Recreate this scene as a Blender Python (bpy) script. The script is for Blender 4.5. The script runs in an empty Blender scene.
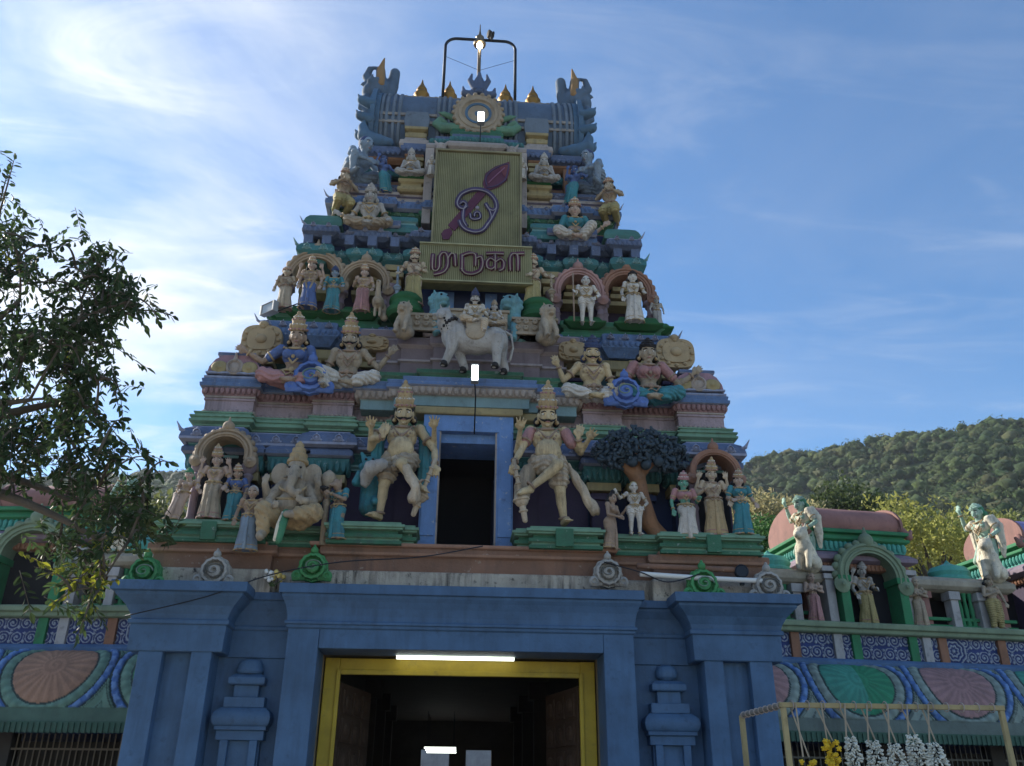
import bpy, math, random
import numpy as np
from mathutils import Vector, Matrix, noise as mnoise
random.seed(7); RNG = np.random.default_rng(7)
S = bpy.context.scene
rad = math.radians
# ---------------------------------------------------------------- camera
FPX, PITCH, ROLL, YAW = 870.0, 0.44522, 0.0083, 0.06497
CAM = np.array([-0.1734, -14.5, 1.6])
_R0 = np.array([math.cos(YAW), -math.sin(YAW), 0]); _F0 = np.array([math.sin(YAW), math.cos(YAW), 0]); _Z = np.array([0, 0, 1.0])
FWD = _F0*math.cos(PITCH) + _Z*math.sin(PITCH); _U0 = -_F0*math.sin(PITCH) + _Z*math.cos(PITCH)
RGT = _R0*math.cos(ROLL) + _U0*math.sin(ROLL); UPV = -_R0*math.sin(ROLL) + _U0*math.cos(ROLL)
cam = bpy.data.cameras.new('camera'); camo = bpy.data.objects.new('camera', cam); S.collection.objects.link(camo)
cam.sensor_width = 36; cam.lens = FPX/1024*36; cam.clip_start = 0.1; cam.clip_end = 5000
camo.matrix_world = Matrix(((RGT[0], UPV[0], -FWD[0], CAM[0]), (RGT[1], UPV[1], -FWD[1], CAM[1]), (RGT[2], UPV[2], -FWD[2], CAM[2]), (0, 0, 0, 1)))
S.camera = camo
# ---------------------------------------------------------------- sky, sun, exposure
SUN_EL, SUN_AZ = rad(29), rad(-56)          # azimuth measured from +Y towards +X
SUND = np.array([math.sin(SUN_AZ)*math.cos(SUN_EL), math.cos(SUN_AZ)*math.cos(SUN_EL), math.sin(SUN_EL)])
SKY_STRENGTH, SUN_STRENGTH, EXPOSURE = 0.105, 4.6, 0.85
W = bpy.data.worlds.new('World'); S.world = W; W.use_nodes = True
nt = W.node_tree; nt.nodes.clear()
def N(t, **kw):
    n = nt.nodes.new(t)
    for k, v in kw.items(): setattr(n, k, v)
    return n
def mth(op, a, b=None, c=None, clamp=False):
    n = N('ShaderNodeMath', operation=op, use_clamp=clamp)
    for i, v in enumerate((a, b, c)):
        if v is None: continue
        if isinstance(v, (int, float)): n.inputs[i].default_value = v
        else: nt.links.new(v, n.inputs[i])
    return n.outputs[0]
sky = N('ShaderNodeTexSky', sky_type='NISHITA', sun_disc=False, sun_elevation=SUN_EL, sun_rotation=SUN_AZ, altitude=200, air_density=1.0, dust_density=0.2, ozone_density=3.0)
tc = N('ShaderNodeTexCoord'); sx = N('ShaderNodeSeparateXYZ'); nt.links.new(tc.outputs['Generated'], sx.inputs[0])
zc = mth('MAXIMUM', sx.outputs[2], 0.08)
cmb = N('ShaderNodeCombineXYZ'); nt.links.new(mth('DIVIDE', sx.outputs[0], zc), cmb.inputs[0]); nt.links.new(mth('DIVIDE', sx.outputs[1], zc), cmb.inputs[1])
def cloud_layer(scale, stretch, rot, detail, dist, lo, hi, off):
    mp = N('ShaderNodeMapping'); mp.inputs['Rotation'].default_value = (0, 0, rot); mp.inputs['Scale'].default_value = (scale, scale*stretch, 1); mp.inputs['Location'].default_value = off
    nt.links.new(cmb.outputs[0], mp.inputs[0])
    nz = N('ShaderNodeTexNoise'); nz.inputs['Scale'].default_value = 1; nz.inputs['Detail'].default_value = detail; nz.inputs['Roughness'].default_value = 0.58; nz.inputs['Distortion'].default_value = dist
    nt.links.new(mp.outputs[0], nz.inputs['Vector'])
    mr = N('ShaderNodeMapRange', interpolation_type='SMOOTHSTEP'); mr.inputs[1].default_value = lo; mr.inputs[2].default_value = hi
    nt.links.new(nz.outputs[0], mr.inputs[0]); return mr.outputs[0]
dp = N('ShaderNodeVectorMath', operation='DOT_PRODUCT'); dp.inputs[1].default_value = tuple(SUND); nt.links.new(tc.outputs['Generated'], dp.inputs[0])
dsun = mth('MAXIMUM', dp.outputs['Value'], 0.0)
pdir = FWD+RGT*(-30-512)/FPX+UPV*(383-232)/FPX; pdir = pdir/np.linalg.norm(pdir)      # middle of the bright cirrus bank
dp2 = N('ShaderNodeVectorMath', operation='DOT_PRODUCT'); dp2.inputs[1].default_value = tuple(pdir); nt.links.new(tc.outputs['Generated'], dp2.inputs[0])
near = N('ShaderNodeMapRange', interpolation_type='SMOOTHSTEP'); near.inputs[1].default_value = 0.86; near.inputs[2].default_value = 1.0; nt.links.new(dp2.outputs['Value'], near.inputs[0])
c1 = cloud_layer(0.55, 1.7, rad(-35), 8, 0.8, 0.38, 0.72, (3.1, 0.4, 0))      # broad veil, mostly towards the sun
c2 = cloud_layer(1.5, 2.6, rad(-52), 9, 1.3, 0.46, 0.78, (0.3, 5.2, 0))       # finer streaks
veil = mth('ADD', mth('MULTIPLY', c1, mth('MULTIPLY_ADD', near.outputs[0], 0.85, 0.13)), mth('MULTIPLY', c2, mth('MULTIPLY_ADD', near.outputs[0], 0.30, 0.17)), clamp=True)
# unseen bright cloud added behind the viewer to put more light on the facade
rear_fill = N('ShaderNodeMapRange', interpolation_type='SMOOTHSTEP'); rear_fill.inputs[1].default_value = 0.05; rear_fill.inputs[2].default_value = -0.55; rear_fill.inputs[3].default_value = 0.0; rear_fill.inputs[4].default_value = 0.28; nt.links.new(sx.outputs[1], rear_fill.inputs[0])
veil = mth('MAXIMUM', veil, mth('MULTIPLY', rear_fill.outputs[0], mth('MULTIPLY_ADD', c1, 0.6, 0.4)))
bright = mth('ADD', 5.0, mth('ADD', mth('MULTIPLY', mth('POWER', dsun, 8.0), 4.0), mth('MULTIPLY', mth('POWER', dsun, 60.0), 14.0)))
cc = N('ShaderNodeVectorMath', operation='SCALE'); cc.inputs[0].default_value = (0.95, 0.98, 1.03); nt.links.new(bright, cc.inputs['Scale'])
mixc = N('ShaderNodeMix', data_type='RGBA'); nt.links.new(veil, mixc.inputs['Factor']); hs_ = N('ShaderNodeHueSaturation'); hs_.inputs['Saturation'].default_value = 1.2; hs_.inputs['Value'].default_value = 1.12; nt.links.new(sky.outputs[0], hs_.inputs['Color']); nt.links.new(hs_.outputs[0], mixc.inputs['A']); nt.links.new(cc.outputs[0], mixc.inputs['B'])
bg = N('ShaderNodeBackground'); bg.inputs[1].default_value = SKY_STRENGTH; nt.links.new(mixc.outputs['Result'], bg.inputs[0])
wo = N('ShaderNodeOutputWorld'); nt.links.new(bg.outputs[0], wo.inputs[0])
sl = bpy.data.lights.new('sun', 'SUN'); sl.energy = SUN_STRENGTH; sl.angle = rad(0.5); sl.color = (1, 0.93, 0.80)
so = bpy.data.objects.new('sun', sl); S.collection.objects.link(so); so.rotation_euler = Vector(tuple(-SUND)).to_track_quat('-Z', 'Y').to_euler()
S.view_settings.view_transform = 'Standard'; S.view_settings.look = 'None'; S.view_settings.exposure = EXPOSURE; S.view_settings.gamma = 1
S.render.film_transparent = False
S.cycles.max_bounces = 8; S.cycles.diffuse_bounces = 4; S.cycles.caustics_reflective = False; S.cycles.caustics_refractive = False

# ---------------------------------------------------------------- helpers
def at(px, py, Y):
    """world point on the plane y = Y seen at that pixel of the photograph"""
    d = FWD + RGT*(px-512)/FPX + UPV*(383-py)/FPX
    return CAM + d*(Y-CAM[1])/d[1]
def at_plane(px, py, P0, n):
    d = FWD + RGT*(px-512)/FPX + UPV*(383-py)/FPX
    return CAM + d*(np.dot(np.array(P0)-CAM, n)/np.dot(d, n))
def at_dist(px, py, dist):
    d = FWD + RGT*(px-512)/FPX + UPV*(383-py)/FPX
    return CAM + d/np.linalg.norm(d)*dist

def unit(v):
    v = np.asarray(v, float); n = np.linalg.norm(v); return v/n if n > 1e-9 else np.array([0, 0, 1.0])
def frame(ax):
    ax = unit(ax); ref = np.array([0, 1.0, 0]) if abs(ax[1]) < 0.9 else np.array([1.0, 0, 0])
    u = unit(np.cross(ref, ax)); return u, np.cross(ax, u), ax
class MB:
    """collects shapes; build() links them as ONE mesh object"""
    def __init__(s): s.v = []; s.f = []
    def add(s, vs, fs):
        b = len(s.v); s.v.extend([tuple(map(float, p)) for p in vs]); s.f.extend([tuple(i+b for i in q) for q in fs]); return s
    def box(s, x0, x1, y0, y1, z0, z1):
        return s.add([(x, y, z) for z in (z0, z1) for x, y in ((x0, y0), (x1, y0), (x1, y1), (x0, y1))],
                     [(3, 2, 1, 0), (4, 5, 6, 7), (0, 1, 5, 4), (1, 2, 6, 5), (2, 3, 7, 6), (3, 0, 4, 7)])
    def rings(s, rs, cap=True, closed=False):
        n = len(rs[0]); vs = [p for r in rs for p in r]; fs = []
        m = len(rs)
        for i in range(m if closed else m-1):
            a, b = i*n, ((i+1) % m)*n
            fs += [(a+j, a+(j+1) % n, b+(j+1) % n, b+j) for j in range(n)]
        if cap and not closed: fs += [tuple(range(n))[::-1], tuple(range((m-1)*n, m*n))]
        return s.add(vs, fs)
    def tube(s, pts, r, seg=8, closed=False, flat=1.0):
        pts = [np.asarray(p, float) for p in pts]; m = len(pts); rs = []
        pu = None
        for i, p in enumerate(pts):
            a = pts[(i-1) % m] if (closed or i > 0) else p; b = pts[(i+1) % m] if (closed or i < m-1) else p
            t = unit(b-a)
            if pu is None: pu = frame(t)[0]
            u = unit(pu - t*np.dot(pu, t)); w = np.cross(t, u); pu = u
            rr = r[i] if hasattr(r, '__len__') else r
            rs.append([p + u*rr*math.cos(2*math.pi*k/seg) + w*rr*flat*math.sin(2*math.pi*k/seg) for k in range(seg)])
        return s.rings(rs, True, closed)
    def capsule(s, a, b, ra, rb, seg=10):
        a = np.asarray(a, float); b = np.asarray(b, float); u, w, t = frame(b-a); rs = []
        for c, r, angs in ((a, ra, (-80, -50, -20)), (b, rb, (20, 50, 80))):
            for g in angs:
                cr, cz = r*math.cos(rad(g)), r*math.sin(rad(g))
                rs.append([c + t*cz + u*cr*math.cos(2*math.pi*k/seg) + w*cr*math.sin(2*math.pi*k/seg) for k in range(seg)])
        return s.rings(rs)
    def chain(s, pts, rs, seg=10):
        for i in range(len(pts)-1): s.capsule(pts[i], pts[i+1], rs[i], rs[i+1], seg)
        return s
    def ball(s, c, r, seg=12, rows=8, rot=None):
        r = (r, r, r) if not hasattr(r, '__len__') else r; c = np.asarray(c, float); rs = []
        for i in range(rows+1):
            th = math.pi*(0.04+0.92*i/rows); q = []
            for k in range(seg):
                ph = 2*math.pi*k/seg; p = np.array([r[0]*math.sin(th)*math.cos(ph), r[1]*math.sin(th)*math.sin(ph), -r[2]*math.cos(th)])
                q.append(c + (rot @ p if rot is not None else p))
            rs.append(q)
        return s.rings(rs)
    def lathe(s, prof, c=(0, 0, 0), seg=16, sx=1, sy=1, axis=None, lobes=0, lobe=0.0):
        c = np.asarray(c, float)
        u, w, t = (np.array([1., 0, 0]), np.array([0, 1., 0]), np.array([0, 0, 1.])) if axis is None else frame(axis)
        return s.rings([[c + t*z + (u*sx*math.cos(2*math.pi*k/seg) + w*sy*math.sin(2*math.pi*k/seg))*max(r, 1e-4)*(1+lobe*math.cos(lobes*2*math.pi*k/seg)) for k in range(seg)] for r, z in prof])
    def prism(s, poly, y0, y1, ax='y'):
        """polygon in (x,z) extruded along y (ax='y'), or (y,z) along x (ax='x')"""
        n = len(poly)
        P = (lambda p, d: (p[0], d, p[1])) if ax == 'y' else (lambda p, d: (d, p[0], p[1]))
        return s.add([P(p, y0) for p in poly]+[P(p, y1) for p in poly], [tuple(range(n)), tuple(range(2*n-1, n-1, -1))]+[(i, i+n, (i+1) % n+n, (i+1) % n) for i in range(n)])
    def band(s, outer, inner, y0, y1):
        """strip between two open (x,z) polylines, extruded in y: arches"""
        n = len(outer)
        vs = [(p[0], y, p[1]) for y in (y0, y1) for q in (outer, inner) for p in q]; fs = []
        for i in range(n-1):
            o0, i0, o1, i1 = i, n+i, 2*n+i, 3*n+i
            fs += [(o0, o0+1, i0+1, i0), (o1, i1, i1+1, o1+1), (o0, o1, o1+1, o0+1), (i0, i0+1, i1+1, i1)]
        fs += [(0, n, 3*n, 2*n), (n-1, 3*n-1, 4*n-1, 2*n-1)]
        return s.add(vs, fs)
    def sweep(s, outline, prof):
        """closed ccw plan outline swept up a profile of (offset, z)"""
        n = len(outline); P = np.array(outline, float); mit = []
        for i in range(n):
            e0 = unit(P[i]-P[i-1]); e1 = unit(P[(i+1) % n]-P[i])
            n0 = np.array([e0[1], -e0[0]]); n1 = np.array([e1[1], -e1[0]])
            mit.append((n0+n1)/max(1+np.dot(n0, n1), 0.3))
        mit = np.array(mit)
        return s.rings([[(q[0], q[1], z) for q in P+mit*o] for o, z in prof])
    def build(s, name, mat, parent=None, smooth=False, bevel=0, loc=None, coll=None):
        me = bpy.data.meshes.new(name); me.from_pydata(s.v, [], s.f); me.update()
        import bmesh
        bm = bmesh.new(); bm.from_mesh(me); bmesh.ops.recalc_face_normals(bm, faces=bm.faces); bm.to_mesh(me); bm.free()
        return link(name, me, mat, parent, smooth, bevel)
def link(name, me, mat, parent=None, smooth=False, bevel=0):
    o = bpy.data.objects.new(name, me); S.collection.objects.link(o)
    if mat: me.materials.append(mat)
    if parent: o.parent = parent
    if smooth is True:
        me.polygons.foreach_set('use_smooth', [True]*len(me.polygons))
    elif smooth:
        me.polygons.foreach_set('use_smooth', [True]*len(me.polygons)); me.set_sharp_from_angle(angle=rad(smooth))
    if bevel:
        b = o.modifiers.new('bevel', 'BEVEL'); b.width = bevel; b.segments = 2; b.limit_method = 'ANGLE'; b.angle_limit = rad(35)
    return o
def remeshed(mb, name, mat, parent, vox, smooth_it=3, fold=None):
    """fuse overlapping shapes into one continuous sculpted surface"""
    me = bpy.data.meshes.new('raw'); me.from_pydata(mb.v, [], mb.f); me.update()
    import bmesh
    bm = bmesh.new(); bm.from_mesh(me); bmesh.ops.recalc_face_normals(bm, faces=bm.faces); bm.to_mesh(me); bm.free()
    o = bpy.data.objects.new('raw', me); S.collection.objects.link(o)
    r = o.modifiers.new('r', 'REMESH'); r.mode = 'VOXEL'; r.voxel_size = vox
    if smooth_it:
        sm = o.modifiers.new('s', 'SMOOTH'); sm.iterations = smooth_it; sm.factor = 0.5
    dg = bpy.context.evaluated_depsgraph_get()
    m2 = bpy.data.meshes.new_from_object(o.evaluated_get(dg)); bpy.data.objects.remove(o); bpy.data.meshes.remove(me)
    m2.name = name
    if fold:
        n = len(m2.vertices); co = np.empty(n*3); no = np.empty(n*3); m2.vertices.foreach_get('co', co); m2.vertices.foreach_get('normal', no)
        co = co.reshape(-1, 3); no = no.reshape(-1, 3); co = co + no*fold(co)[:, None]; m2.vertices.foreach_set('co', co.ravel()); m2.update()
    return link(name, m2, mat, parent, True)
def thing(name, label, cat, loc=(0, 0, 0), rz=0.0, group=None):
    o = bpy.data.objects.new(name, None); S.collection.objects.link(o); o.location = tuple(map(float, loc)); o.rotation_euler = (0, 0, rz); o.empty_display_size = 0.2
    o['label'] = label; o['category'] = cat
    if group: o['group'] = group
    return o
def tag(o, label, cat, group=None):
    o['label'] = label; o['category'] = cat
    if group: o['group'] = group
    return o
def setting(o, kind='structure'):
    o['kind'] = kind; return o

# ---------------------------------------------------------------- materials
MATS = {}
def paint(key, rgb, wear=0.5, rough=0.75, bump=0.25, scale=1.0, coarse=0.0, grime=(0.055, 0.05, 0.05), spec=0.3, metal=0.0, chip=None):
    """old painted plaster: mottled tone, rain streaks, patches of grime, fine bump"""
    if key in MATS: return MATS[key]
    m = bpy.data.materials.new(key); m.use_nodes = True; t = m.node_tree; b = t.nodes['Principled BSDF']
    def n(k, **kw):
        q = t.nodes.new(k)
        for a, v in kw.items(): setattr(q, a, v)
        return q
    g = n('ShaderNodeNewGeometry'); 
    def nz(sc, det, rg=0.6, vec=None):
        q = n('ShaderNodeTexNoise'); q.inputs['Scale'].default_value = sc; q.inputs['Detail'].default_value = det; q.inputs['Roughness'].default_value = rg
        t.links.new(vec or g.outputs['Position'], q.inputs['Vector']); return q.outputs[0]
    def rng(x, a, c, d=0.0, e=1.0):
        q = n('ShaderNodeMapRange'); q.inputs[1].default_value = a; q.inputs[2].default_value = c; q.inputs[3].default_value = d; q.inputs[4].default_value = e; t.links.new(x, q.inputs[0]); return q.outputs[0]
    def mul(a, c):
        q = n('ShaderNodeMath', operation='MULTIPLY'); t.links.new(a, q.inputs[0])
        if isinstance(c, float): q.inputs[1].default_value = c
        else: t.links.new(c, q.inputs[1])
        return q.outputs[0]
    mp = n('ShaderNodeMapping'); mp.inputs['Scale'].default_value = (7, 7, 0.7); t.links.new(g.outputs['Position'], mp.inputs[0])
    tone = rng(nz(1.7*scale, 5), 0.3, 0.7, 0.78, 1.16)
    base = n('ShaderNodeVectorMath', operation='SCALE'); base.inputs[0].default_value = rgb; t.links.new(tone, base.inputs['Scale'])
    streak = mul(rng(nz(1.0*scale, 6, 0.65, mp.outputs[0]), 0.45, 0.75), rng(nz(0.8, 3), 0.4, 0.62))
    patch = rng(nz(5.5*scale, 8, 0.7), 0.55, 0.74)
    q = n('ShaderNodeMath', operation='MAXIMUM'); t.links.new(streak, q.inputs[0]); t.links.new(patch, q.inputs[1])
    fac = mul(q.outputs[0], float(wear))
    mx = n('ShaderNodeMix', data_type='RGBA'); t.links.new(fac, mx.inputs['Factor']); t.links.new(base.outputs[0], mx.inputs['A']); mx.inputs['B'].default_value = (*grime, 1)
    col = mx.outputs['Result']
    if chip:
        m3 = n('ShaderNodeMix', data_type='RGBA'); t.links.new(mul(rng(nz(9*scale, 7, 0.7), 0.62, 0.66), 0.8), m3.inputs['Factor']); t.links.new(col, m3.inputs['A']); m3.inputs['B'].default_value = (*chip, 1); col = m3.outputs['Result']
    t.links.new(col, b.inputs['Base Color'])
    b.inputs['Roughness'].default_value = rough; b.inputs['Specular IOR Level'].default_value = spec; b.inputs['Metallic'].default_value = metal
    bp = n('ShaderNodeBump'); bp.inputs['Strength'].default_value = bump; bp.inputs['Distance'].default_value = 0.02; t.links.new(nz(28*scale, 6), bp.inputs['Height'])
    if coarse:      # hand-modelled unevenness
        b2 = n('ShaderNodeBump'); b2.inputs['Strength'].default_value = coarse; b2.inputs['Distance'].default_value = 0.06; t.links.new(nz(8.5, 4, .65), b2.inputs['Height']); t.links.new(b2.outputs[0], bp.inputs['Normal'])
    t.links.new(bp.outputs[0], b.inputs['Normal'])
    MATS[key] = m; return m
def plain(key, rgb, rough=0.5, metal=0.0, emit=0.0, spec=0.4):
    if key in MATS: return MATS[key]
    m = bpy.data.materials.new(key); m.use_nodes = True; b = m.node_tree.nodes['Principled BSDF']
    b.inputs['Base Color'].default_value = (*rgb, 1); b.inputs['Roughness'].default_value = rough; b.inputs['Metallic'].default_value = metal; b.inputs['Specular IOR Level'].default_value = spec
    if emit: b.inputs['Emission Color'].default_value = (*rgb, 1); b.inputs['Emission Strength'].default_value = emit
    MATS[key] = m; return m
def attr_paint(key, wear=0.45, attr='pigment', grime=(.055, .05, .05)):
    """painted relief whose pigments are stored on the mesh, aged the same way as the plain paint"""
    if key in MATS: return MATS[key]
    m = paint(key, (1, 1, 1), wear=wear, bump=0.3, grime=grime); t = m.node_tree
    a = t.nodes.new('ShaderNodeAttribute'); a.attribute_name = attr
    v = [x for x in t.nodes if x.type == 'VECT_MATH'][0]; t.links.new(a.outputs['Color'], v.inputs[0]); return m
# ---------------------------------------------------------------- paints of the place
BLUE = paint('gate_blue', (0.060, 0.122, 0.225), wear=0.6, rough=0.6, coarse=.12, bump=0.2, grime=(0.025, 0.045, 0.08))
BLUE2 = paint('cornice_blue', (0.10, 0.165, 0.31), coarse=.45, wear=0.7, chip=(0.3, 0.3, 0.32))
VIOLET = paint('eave_violet', (0.10, 0.135, 0.23), coarse=.45, wear=0.75, chip=(0.28, 0.28, 0.32))
NAVY = paint('wall_navy', (0.028, 0.04, 0.10), wear=0.4)
PLUM = paint('wall_plum', (0.05, 0.035, 0.07), wear=0.4)
GREEN = paint('band_green', (0.042, 0.135, 0.080), coarse=.45, wear=0.65, chip=(0.25, 0.3, 0.26))
DGREEN = paint('pedestal_green', (0.02, 0.10, 0.035), wear=0.4)
TEAL = paint('band_teal', (0.05, 0.165, 0.175), coarse=.45, wear=0.7, chip=(0.26, 0.30, 0.30))
PINK = paint('wall_pink', (0.31, 0.24, 0.265), coarse=.45, wear=0.75)
DPINK = paint('petal_pink', (0.28, 0.17, 0.18), coarse=.45, wear=0.65)
CREAM = paint('petal_cream', (0.34, 0.29, 0.26), coarse=.45, wear=0.65)
OCHRE = paint('lintel_ochre', (0.31, 0.25, 0.13), wear=0.65)
ORANGE = paint('band_orange', (0.25, 0.13, 0.075), wear=0.6)
BROWN = paint('ledge_brown', (0.20, 0.11, 0.075), coarse=.45, wear=0.6, chip=(0.3, 0.24, 0.2))
PLASTER = paint('parapet_plaster', (0.42, 0.38, 0.32), wear=1.6, bump=0.8, scale=1.5, coarse=.6, grime=(.035, .03, .028))
ARCHM = paint('arch_terracotta', (0.28, 0.15, 0.105), coarse=.45, wear=0.6)
ARCHC = paint('arch_buff', (0.34, 0.255, 0.175), coarse=.45, wear=0.65)
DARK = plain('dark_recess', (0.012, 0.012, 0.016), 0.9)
GOLD = plain('gilded_copper', (0.27, 0.155, 0.05), 0.55, 0.9)
STEELB = plain('black_iron', (0.02, 0.025, 0.035), 0.5, 0.6)
YELLOW = paint('frame_yellow', (0.46, 0.32, 0.03), wear=0.45, rough=0.5, bump=0.1)
KHAKI = paint('reveal_khaki', (0.22, 0.17, 0.10), wear=0.5)
WOOD = paint('carved_wood', (0.07, 0.04, 0.025), wear=0.3)
LAMPW = plain('lamp_face', (0.95, 1.0, 0.95), 0.4, 0, 9.0)
GREY = paint('rosette_grey', (0.33, 0.32, 0.30), coarse=.45, wear=0.7, bump=0.5)
ROSG = paint('rosette_green', (0.06, 0.24, 0.09), coarse=.45, wear=0.35)

LINED = dict(cornice_blue=(.24, .27, .38), eave_violet=(.26, .28, .38), band_green=(.15, .27, .19), band_teal=(.16, .30, .31), plinth_deepgreen=(.10, .24, .16), band_ivory=(.18, .17, .24), block_mauve=(.34, .29, .30), ledge_brown=(.30, .18, .13), band_greyteal=(.28, .34, .34))
def plan(bays, back):
    """bays: (half width, front y) from the middle outwards"""
    b = sorted(bays)
    if back == 8.6: back = 8.3-min(q[1] for q in b)      # the tower steps back on its far side too
    L = [(-b[-1][0], back)]
    for i in range(len(b)-1, -1, -1):
        L.append((-b[i][0], b[i][1]))
        if i: L.append((-b[i-1][0], b[i][1]))
    Rr = []
    for i in range(len(b)):
        if i: Rr.append((b[i-1][0], b[i][1]))
        Rr.append((b[i][0], b[i][1]))
    Rr.append((b[-1][0], back)); return L+Rr
def segplan(segs, back, sgn=1):
    """contiguous (x0, x1, y) runs on one side"""
    pts = []
    for x0, x1, y in segs: pts += [(x0, y), (x1, y)]
    pts = [(segs[0][0], back)]+pts+[(segs[-1][1], back)]
    if sgn < 0: pts = [(-x, y) for x, y in pts][::-1]
    return pts
def petals(m, outline, off, z0, z1, w, depth=0.05, sides=True):
    """row of rounded petals hung along the front and side edges of a plan"""
    n = len(outline); P = np.array(outline, float)
    for i in range(n):
        a, b = P[i], P[(i+1) % n]; e = unit(b-a); nr = np.array([e[1], -e[0]])
        if nr[1] > 0.5 or (not sides and abs(nr[0]) > 0.5): continue
        prev = unit(P[i]-P[i-1]); nxt = unit(P[(i+2) % n]-P[(i+1) % n])
        # mitred ends
        s0 = off*np.dot([prev[1], -prev[0]], e)*1.0; s1 = off*np.dot([nxt[1], -nxt[0]], e)
        a2 = a + nr*off - e*(-s0); b2 = b + nr*off + e*s1
        ln = np.dot(b2-a2, e)
        if ln < w*0.6: continue
        if abs(nr[0]) > 0.5: ln = min(ln, 2.5); a2 = b2-e*ln if nr[0] < 0 else a2
        k = max(1, int(round(ln/w)))
        for j in range(k):
            c = a2 + e*ln*(j+0.5)/k
            hw = ln/k*0.46
            rs = []
            for t, q in ((0, 0.55), (0.25, 1.0), (0.6, 0.95), (0.88, 0.6), (1, 0.12)):
                z = z1-(z1-z0)*t
                rs.append([np.array([*(c + e*hw*q*math.cos(g) + nr*(depth*q*math.sin(g) if math.sin(g) > 0 else -0.02)), z]) for g in (0, rad(45), rad(90), rad(135), rad(180), rad(270))])
            m.rings(rs)
def kudus(m, outline, off, z, s, step):
    """little horse-shoe ornaments along the front edges, an upturned leaf at the outer corners"""
    n = len(outline); P = np.array(outline, float)
    for i in range(n):
        a, b = P[i], P[(i+1) % n]; e = unit(b-a); nr = np.array([e[1], -e[0]]); ln = np.linalg.norm(b-a)
        if nr[1] > -.5 or ln < step*.6: continue
        k = max(1, int(round(ln/step)))
        for j in range(k):
            c = a+e*ln*(j+.5)/k+nr*off; c = np.array([c[0], c[1], z])
            m.lathe([(s, -.03), (s, .02), (s*.72, .045), (s*.55, .01), (s*.3, .03), (.01, .04)], c, 12, axis=(0, -1, 0)); m.capsule(c+[0, 0, s*.8], c+[0, -.01, s*1.55], s*.35, s*.08, 6)
            for q in (-1, 1): m.ball(c+np.array([q*s*1.05, 0, -s*.55]), (s*.42, .03, s*.36), 8, 5)
    xs = P[:, 0]; fy = P[:, 1].min()
    for q in (xs.min(), xs.max()):
        g = 1 if q > 0 else -1; y = P[np.abs(xs-q) < 1e-6][:, 1].min(); c = np.array([q+g*off, y-off, z+s*.3]); m.chain([c-[g*.12, -.1, .02], c+[0, 0, .03], c+[g*.07, -.05, .16]], [s*.55, s*.5, s*.1], 8)
def mould(parent, name, mat, outline, prof, bevel=0.012, petal=None, kudu=None):
    m = MB(); m.sweep(outline, prof); nq = len(outline)
    if petal: petals(m, outline, *petal)
    nf0 = len(m.f)
    if kudu: kudus(m, outline, *kudu)
    o = m.build(name, mat, parent, False, bevel)
    if mat.name in LINED:      # narrow fillets are picked out in a chalkier tone of the same paint
        r_, g_, b_ = LINED[mat.name]; o.data.materials.append(paint(mat.name+'_fillet', (r_, g_, b_), wear=.6)); k = 0
        idx = [0]*len(o.data.polygons)
        for i in range(len(prof)-1):
            if abs(prof[i+1][1]-prof[i][1]) < .055:
                for j in range(nq): idx[i*nq+j] = 1
        if kudu: idx[nf0:] = [1]*(len(idx)-nf0)
        o.data.polygons.foreach_set('material_index', idx)
    return o
def slab(o, z0, z1): return [(o, z0), (o, z1)]
def kapota(o, z0, z1):
    h = z1-z0
    return [(o-0.10, z0), (o, z0+0.03), (o, z0+h*0.22), (o-0.02, z0+h*0.5), (o-0.07, z0+h*0.75), (o-0.16, z1-0.02), (o-0.17, z1)]

# ---------------------------------------------------------------- ground
SAND = paint('ground_concrete', (0.36, 0.32, 0.27), wear=0.5, scale=0.5)
g = MB(); g.box(-500, 600, -58, 690, -1.0, 0.0); setting(g.build('ground', SAND))
PAVE = paint('paving_stone', (0.27, 0.25, 0.23), wear=0.4)
g = MB(); g.box(-2.2, 2.2, -14, 30, -0.05, 0.012); setting(g.build('paved_path', PAVE))

# ---------------------------------------------------------------- blue gateway
gate = thing('gateway', 'wide royal blue gateway with yellow framed dark entrance under the tower', 'gateway')
cap_prof = [(0.0, 3.98), (0.03, 4.0), (0.03, 4.04), (0.06, 4.05), (0.06, 4.09), (0.03, 4.10), (0.035, 4.18), (0.06, 4.30), (0.10, 4.40), (0.135, 4.46), (0.135, 4.50), (0.18, 4.51), (0.18, 4.66)]
for sg in (-1, 1):
    m = MB(); x0, x1 = sorted((sg*2.25, sg*2.74)); m.box(x0, x1, -0.3, 0.42, 0, 4.0); m.build('jamb', BLUE, gate, False, 0.012)
m = MB(); m.box(-2.247, 2.247, -0.297, 0.42, 3.69, 4.0); m.build('lintel', BLUE, gate, False, 0.012)
mould(gate, 'cornice', BLUE, [(-2.74, 0.6), (-2.74, -0.3), (2.74, -0.3), (2.74, 0.6)], cap_prof, 0.008)
side_prof = [(0.0, 3.60), (0.015, 3.61), (0.03, 3.95), (0.03, 4.0), (0.07, 4.01), (0.07, 4.07), (0.04, 4.08), (0.06, 4.16), (0.13, 4.28), (0.21, 4.36), (0.27, 4.42), (0.27, 4.46), (0.34, 4.47), (0.34, 4.62)]
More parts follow.
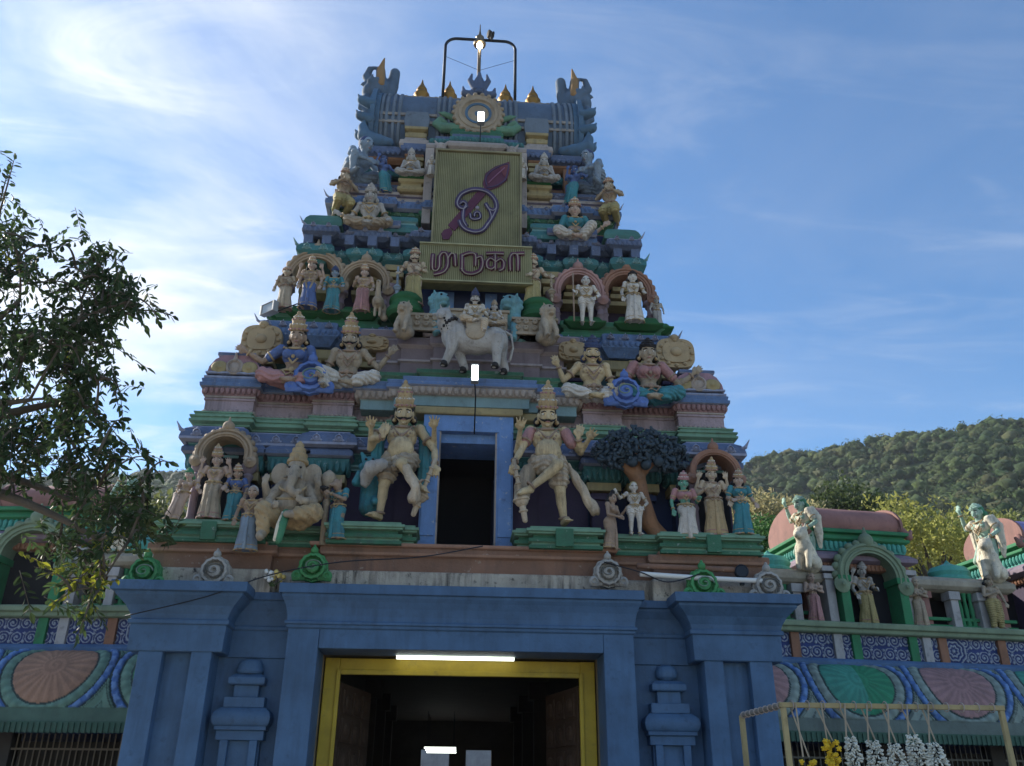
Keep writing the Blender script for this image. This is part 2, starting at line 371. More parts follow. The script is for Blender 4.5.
for sg in (-1, 1):
    def bx(m, a, b, y0, y1, z0, z1):
        x0, x1 = sorted((sg*a, sg*b)); m.box(x0, x1, y0, y1, z0, z1)
    m = MB(); bx(m, 3.86, 4.97, -0.12, 6.0, 0, 3.62); bx(m, 2.70, 3.86, 0.17, 6.0, 0, 4.5); m.build('wall', BLUE, gate)
    for a, b in ((3.86, 4.17), (4.60, 4.97)):
        m = MB(); bx(m, a, b, -0.30, -0.11, 0, 3.605); m.build('pilaster', BLUE, gate, False, 0.012)
    a, b = sorted((sg*3.72, sg*5.12))
    mould(gate, 'capital', BLUE, [(a, 6.0), (a, -0.31), (b, -0.31), (b, 6.0)], side_prof, 0.008)
    a, b = sorted((sg*2.70, sg*3.75))
    mould(gate, 'cornice', BLUE, [(a, 5.0), (a, 0.165), (b, 0.165), (b, 5.0)], [(0.0, 3.58), (0.03, 3.59), (0.03, 4.0), (0.06, 4.02), (0.06, 4.07), (0.04, 4.08), (0.10, 4.3), (0.17, 4.42), (0.17, 4.46), (0.22, 4.47), (0.22, 4.59)], 0.006)
    # shrine shaped relief between jamb and pilaster
    cx = sg*3.33; m = MB()
    def st(w, d, z0, z1): m.box(cx-w, cx+w, 0.15-d, 0.19, z0, z1)
    st(0.30, 0.12, 0, 2.36); 
    for q in (-1, 1): m.box(cx+q*0.22-0.06, cx+q*0.22+0.06, -0.06, 0.05, 0, 2.36)
    st(0.36, 0.20, 2.36, 2.50); st(0.39, 0.24, 2.50, 2.56)
    m.sweep([(cx-0.40, 0.19), (cx-0.40, -0.09), (cx+0.40, -0.09), (cx+0.40, 0.19)], [(0, 2.56), (0.03, 2.60), (0.045, 2.68), (0.02, 2.76), (-0.05, 2.82), (-0.06, 2.83)])
    st(0.31, 0.19, 2.83, 2.98); st(0.19, 0.14, 2.98, 3.16)
    m.sweep([(cx-0.26, 0.19), (cx-0.26, -0.04), (cx+0.26, -0.04), (cx+0.26, 0.19)], [(0, 3.16), (0.02, 3.18), (0.02, 3.27), (-0.06, 3.33)])
    if sg < 0: m.lathe([(0.19, 3.33), (0.22, 3.37), (0.20, 3.47), (0.15, 3.54), (0.06, 3.56), (0, 3.56)], (cx, 0.12, 0), 20, 1, 0.8)
    else: m.lathe([(0.10, 3.33), (0.17, 3.38), (0.185, 3.46), (0.15, 3.54), (0.07, 3.58), (0, 3.585)], (cx, 0.10, 0), 20, 1, 0.8)
    m.build('shrine_relief', BLUE, gate, 40, 0.008)
# reveal, yellow frame, passage
m = MB(); m.box(-2.32, -2.24, 0.42, 0.80, 0, 3.70); m.build('reveal', KHAKI, gate); m = MB(); m.box(2.24, 2.32, 0.42, 0.80, 0, 3.70); m.build('reveal', KHAKI, gate)
m = MB(); m.box(-2.32, 2.32, 0.42, 0.80, 3.70, 3.78); m.build('reveal', KHAKI, gate)
fr = None
m = MB()
m.box(-2.22, -1.98, 0.50, 0.72, 0, 3.66); m.box(1.98, 2.22, 0.50, 0.72, 0, 3.66); m.box(-1.98, 1.98, 0.503, 0.717, 3.42, 3.657)
m.box(-2.02, -1.955, 0.46, 0.52, 0, 3.48); m.box(1.955, 2.02, 0.46, 0.52, 0, 3.48); m.box(-1.955, 1.955, 0.463, 0.517, 3.40, 3.477)
m.build('entrance_frame', YELLOW, gate, False, 0.01)
for sg in (-1, 1):
    d = MB(); hx = sg*1.95
    p = Vector((hx, 0.74, 0)); ang = rad(78)
    m = MB(); m.box(0, 1.7, 0, 0.08, 0.05, 3.3)
    for r in range(7):
        for c in range(3):
            m.box(0.12+c*0.52, 0.54+c*0.52, -0.03, 0.0, 0.2+r*0.44, 0.56+r*0.44); m.ball((0.33+c*0.52, -0.03, 0.38+r*0.44), (0.14, 0.04, 0.12), 8, 5)
    o = m.build('door_leaf', WOOD, gate, False, 0.008); o.location = p
    o.rotation_euler = (0, 0, ang if sg < 0 else math.pi-ang); 
    if sg > 0: o.scale = (1, -1, 1)
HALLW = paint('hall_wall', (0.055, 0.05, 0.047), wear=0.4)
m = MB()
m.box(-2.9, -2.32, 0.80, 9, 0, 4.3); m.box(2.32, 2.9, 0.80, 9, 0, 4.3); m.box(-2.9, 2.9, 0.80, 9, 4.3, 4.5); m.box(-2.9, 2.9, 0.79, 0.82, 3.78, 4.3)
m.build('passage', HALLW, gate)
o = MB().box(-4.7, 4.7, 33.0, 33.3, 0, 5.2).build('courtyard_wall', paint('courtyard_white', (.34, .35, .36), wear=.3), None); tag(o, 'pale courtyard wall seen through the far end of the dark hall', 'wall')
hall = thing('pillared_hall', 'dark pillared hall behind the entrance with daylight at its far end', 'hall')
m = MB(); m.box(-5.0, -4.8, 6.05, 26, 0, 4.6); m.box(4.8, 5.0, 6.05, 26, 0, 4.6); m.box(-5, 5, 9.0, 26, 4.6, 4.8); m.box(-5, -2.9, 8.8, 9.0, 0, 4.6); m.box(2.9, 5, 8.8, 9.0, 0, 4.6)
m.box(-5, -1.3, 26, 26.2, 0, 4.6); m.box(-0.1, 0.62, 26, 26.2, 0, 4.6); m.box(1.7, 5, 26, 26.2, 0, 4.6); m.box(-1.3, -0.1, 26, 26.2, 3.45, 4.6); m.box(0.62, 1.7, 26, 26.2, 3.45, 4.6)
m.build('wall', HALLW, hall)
for x in (-2.4, 2.4):
    for y in (11.5, 15.5, 19.5):
        m = MB(); m.box(x-0.2, x+0.2, y-0.2, y+0.2, 0, 4.6); m.box(x-0.34, x+0.34, y-0.34, y+0.34, 4.1, 4.6); m.build('pillar', HALLW, hall, False, 0.02)
for i, (x, y, z) in enumerate(((-0.42, 24.0, 3.26), (-0.44, 22.6, 3.28), (-0.46, 21.3, 3.3))):
    m = MB(); m.tube([(x-0.6, y, z), (x+0.6, y, z)], 0.03, 8); o = m.build('tube_lamp', plain('tube_light', (0.93, 1.0, 0.90), 0.4, 0, 1.7), None, True)
    tag(o, ['farthest', 'middle', 'nearest'][i] + ' glowing tube lamp of the three stacked in the dark hall', 'tube lamp', 'tube lamps inside the hall')
    m = MB(); m.tube([(x-0.5, y, z), (x-0.5, y, 4.6)], 0.008, 6); m.tube([(x+0.5, y, z), (x+0.5, y, 4.6)], 0.008, 6); m.build('hanger', STEELB, o)
# tube lamp under the entrance lintel
p = at(455.5, 658.5, 0.30)
o = MB().box(-0.98, 0.98, -0.05, 0.05, 0.03, 0.09).build('tube_lamp', plain('lamp_batten', (0.75, 0.78, 0.72), 0.5), None, False, 0.01); o.location = tuple(p)
tag(o, 'long white tube lamp glowing over the entrance in front of the yellow frame', 'tube lamp')
MB().tube([(-0.96, -0.01, 0), (0.96, -0.01, 0)], 0.028, 10).build('glass_tube', plain('tube_light', (0.93, 1.0, 0.90), 0.4, 0, 1.7), o, True)

# ---------------------------------------------------------------- the stepped tower
tower = thing('temple_tower', 'tall stepped painted temple tower crowded with figures above the blue gateway', 'tower')
BACK = 8.6
def core(bays, z0, z1, mat=NAVY, name='wall', back=BACK): return mould(tower, name, mat, plan(bays, back), slab(0, z0, z1), 0)
# parapet and brown ledge
segs = [(0, 2.35, -0.12), (2.35, 3.0, 0.10), (3.0, 5.15, -0.08)]
PB = [(2.35, -0.12), (3.15, 0.12), (5.15, -0.06)]
mould(tower, 'parapet', PLASTER, plan(PB, BACK), [(0, 4.58), (0, 4.93), (-0.03, 4.97)], 0.02)
mould(tower, 'ledge', BROWN, plan(PB, BACK), [(-0.04, 4.95), (-0.04, 5.20), (0.03, 5.22), (0.05, 5.26), (0.05, 5.34), (0.02, 5.36)], 0.01)
mould(tower, 'ledge_cap', paint('ledge_cap_brown', (0.30, 0.17, 0.12), wear=0.6), plan([(2.55, -0.2), (3.3, 0.06), (5.0, -0.1)], BACK), [(0, 5.345), (0.02, 5.37), (0.02, 5.41)], 0.01)
# storey one
core([(1.0, 2.7), (4.85, 1.0)], 5.3, 7.6, NAVY)
for sg in (-1, 1):
    PP = segplan([(0.83, 1.06, -0.16), (1.06, 2.30, -0.32), (2.30, 3.3, 0.02), (3.3, 5.08, -0.2)], 1.4, sg)
    mould(tower, 'plinth', GREEN, PP, [(0.0, 5.36), (0.0, 5.42), (-.04, 5.43), (-.04, 5.46), (.01, 5.47), (.01, 5.53), (-.07, 5.54), (-.07, 5.60), (.01, 5.61), (.01, 5.635), (.045, 5.645), (.045, 5.69), (-.02, 5.70), (-.02, 5.74)], 0.006)
    for xa, xb, yy in ((4.1, 4.35, -0.26), (1.5, 1.8, -0.38)) if sg > 0 else ((4.1, 4.35, -0.26),):
        m = MB(); a, b = sorted((sg*xa, sg*xb)); m.box(a, b, yy, 0.2, 5.38, 5.69); m.build('plinth_block', GREEN, tower, False, 0.012)
    # dark panels and pilasters with lotus capitals
    for xx, ww, mt in ((2.52, 0.22, PLUM), (3.25, 0.2, NAVY), (4.0, 0.15, NAVY), (4.75, 0.16, PLUM)):
        cx = sg*xx; m = MB(); m.box(cx-ww, cx+ww, 0.72, 1.1, 5.4, 6.72); m.box(cx-ww-0.05, cx+ww+0.05, 0.66, 1.1, 6.55, 6.66); m.build('pilaster', mt, tower, False, 0.012)
        m = MB(); m.box(cx-ww-0.10, cx+ww+0.10, 0.60, 1.1, 6.70, 6.86); m.build('capital_block', OCHRE, tower, False, 0.015)
        m = MB(); ol = [(cx-ww, 1.1), (cx-ww, 0.68), (cx+ww, 0.68), (cx+ww, 1.1)]; m.sweep(ol, [(0.02, 6.86), (0.10, 6.95), (0.16, 7.1), (0.16, 7.14)]); petals(m, ol, 0.12, 6.88, 7.13, 0.11, 0.05); m.build('lotus_capital', TEAL, tower, False, 0.008)
        mould(tower, 'abacus', VIOLET, [(cx-ww-0.10, 1.1), (cx-ww-0.10, 0.55), (cx+ww+0.10, 0.55), (cx+ww+0.10, 1.1)], [(0.05, 7.14), (0.12, 7.17), (0.12, 7.25), (0.02, 7.36), (-0.06, 7.40)], 0.01)
    m = MB(); a, b = sorted((sg*1.05, sg*2.25)); m.box(a, b, 0.92, 1.1, 5.4, 7.3); m.build('wall_panel', PLUM, tower)
    m = MB(); a, b = sorted((sg*0.84, sg*1.3)); m.box(a, b, 0.86, 1.3, 5.4, 7.7); m.build('wall_panel', PLUM, tower)
E1 = [(0.84, 1.5, 0.62), (1.5, 2.15, 0.72), (2.15, 2.95, 0.50), (2.95, 4.05, 0.66), (4.05, 5.02, 0.42)]
for sg in (-1, 1): mould(tower, 'eave', TEAL, segplan(E1, 7.8, sg), [(-0.12, 7.02), (-.12, 7.06), (-.06, 7.08), (-.06, 7.12), (-0.10, 7.13), (-0.10, 7.2), (0.0, 7.3), (0.0, 7.33)], 0.006, (-.10, 7.13, 7.25, .10, .06))
for sg in (-1, 1): mould(tower, 'eave', VIOLET, segplan(E1, 7.8, sg), kapota(0.14, 7.32, 7.66), 0.01, None, (.13, 7.47, .075, .34))
mould(tower, 'band', GREEN, plan([(1.5, 0.75), (2.15, 0.86), (2.95, 0.66), (4.05, 0.84), (5.02, 0.62)], BACK), [(-0.05, 7.64), (-0.05, 7.72), (0.02, 7.73), (.02, 7.76), (0.10, 7.80), (0.10, 7.84), (.07, 7.85), (.07, 7.88), (.10, 7.89), (0.10, 7.92), (0.03, 7.94), (0.03, 7.98), (.05, 7.985), (.05, 8.01), (-0.04, 8.03)], 0.005)
W2 = [(1.5, 0.85), (2.2, 0.95), (2.95, 0.78), (4.05, 0.98), (4.95, 0.75)]
mould(tower, 'wall', PINK, plan(W2, BACK), [(.03, 8.0), (.03, 8.04), (0, 8.05), (0, 8.30), (.025, 8.31), (.025, 8.345), (0, 8.355), (0, 8.46)], 0.006)
mould(tower, 'bead_course', CREAM, plan(W2, BACK), [(0, 8.36), (.02, 8.37), (.02, 8.40)], 0.004, (.015, 8.05, 8.11, .09, .03))
mould(tower, 'petal_course', DPINK, plan(W2, BACK), [(0.0, 8.40), (0.02, 8.41), (0.06, 8.56)], 0.006, (0.05, 8.42, 8.55, 0.10, 0.05))
mould(tower, 'cornice', BLUE2, plan(W2, BACK), [(0.05, 8.545), (0.12, 8.56), (0.13, 8.63), (0.09, 8.64), (0.11, 8.72), (0.03, 8.76)], 0.01)
# doorway of storey one
dm = MB()
for sg in (-1, 1):
    a, b = sorted((sg*0.53, sg*0.83)); m = MB(); m.box(a, b, 0.42, 1.4, 5.40, 7.72); m.box(a+0.03, b-0.03, 0.39, 0.5, 5.72, 7.72); m.build('door_jamb', BLUE2 if 0 else paint('door_blue', (0.14, 0.25, 0.49), wear=0.5, chip=(0.4, 0.42, 0.45)), tower, False, 0.008)
    m = MB(); a, b = sorted((sg*0.50, sg*0.53)); m.box(a, b, 0.43, 0.5, 5.42, 7.70); m.build('door_trim', CREAM, tower)
m = MB(); m.box(-0.83, 0.83, 0.40, 1.4, 7.70, 8.02); m.box(-0.53, 0.53, 0.55, 1.4, 7.52, 7.70); m.build('door_lintel', MATS['door_blue'], tower, False, 0.008)
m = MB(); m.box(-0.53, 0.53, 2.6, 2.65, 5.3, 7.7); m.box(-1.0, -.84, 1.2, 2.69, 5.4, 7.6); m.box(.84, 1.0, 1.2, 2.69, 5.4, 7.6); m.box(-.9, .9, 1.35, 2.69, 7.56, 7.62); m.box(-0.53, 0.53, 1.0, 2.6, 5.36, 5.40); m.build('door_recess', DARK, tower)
m = MB(); m.box(-0.45, 0.2, 0.62, 0.75, 5.40, 5.60); m.build('door_sill', BROWN, tower, False, 0.02)
mould(tower, 'lintel_band', OCHRE, plan([(0.98, 0.36), (1.32, 0.55)], 1.6), [(0, 8.02), (0.02, 8.04), (0.02, 8.15), (0, 8.17)], 0.01)
DB = [(1.12, 0.34), (1.42, 0.5), (2.05, 0.62)]
mould(tower, 'band', paint('band_greyteal', (0.17, 0.26, 0.28), wear=0.5), plan(DB, 1.8), [(0, 8.17), (0, 8.36), (0.03, 8.37)], 0.01)
mould(tower, 'petal_course', CREAM, plan(DB, 1.8), [(0.0, 8.36), (0.05, 8.38), (0.10, 8.53)], 0.006, (0.07, 8.37, 8.52, 0.125, 0.06))
mould(tower, 'cornice', BLUE2, plan(DB, 1.8), [(0.10, 8.52), (0.15, 8.54), (0.15, 8.60), (0.12, 8.61), (0.14, 8.70), (0.06, 8.74)], 0.01)
DB2 = [(1.0, 0.55), (1.75, 0.75), (2.2, 0.9)]
mould(tower, 'band', GREEN, plan(DB2, 2.2), [(0, 8.72), (0.04, 8.74), (0.04, 8.82), (-0.03, 8.84), (-0.03, 8.92), (0.03, 8.95), (0.03, 9.02), (-0.02, 9.04)], 0.01)
mould(tower, 'wall', paint('block_mauve', (0.19, 0.15, 0.165), wear=0.6), plan([(0.75, 1.0), (1.4, 1.1), (1.9, 1.2)], 2.6), [(0, 9.0), (0, 9.42), (0.05, 9.44), (0.05, 9.48), (0.0, 9.5), (0.0, 9.75), (0.08, 9.8), (0.08, 9.95), (0.02, 10.0)], 0.01)
# storey two: recess for the seated figures
core([(2.0, 1.5), (4.35, 1.75)], 8.5, 10.4, paint('wall_bottle', (0.03, 0.07, 0.08), wear=0.4))
for sg in (-1, 1):
    for xx in (2.15, 3.2, 4.15):
        m = MB(); cx = sg*xx; m.box(cx-0.13, cx+0.13, 1.45, 1.8, 8.7, 9.3); m.box(cx-.18, cx+.18, 1.40, 1.8, 9.3, 9.38); m.build('pilaster', PLUM, tower, False, 0.012); m = MB(); m.box(cx-.2, cx+.2, 1.36, 1.8, 9.42, 9.54); m.build('capital_block', OCHRE, tower, False, .012)
    # corner pavilions with barrel roofs
    a, b = sorted((sg*4.02, sg*4.98)); cxm = (a+b)/2
    m = MB(); prof = [(a+0.02, 8.74), (a-0.02, 8.86), (a+0.0, 9.0), (a+0.10, 9.16), (a+0.25, 9.25), (b-0.25, 9.25), (b-0.10, 9.16), (b, 9.0), (b+0.02, 8.86), (b-0.02, 8.74)]
    m.prism(prof, 0.72, 2.6); m.build('pavilion_roof', paint('roof_rose', (0.29, 0.18, 0.22), wear=0.7), tower, 40)
    for q in (a+0.2, b-0.2):
        m = MB(); m.lathe([(0.13, 0), (0.14, 0.03), (0.10, 0.06), (0.05, 0.04), (0.04, 0.07)], (q, 0.73, 8.98), 14, 1, 1.15, axis=(0, -1, 0)); m.build('roof_scroll', OCHRE, tower, True)
    m = MB(); m.lathe([(.17, -.04), (.17, .03), (.13, .06), (.10, .02), (.05, .05), (.01, .05)], (cxm, .72, 9.0), 18, axis=(0, -1, 0)); m.chain([(cxm, .70, 9.15), (cxm, .70, 9.30)], [.06, .015]); m.build('roof_medallion', CREAM, tower, 40)
    mould(tower, 'roof_base', BLUE2, [(a-.02, 2.6), (a-.02, .70), (b+.02, .70), (b+.02, 2.6)], [(0, 8.73), (.03, 8.75), (.03, 8.79), (-.02, 8.80), (-.02, 8.84), (.02, 8.85), (.02, 8.885), (-.03, 8.90)], .004)
    mould(tower, 'roof_cap', VIOLET, [(a+0.15, 2.6), (a+0.15, 0.76), (b-0.15, 0.76), (b-0.15, 2.6)], [(0, 9.24), (0.03, 9.26), (0.03, 9.32), (-0.03, 9.35)], 0.01)
    # niche base pedestals between the figures
    a, b = sorted((sg*2.75, sg*3.35)); mould(tower, 'pedestal', VIOLET, [(a, 1.5), (a, 0.66), (b, 0.66), (b, 1.5)], [(0.02, 8.55), (0.06, 8.6), (0.06, 8.72), (0, 8.76), (0, 8.80)], 0.01)
    # carved fan blocks carried beside the figures
mould(tower, 'eave_band', OCHRE, plan([(2.0, 1.35), (3.3, 1.5), (4.3, 1.45)], BACK), [(-0.05, 9.62), (0.0, 9.66), (0.0, 9.85), (-0.05, 9.88)], 0.01)
L3 = [(1.9, 1.42), (2.75, 1.5), (4.3, 1.32)]
mould(tower, 'cornice', BLUE2, plan(L3, BACK), [(-0.12, 9.88), (-0.02, 10.0), (0.04, 10.06), (0.04, 10.2), (0.0, 10.22), (0.02, 10.36), (-0.05, 10.42)], 0.01, (.04, 10.07, 10.2, .12, .04), (.05, 10.3, .06, .3))
mould(tower, 'plinth', paint('plinth_deepgreen', (0.035, 0.14, 0.08), wear=0.45), plan([(1.9, 1.75), (4.12, 1.52)], BACK), [(0, 10.40), (0, 10.50), (-0.06, 10.53), (-0.06, 10.62), (0.02, 10.66), (0.02, 10.76), (-0.04, 10.80)], 0.012)
# storey three
core([(1.7, 2.2), (3.85, 2.45)], 10.4, 13.2, PLUM)
COLM = paint('column_mauve', (0.25, 0.19, 0.22), wear=0.5)
def arch(cx, hw, zs, y, top, mat, cols=True, base=10.80, scal=True, depth=0.5, parent=None, colmat=None, sidecols=(-1, 1), inner=0.72):
    """horse-shoe niche arch with scalloped rim on two turned columns"""
    par = parent or tower; rr = top-zs; n = 29
    ang = [rad(-14+208*i/(n-1)) for i in range(n)]
    outer = [(cx+hw*math.cos(a)*(1.0), zs+rr*math.sin(a)) for a in ang]; innr = [(cx+hw*inner*math.cos(a), zs+rr*inner*math.sin(a)) for a in ang]
    mid1 = [(cx+hw*(inner+.10)*math.cos(a), zs+rr*(inner+.10)*math.sin(a)) for a in ang]; mid2 = [(cx+hw*.94*math.cos(a), zs+rr*.94*math.sin(a)) for a in ang]
    m = MB(); m.band(outer, innr, y, y+depth)
    m.tube([(p[0], y, p[1]) for p in mid1], 0.03, 6); m.tube([(p[0], y, p[1]) for p in mid2], 0.035, 6)
    if scal:
        for i in range(2, n-2, 2):
            a = ang[i]; m.ball((cx+hw*1.0*math.cos(a), y+0.1, zs+rr*1.0*math.sin(a)), (hw*0.13, 0.09, hw*0.13), 8, 5)
    m.ball((cx, y+0.05, top+0.05), (hw*.22, .12, hw*.22), 10, 6); m.capsule((cx, y+.05, top+.05), (cx, y+.05, top+.05+hw*.36), hw*.13, hw*.03, 8)
    for q in (-1, 1):   # curled ends
        m.lathe([(0.13*hw/.6, 0), (0.14*hw/.6, 0.05), (0.05, 0.09), (0.03, 0.12)], (cx+q*hw*0.93, y+0.05, zs-rr*.27), 12, axis=(0, -1, 0))
    m.build('niche_arch', mat, par, 40)
    if cols:
        for q in sidecols:
            m = MB(); x = cx+q*hw*0.86; zt = zs-rr*.30; h = zt-base
            prof = [(.13, 0), (.13, .06*h), (.09, .1*h), (.085, .45*h), (.11, .5*h), (.085, .55*h), (.075, .72*h), (.12, .80*h), (.08, .84*h), (.16, .92*h), (.16, h)]
            m.lathe([(r*hw/.62, z) for r, z in prof], (x, y+0.16, base), 14); m.build('niche_column', colmat or COLM, par, 40)
# storey three niches
for sg in (-1, 1):
    wide = sg < 0
    a1 = (sg*3.42, 0.66 if wide else 0.60, 11.72 if wide else 11.7, 1.72, 12.42 if wide else 12.30)
    a2 = (sg*2.33, 0.56, 11.60, 1.66, 12.17 if wide else 12.22)
    arch(*a1, ARCHC if wide else ARCHM); arch(*a2, ARCHC if wide else paint('arch_rose', (0.36, 0.21, 0.19), wear=0.5))
    for xx, w in ((3.42, .42), (2.33, .36)):
        m = MB()
        for k in range(3): m.box(sg*xx-w*(.9-.12*k), sg*xx+w*(.9-.12*k), 2.10-0.05*k, 2.5, 11.55+.16*k, 11.66+.16*k)
        m.build('niche_lintel', OCHRE, tower, False, 0.01)
    m = MB(); a, b = sorted((sg*1.55, sg*1.92)); m.box(a, b, 1.75, 2.4, 11.55, 11.75); m.box(a-.05, b+.05, 1.70, 2.4, 11.80, 11.92); m.box(a, b, 1.74, 2.4, 12.0, 12.14); m.build('capital_block', OCHRE, tower, False, 0.012)
    m = MB(); m.lathe([(.13, 0), (.13, .06), (.085, .1), (.08, .40), (.12, .45), (.075, .5), (.07, .62), (.13, .68), (.15, .75), (.15, .8)], (sg*1.74, 1.78, 10.80), 14); m.build('niche_column', COLM, tower, 40)
    # green pedestals under the standing figures
    for xx, w, d, h in ((3.55, .50, .62, .22), (2.4, .42, .62, .15), (4.0, .3, .5, .12)) if sg > 0 else ((3.5, .34, .55, .2), (2.35, .4, .62, .16), (2.95, .3, .55, .1), (3.98, .3, .5, .1)):
        m = MB(); m.sweep([(sg*xx-w, 2.0), (sg*xx-w, 2.0-d), (sg*xx+w, 2.0-d), (sg*xx+w, 2.0)], [(-.12, 10.6), (0.02, 10.68), (0.04, 10.72), (-.03, 10.74), (-.06, 10.80), (-.1, 10.80+h*.5)]); m.build('pedestal', DGREEN, tower, False, 0.02)
    # stepped blocks behind the guards at the sign
    m = MB(); m.ball((sg*1.38, 1.35, 10.95), (.36, .36, .2), 16, 7); m.lathe([(.34, 10.55), (.40, 10.62), (.40, 10.72), (.34, 10.78), (.33, 10.9)], (sg*1.38, 1.35, 0), 18); m.build('pedestal', DGREEN, tower, 40)
# middle bay of storey three
m = MB(); m.box(-1.2, 1.2, 2.0, 2.6, 10.0, 13.0); m.build('wall', NAVY, tower)
for x in (-0.52, 0.42):
    m = MB(); m.box(x-.13, x+.13, 1.9, 2.02, 10.3, 11.6); m.build('pilaster', MATS['door_blue'], tower, False, .01)
mould(tower, 'base_slab', paint('block_mauve', (0, 0, 0)), plan([(0.95, 0.95), (2.2, 1.15)], 2.2), [(-.05, 9.98), (.03, 10.02), (.03, 10.16), (-.02, 10.2)], .01)
E3 = [(1.5, 1.75), (2.05, 1.95), (2.75, 1.80), (3.1, 1.95), (3.82, 1.70)]
mould(tower, 'eave', TEAL, plan(E3, BACK), [(-.14, 12.14), (-.02, 12.30), (.05, 12.36), (.05, 12.48), (-.04, 12.60), (-.10, 12.64)], .01, None, (.05, 12.45, .075, .3))
for x in [sg*q for sg in (-1, 1) for q in (1.75, 2.25, 2.75, 3.25, 3.65)]: m = MB(); m.box(x-.10, x+.10, 1.72, 2.3, 12.6, 12.86); m.build('short_pillar', VIOLET, tower, False, .01)
core([(1.4, 2.2), (3.55, 2.1)], 12.5, 13.4, NAVY)
F3 = [(1.35, 1.72), (1.9, 1.95), (2.6, 1.8), (3.05, 1.95), (3.72, 1.68)]
mould(tower, 'cornice', VIOLET, plan(F3, BACK), [(-.08, 12.80), (.06, 12.86), (.06, 13.00), (.0, 13.02), (.0, 13.06)], .01, (.05, 12.84, 12.97, .11, .04), (.07, 13.02, .05, .35))
mould(tower, 'cornice', BLUE2, plan([(1.3, 1.9), (2.0, 2.05), (2.75, 1.9), (3.45, 2.1)], BACK), [(0, 13.0), (.06, 13.03), (.06, 13.16), (0, 13.2)], .01)
for sg in (-1, 1):    # rounded corner roofs
    a, b = sorted((sg*2.98, sg*3.76))
    mould(tower, 'corner_roof', paint('roof_verdigris', (0.065, 0.17, 0.15), wear=0.5), [(a, 3.4), (a, 1.72), (b, 1.72), (b, 3.4)], [(.03, 13.06), (.04, 13.16), (.0, 13.28), (-.06, 13.38), (-.16, 13.46), (-.18, 13.47)], .01)
    a, b = sorted((sg*1.3, sg*2.05))
    mould(tower, 'corner_roof', TEAL, [(a, 3.4), (a, 1.85), (b, 1.85), (b, 3.4)], [(.03, 13.06), (.04, 13.18), (-.02, 13.3), (-.02, 13.34), (.03, 13.36), (.02, 13.46), (-.08, 13.56)], .01)
# storey four
core([(1.2, 2.5), (3.35, 2.55)], 13.0, 14.4, PLUM)
mould(tower, 'band', ORANGE, plan([(1.2, 2.4), (3.38, 2.3)], BACK), [(0, 13.38), (.03, 13.40), (.03, 13.54), (0, 13.56)], .01)
mould(tower, 'seat_slab', VIOLET, plan([(1.7, 2.3), (2.75, 1.78), (3.2, 2.25)], BACK), [(0, 13.14), (.05, 13.17), (.05, 13.3), (0, 13.34)], .01)
mould(tower, 'eave', GREEN, plan([(1.3, 2.1), (1.95, 2.2), (3.3, 2.15)], BACK), [(-.25, 13.62), (-.05, 13.75), (.0, 13.82), (-.02, 13.9)], .01, None, (.0, 13.82, .06, .28))
mould(tower, 'cornice', BLUE2, plan([(1.15, 2.05), (1.85, 2.15), (2.7, 2.0), (3.38, 2.08)], BACK), [(-.03, 13.88), (.06, 13.92), (.06, 14.06), (.02, 14.08), (.02, 14.14)], .01, (.05, 13.94, 14.06, .11, .035), (.05, 14.1, .05, .36))
CRM = paint('band_ivory', (0.32, 0.28, 0.26), wear=0.7)
mould(tower, 'band', CRM, plan([(1.15, 2.15), (1.8, 2.25), (3.25, 2.2)], BACK), [(0, 14.1), (.04, 14.13), (.04, 14.24), (-.03, 14.27), (-.03, 14.34), (.03, 14.36), (.03, 14.44), (-.04, 14.47)], .01)
mould(tower, 'band', VIOLET, plan([(1.1, 2.3), (1.75, 2.4), (3.0, 2.36)], BACK), [(0, 14.44), (.05, 14.47), (.05, 14.56), (-.03, 14.6), (-.03, 14.66), (.03, 14.68), (.03, 14.76), (-.03, 14.78)], .01, None, (.04, 14.62, .055, .38))
for sg in (-1, 1):
    a, b = sorted((sg*1.25, sg*1.78))
    mould(tower, 'bracket_block', OCHRE, [(a, 2.9), (a, 2.12), (b, 2.12), (b, 2.9)], [(0, 14.42), (.05, 14.46), (.05, 14.54), (-.02, 14.58), (-.02, 14.66), (.04, 14.7), (.04, 14.78), (-.02, 14.8)], .01)
    m = MB(); m.sweep([(sg*1.5-.26, 2.9), (sg*1.5-.26, 2.1), (sg*1.5+.26, 2.1), (sg*1.5+.26, 2.9)], [(0, 14.78), (.05, 14.83), (.0, 14.9), (-.08, 14.93)]); m.build('pedestal', DGREEN, tower, False, .02)
# storey five
core([(1.0, 2.95), (2.7, 3.0)], 14.6, 16.2, PLUM)
mould(tower, 'band', ORANGE, plan([(1.1, 2.9), (2.76, 2.85)], BACK), [(0, 14.98), (.03, 15.0), (.03, 15.22), (0, 15.25)], .01)
m = MB(); ol = plan([(1.1, 2.86), (2.74, 2.84)], BACK); m.sweep(ol, [(0, 15.42), (.03, 15.44), (.03, 15.58), (0, 15.6)]); petals(m, ol, .03, 15.44, 15.6, .14, .05, False); m.build('petal_course', TEAL, tower, False, .006)
for sg in (-1, 1):
    for xx, mt in ((1.5, NAVY), (2.3, ORANGE)):
        m = MB(); m.box(sg*xx-.12, sg*xx+.12, 2.7, 3.0, 14.8, 15.8); m.build('pilaster', mt, tower, False, .012)
    m = MB(); m.box(sg*1.5-.20, sg*1.5+.20, 2.52, 3.0, 15.52, 15.64); m.box(sg*1.5-.22, sg*1.5+.22, 2.5, 3.0, 15.68, 15.78); m.build('capital_block', OCHRE, tower, False, .012)
R5 = [(1.05, 2.6), (1.25, 2.75), (1.8, 2.5), (2.85, 2.66)]
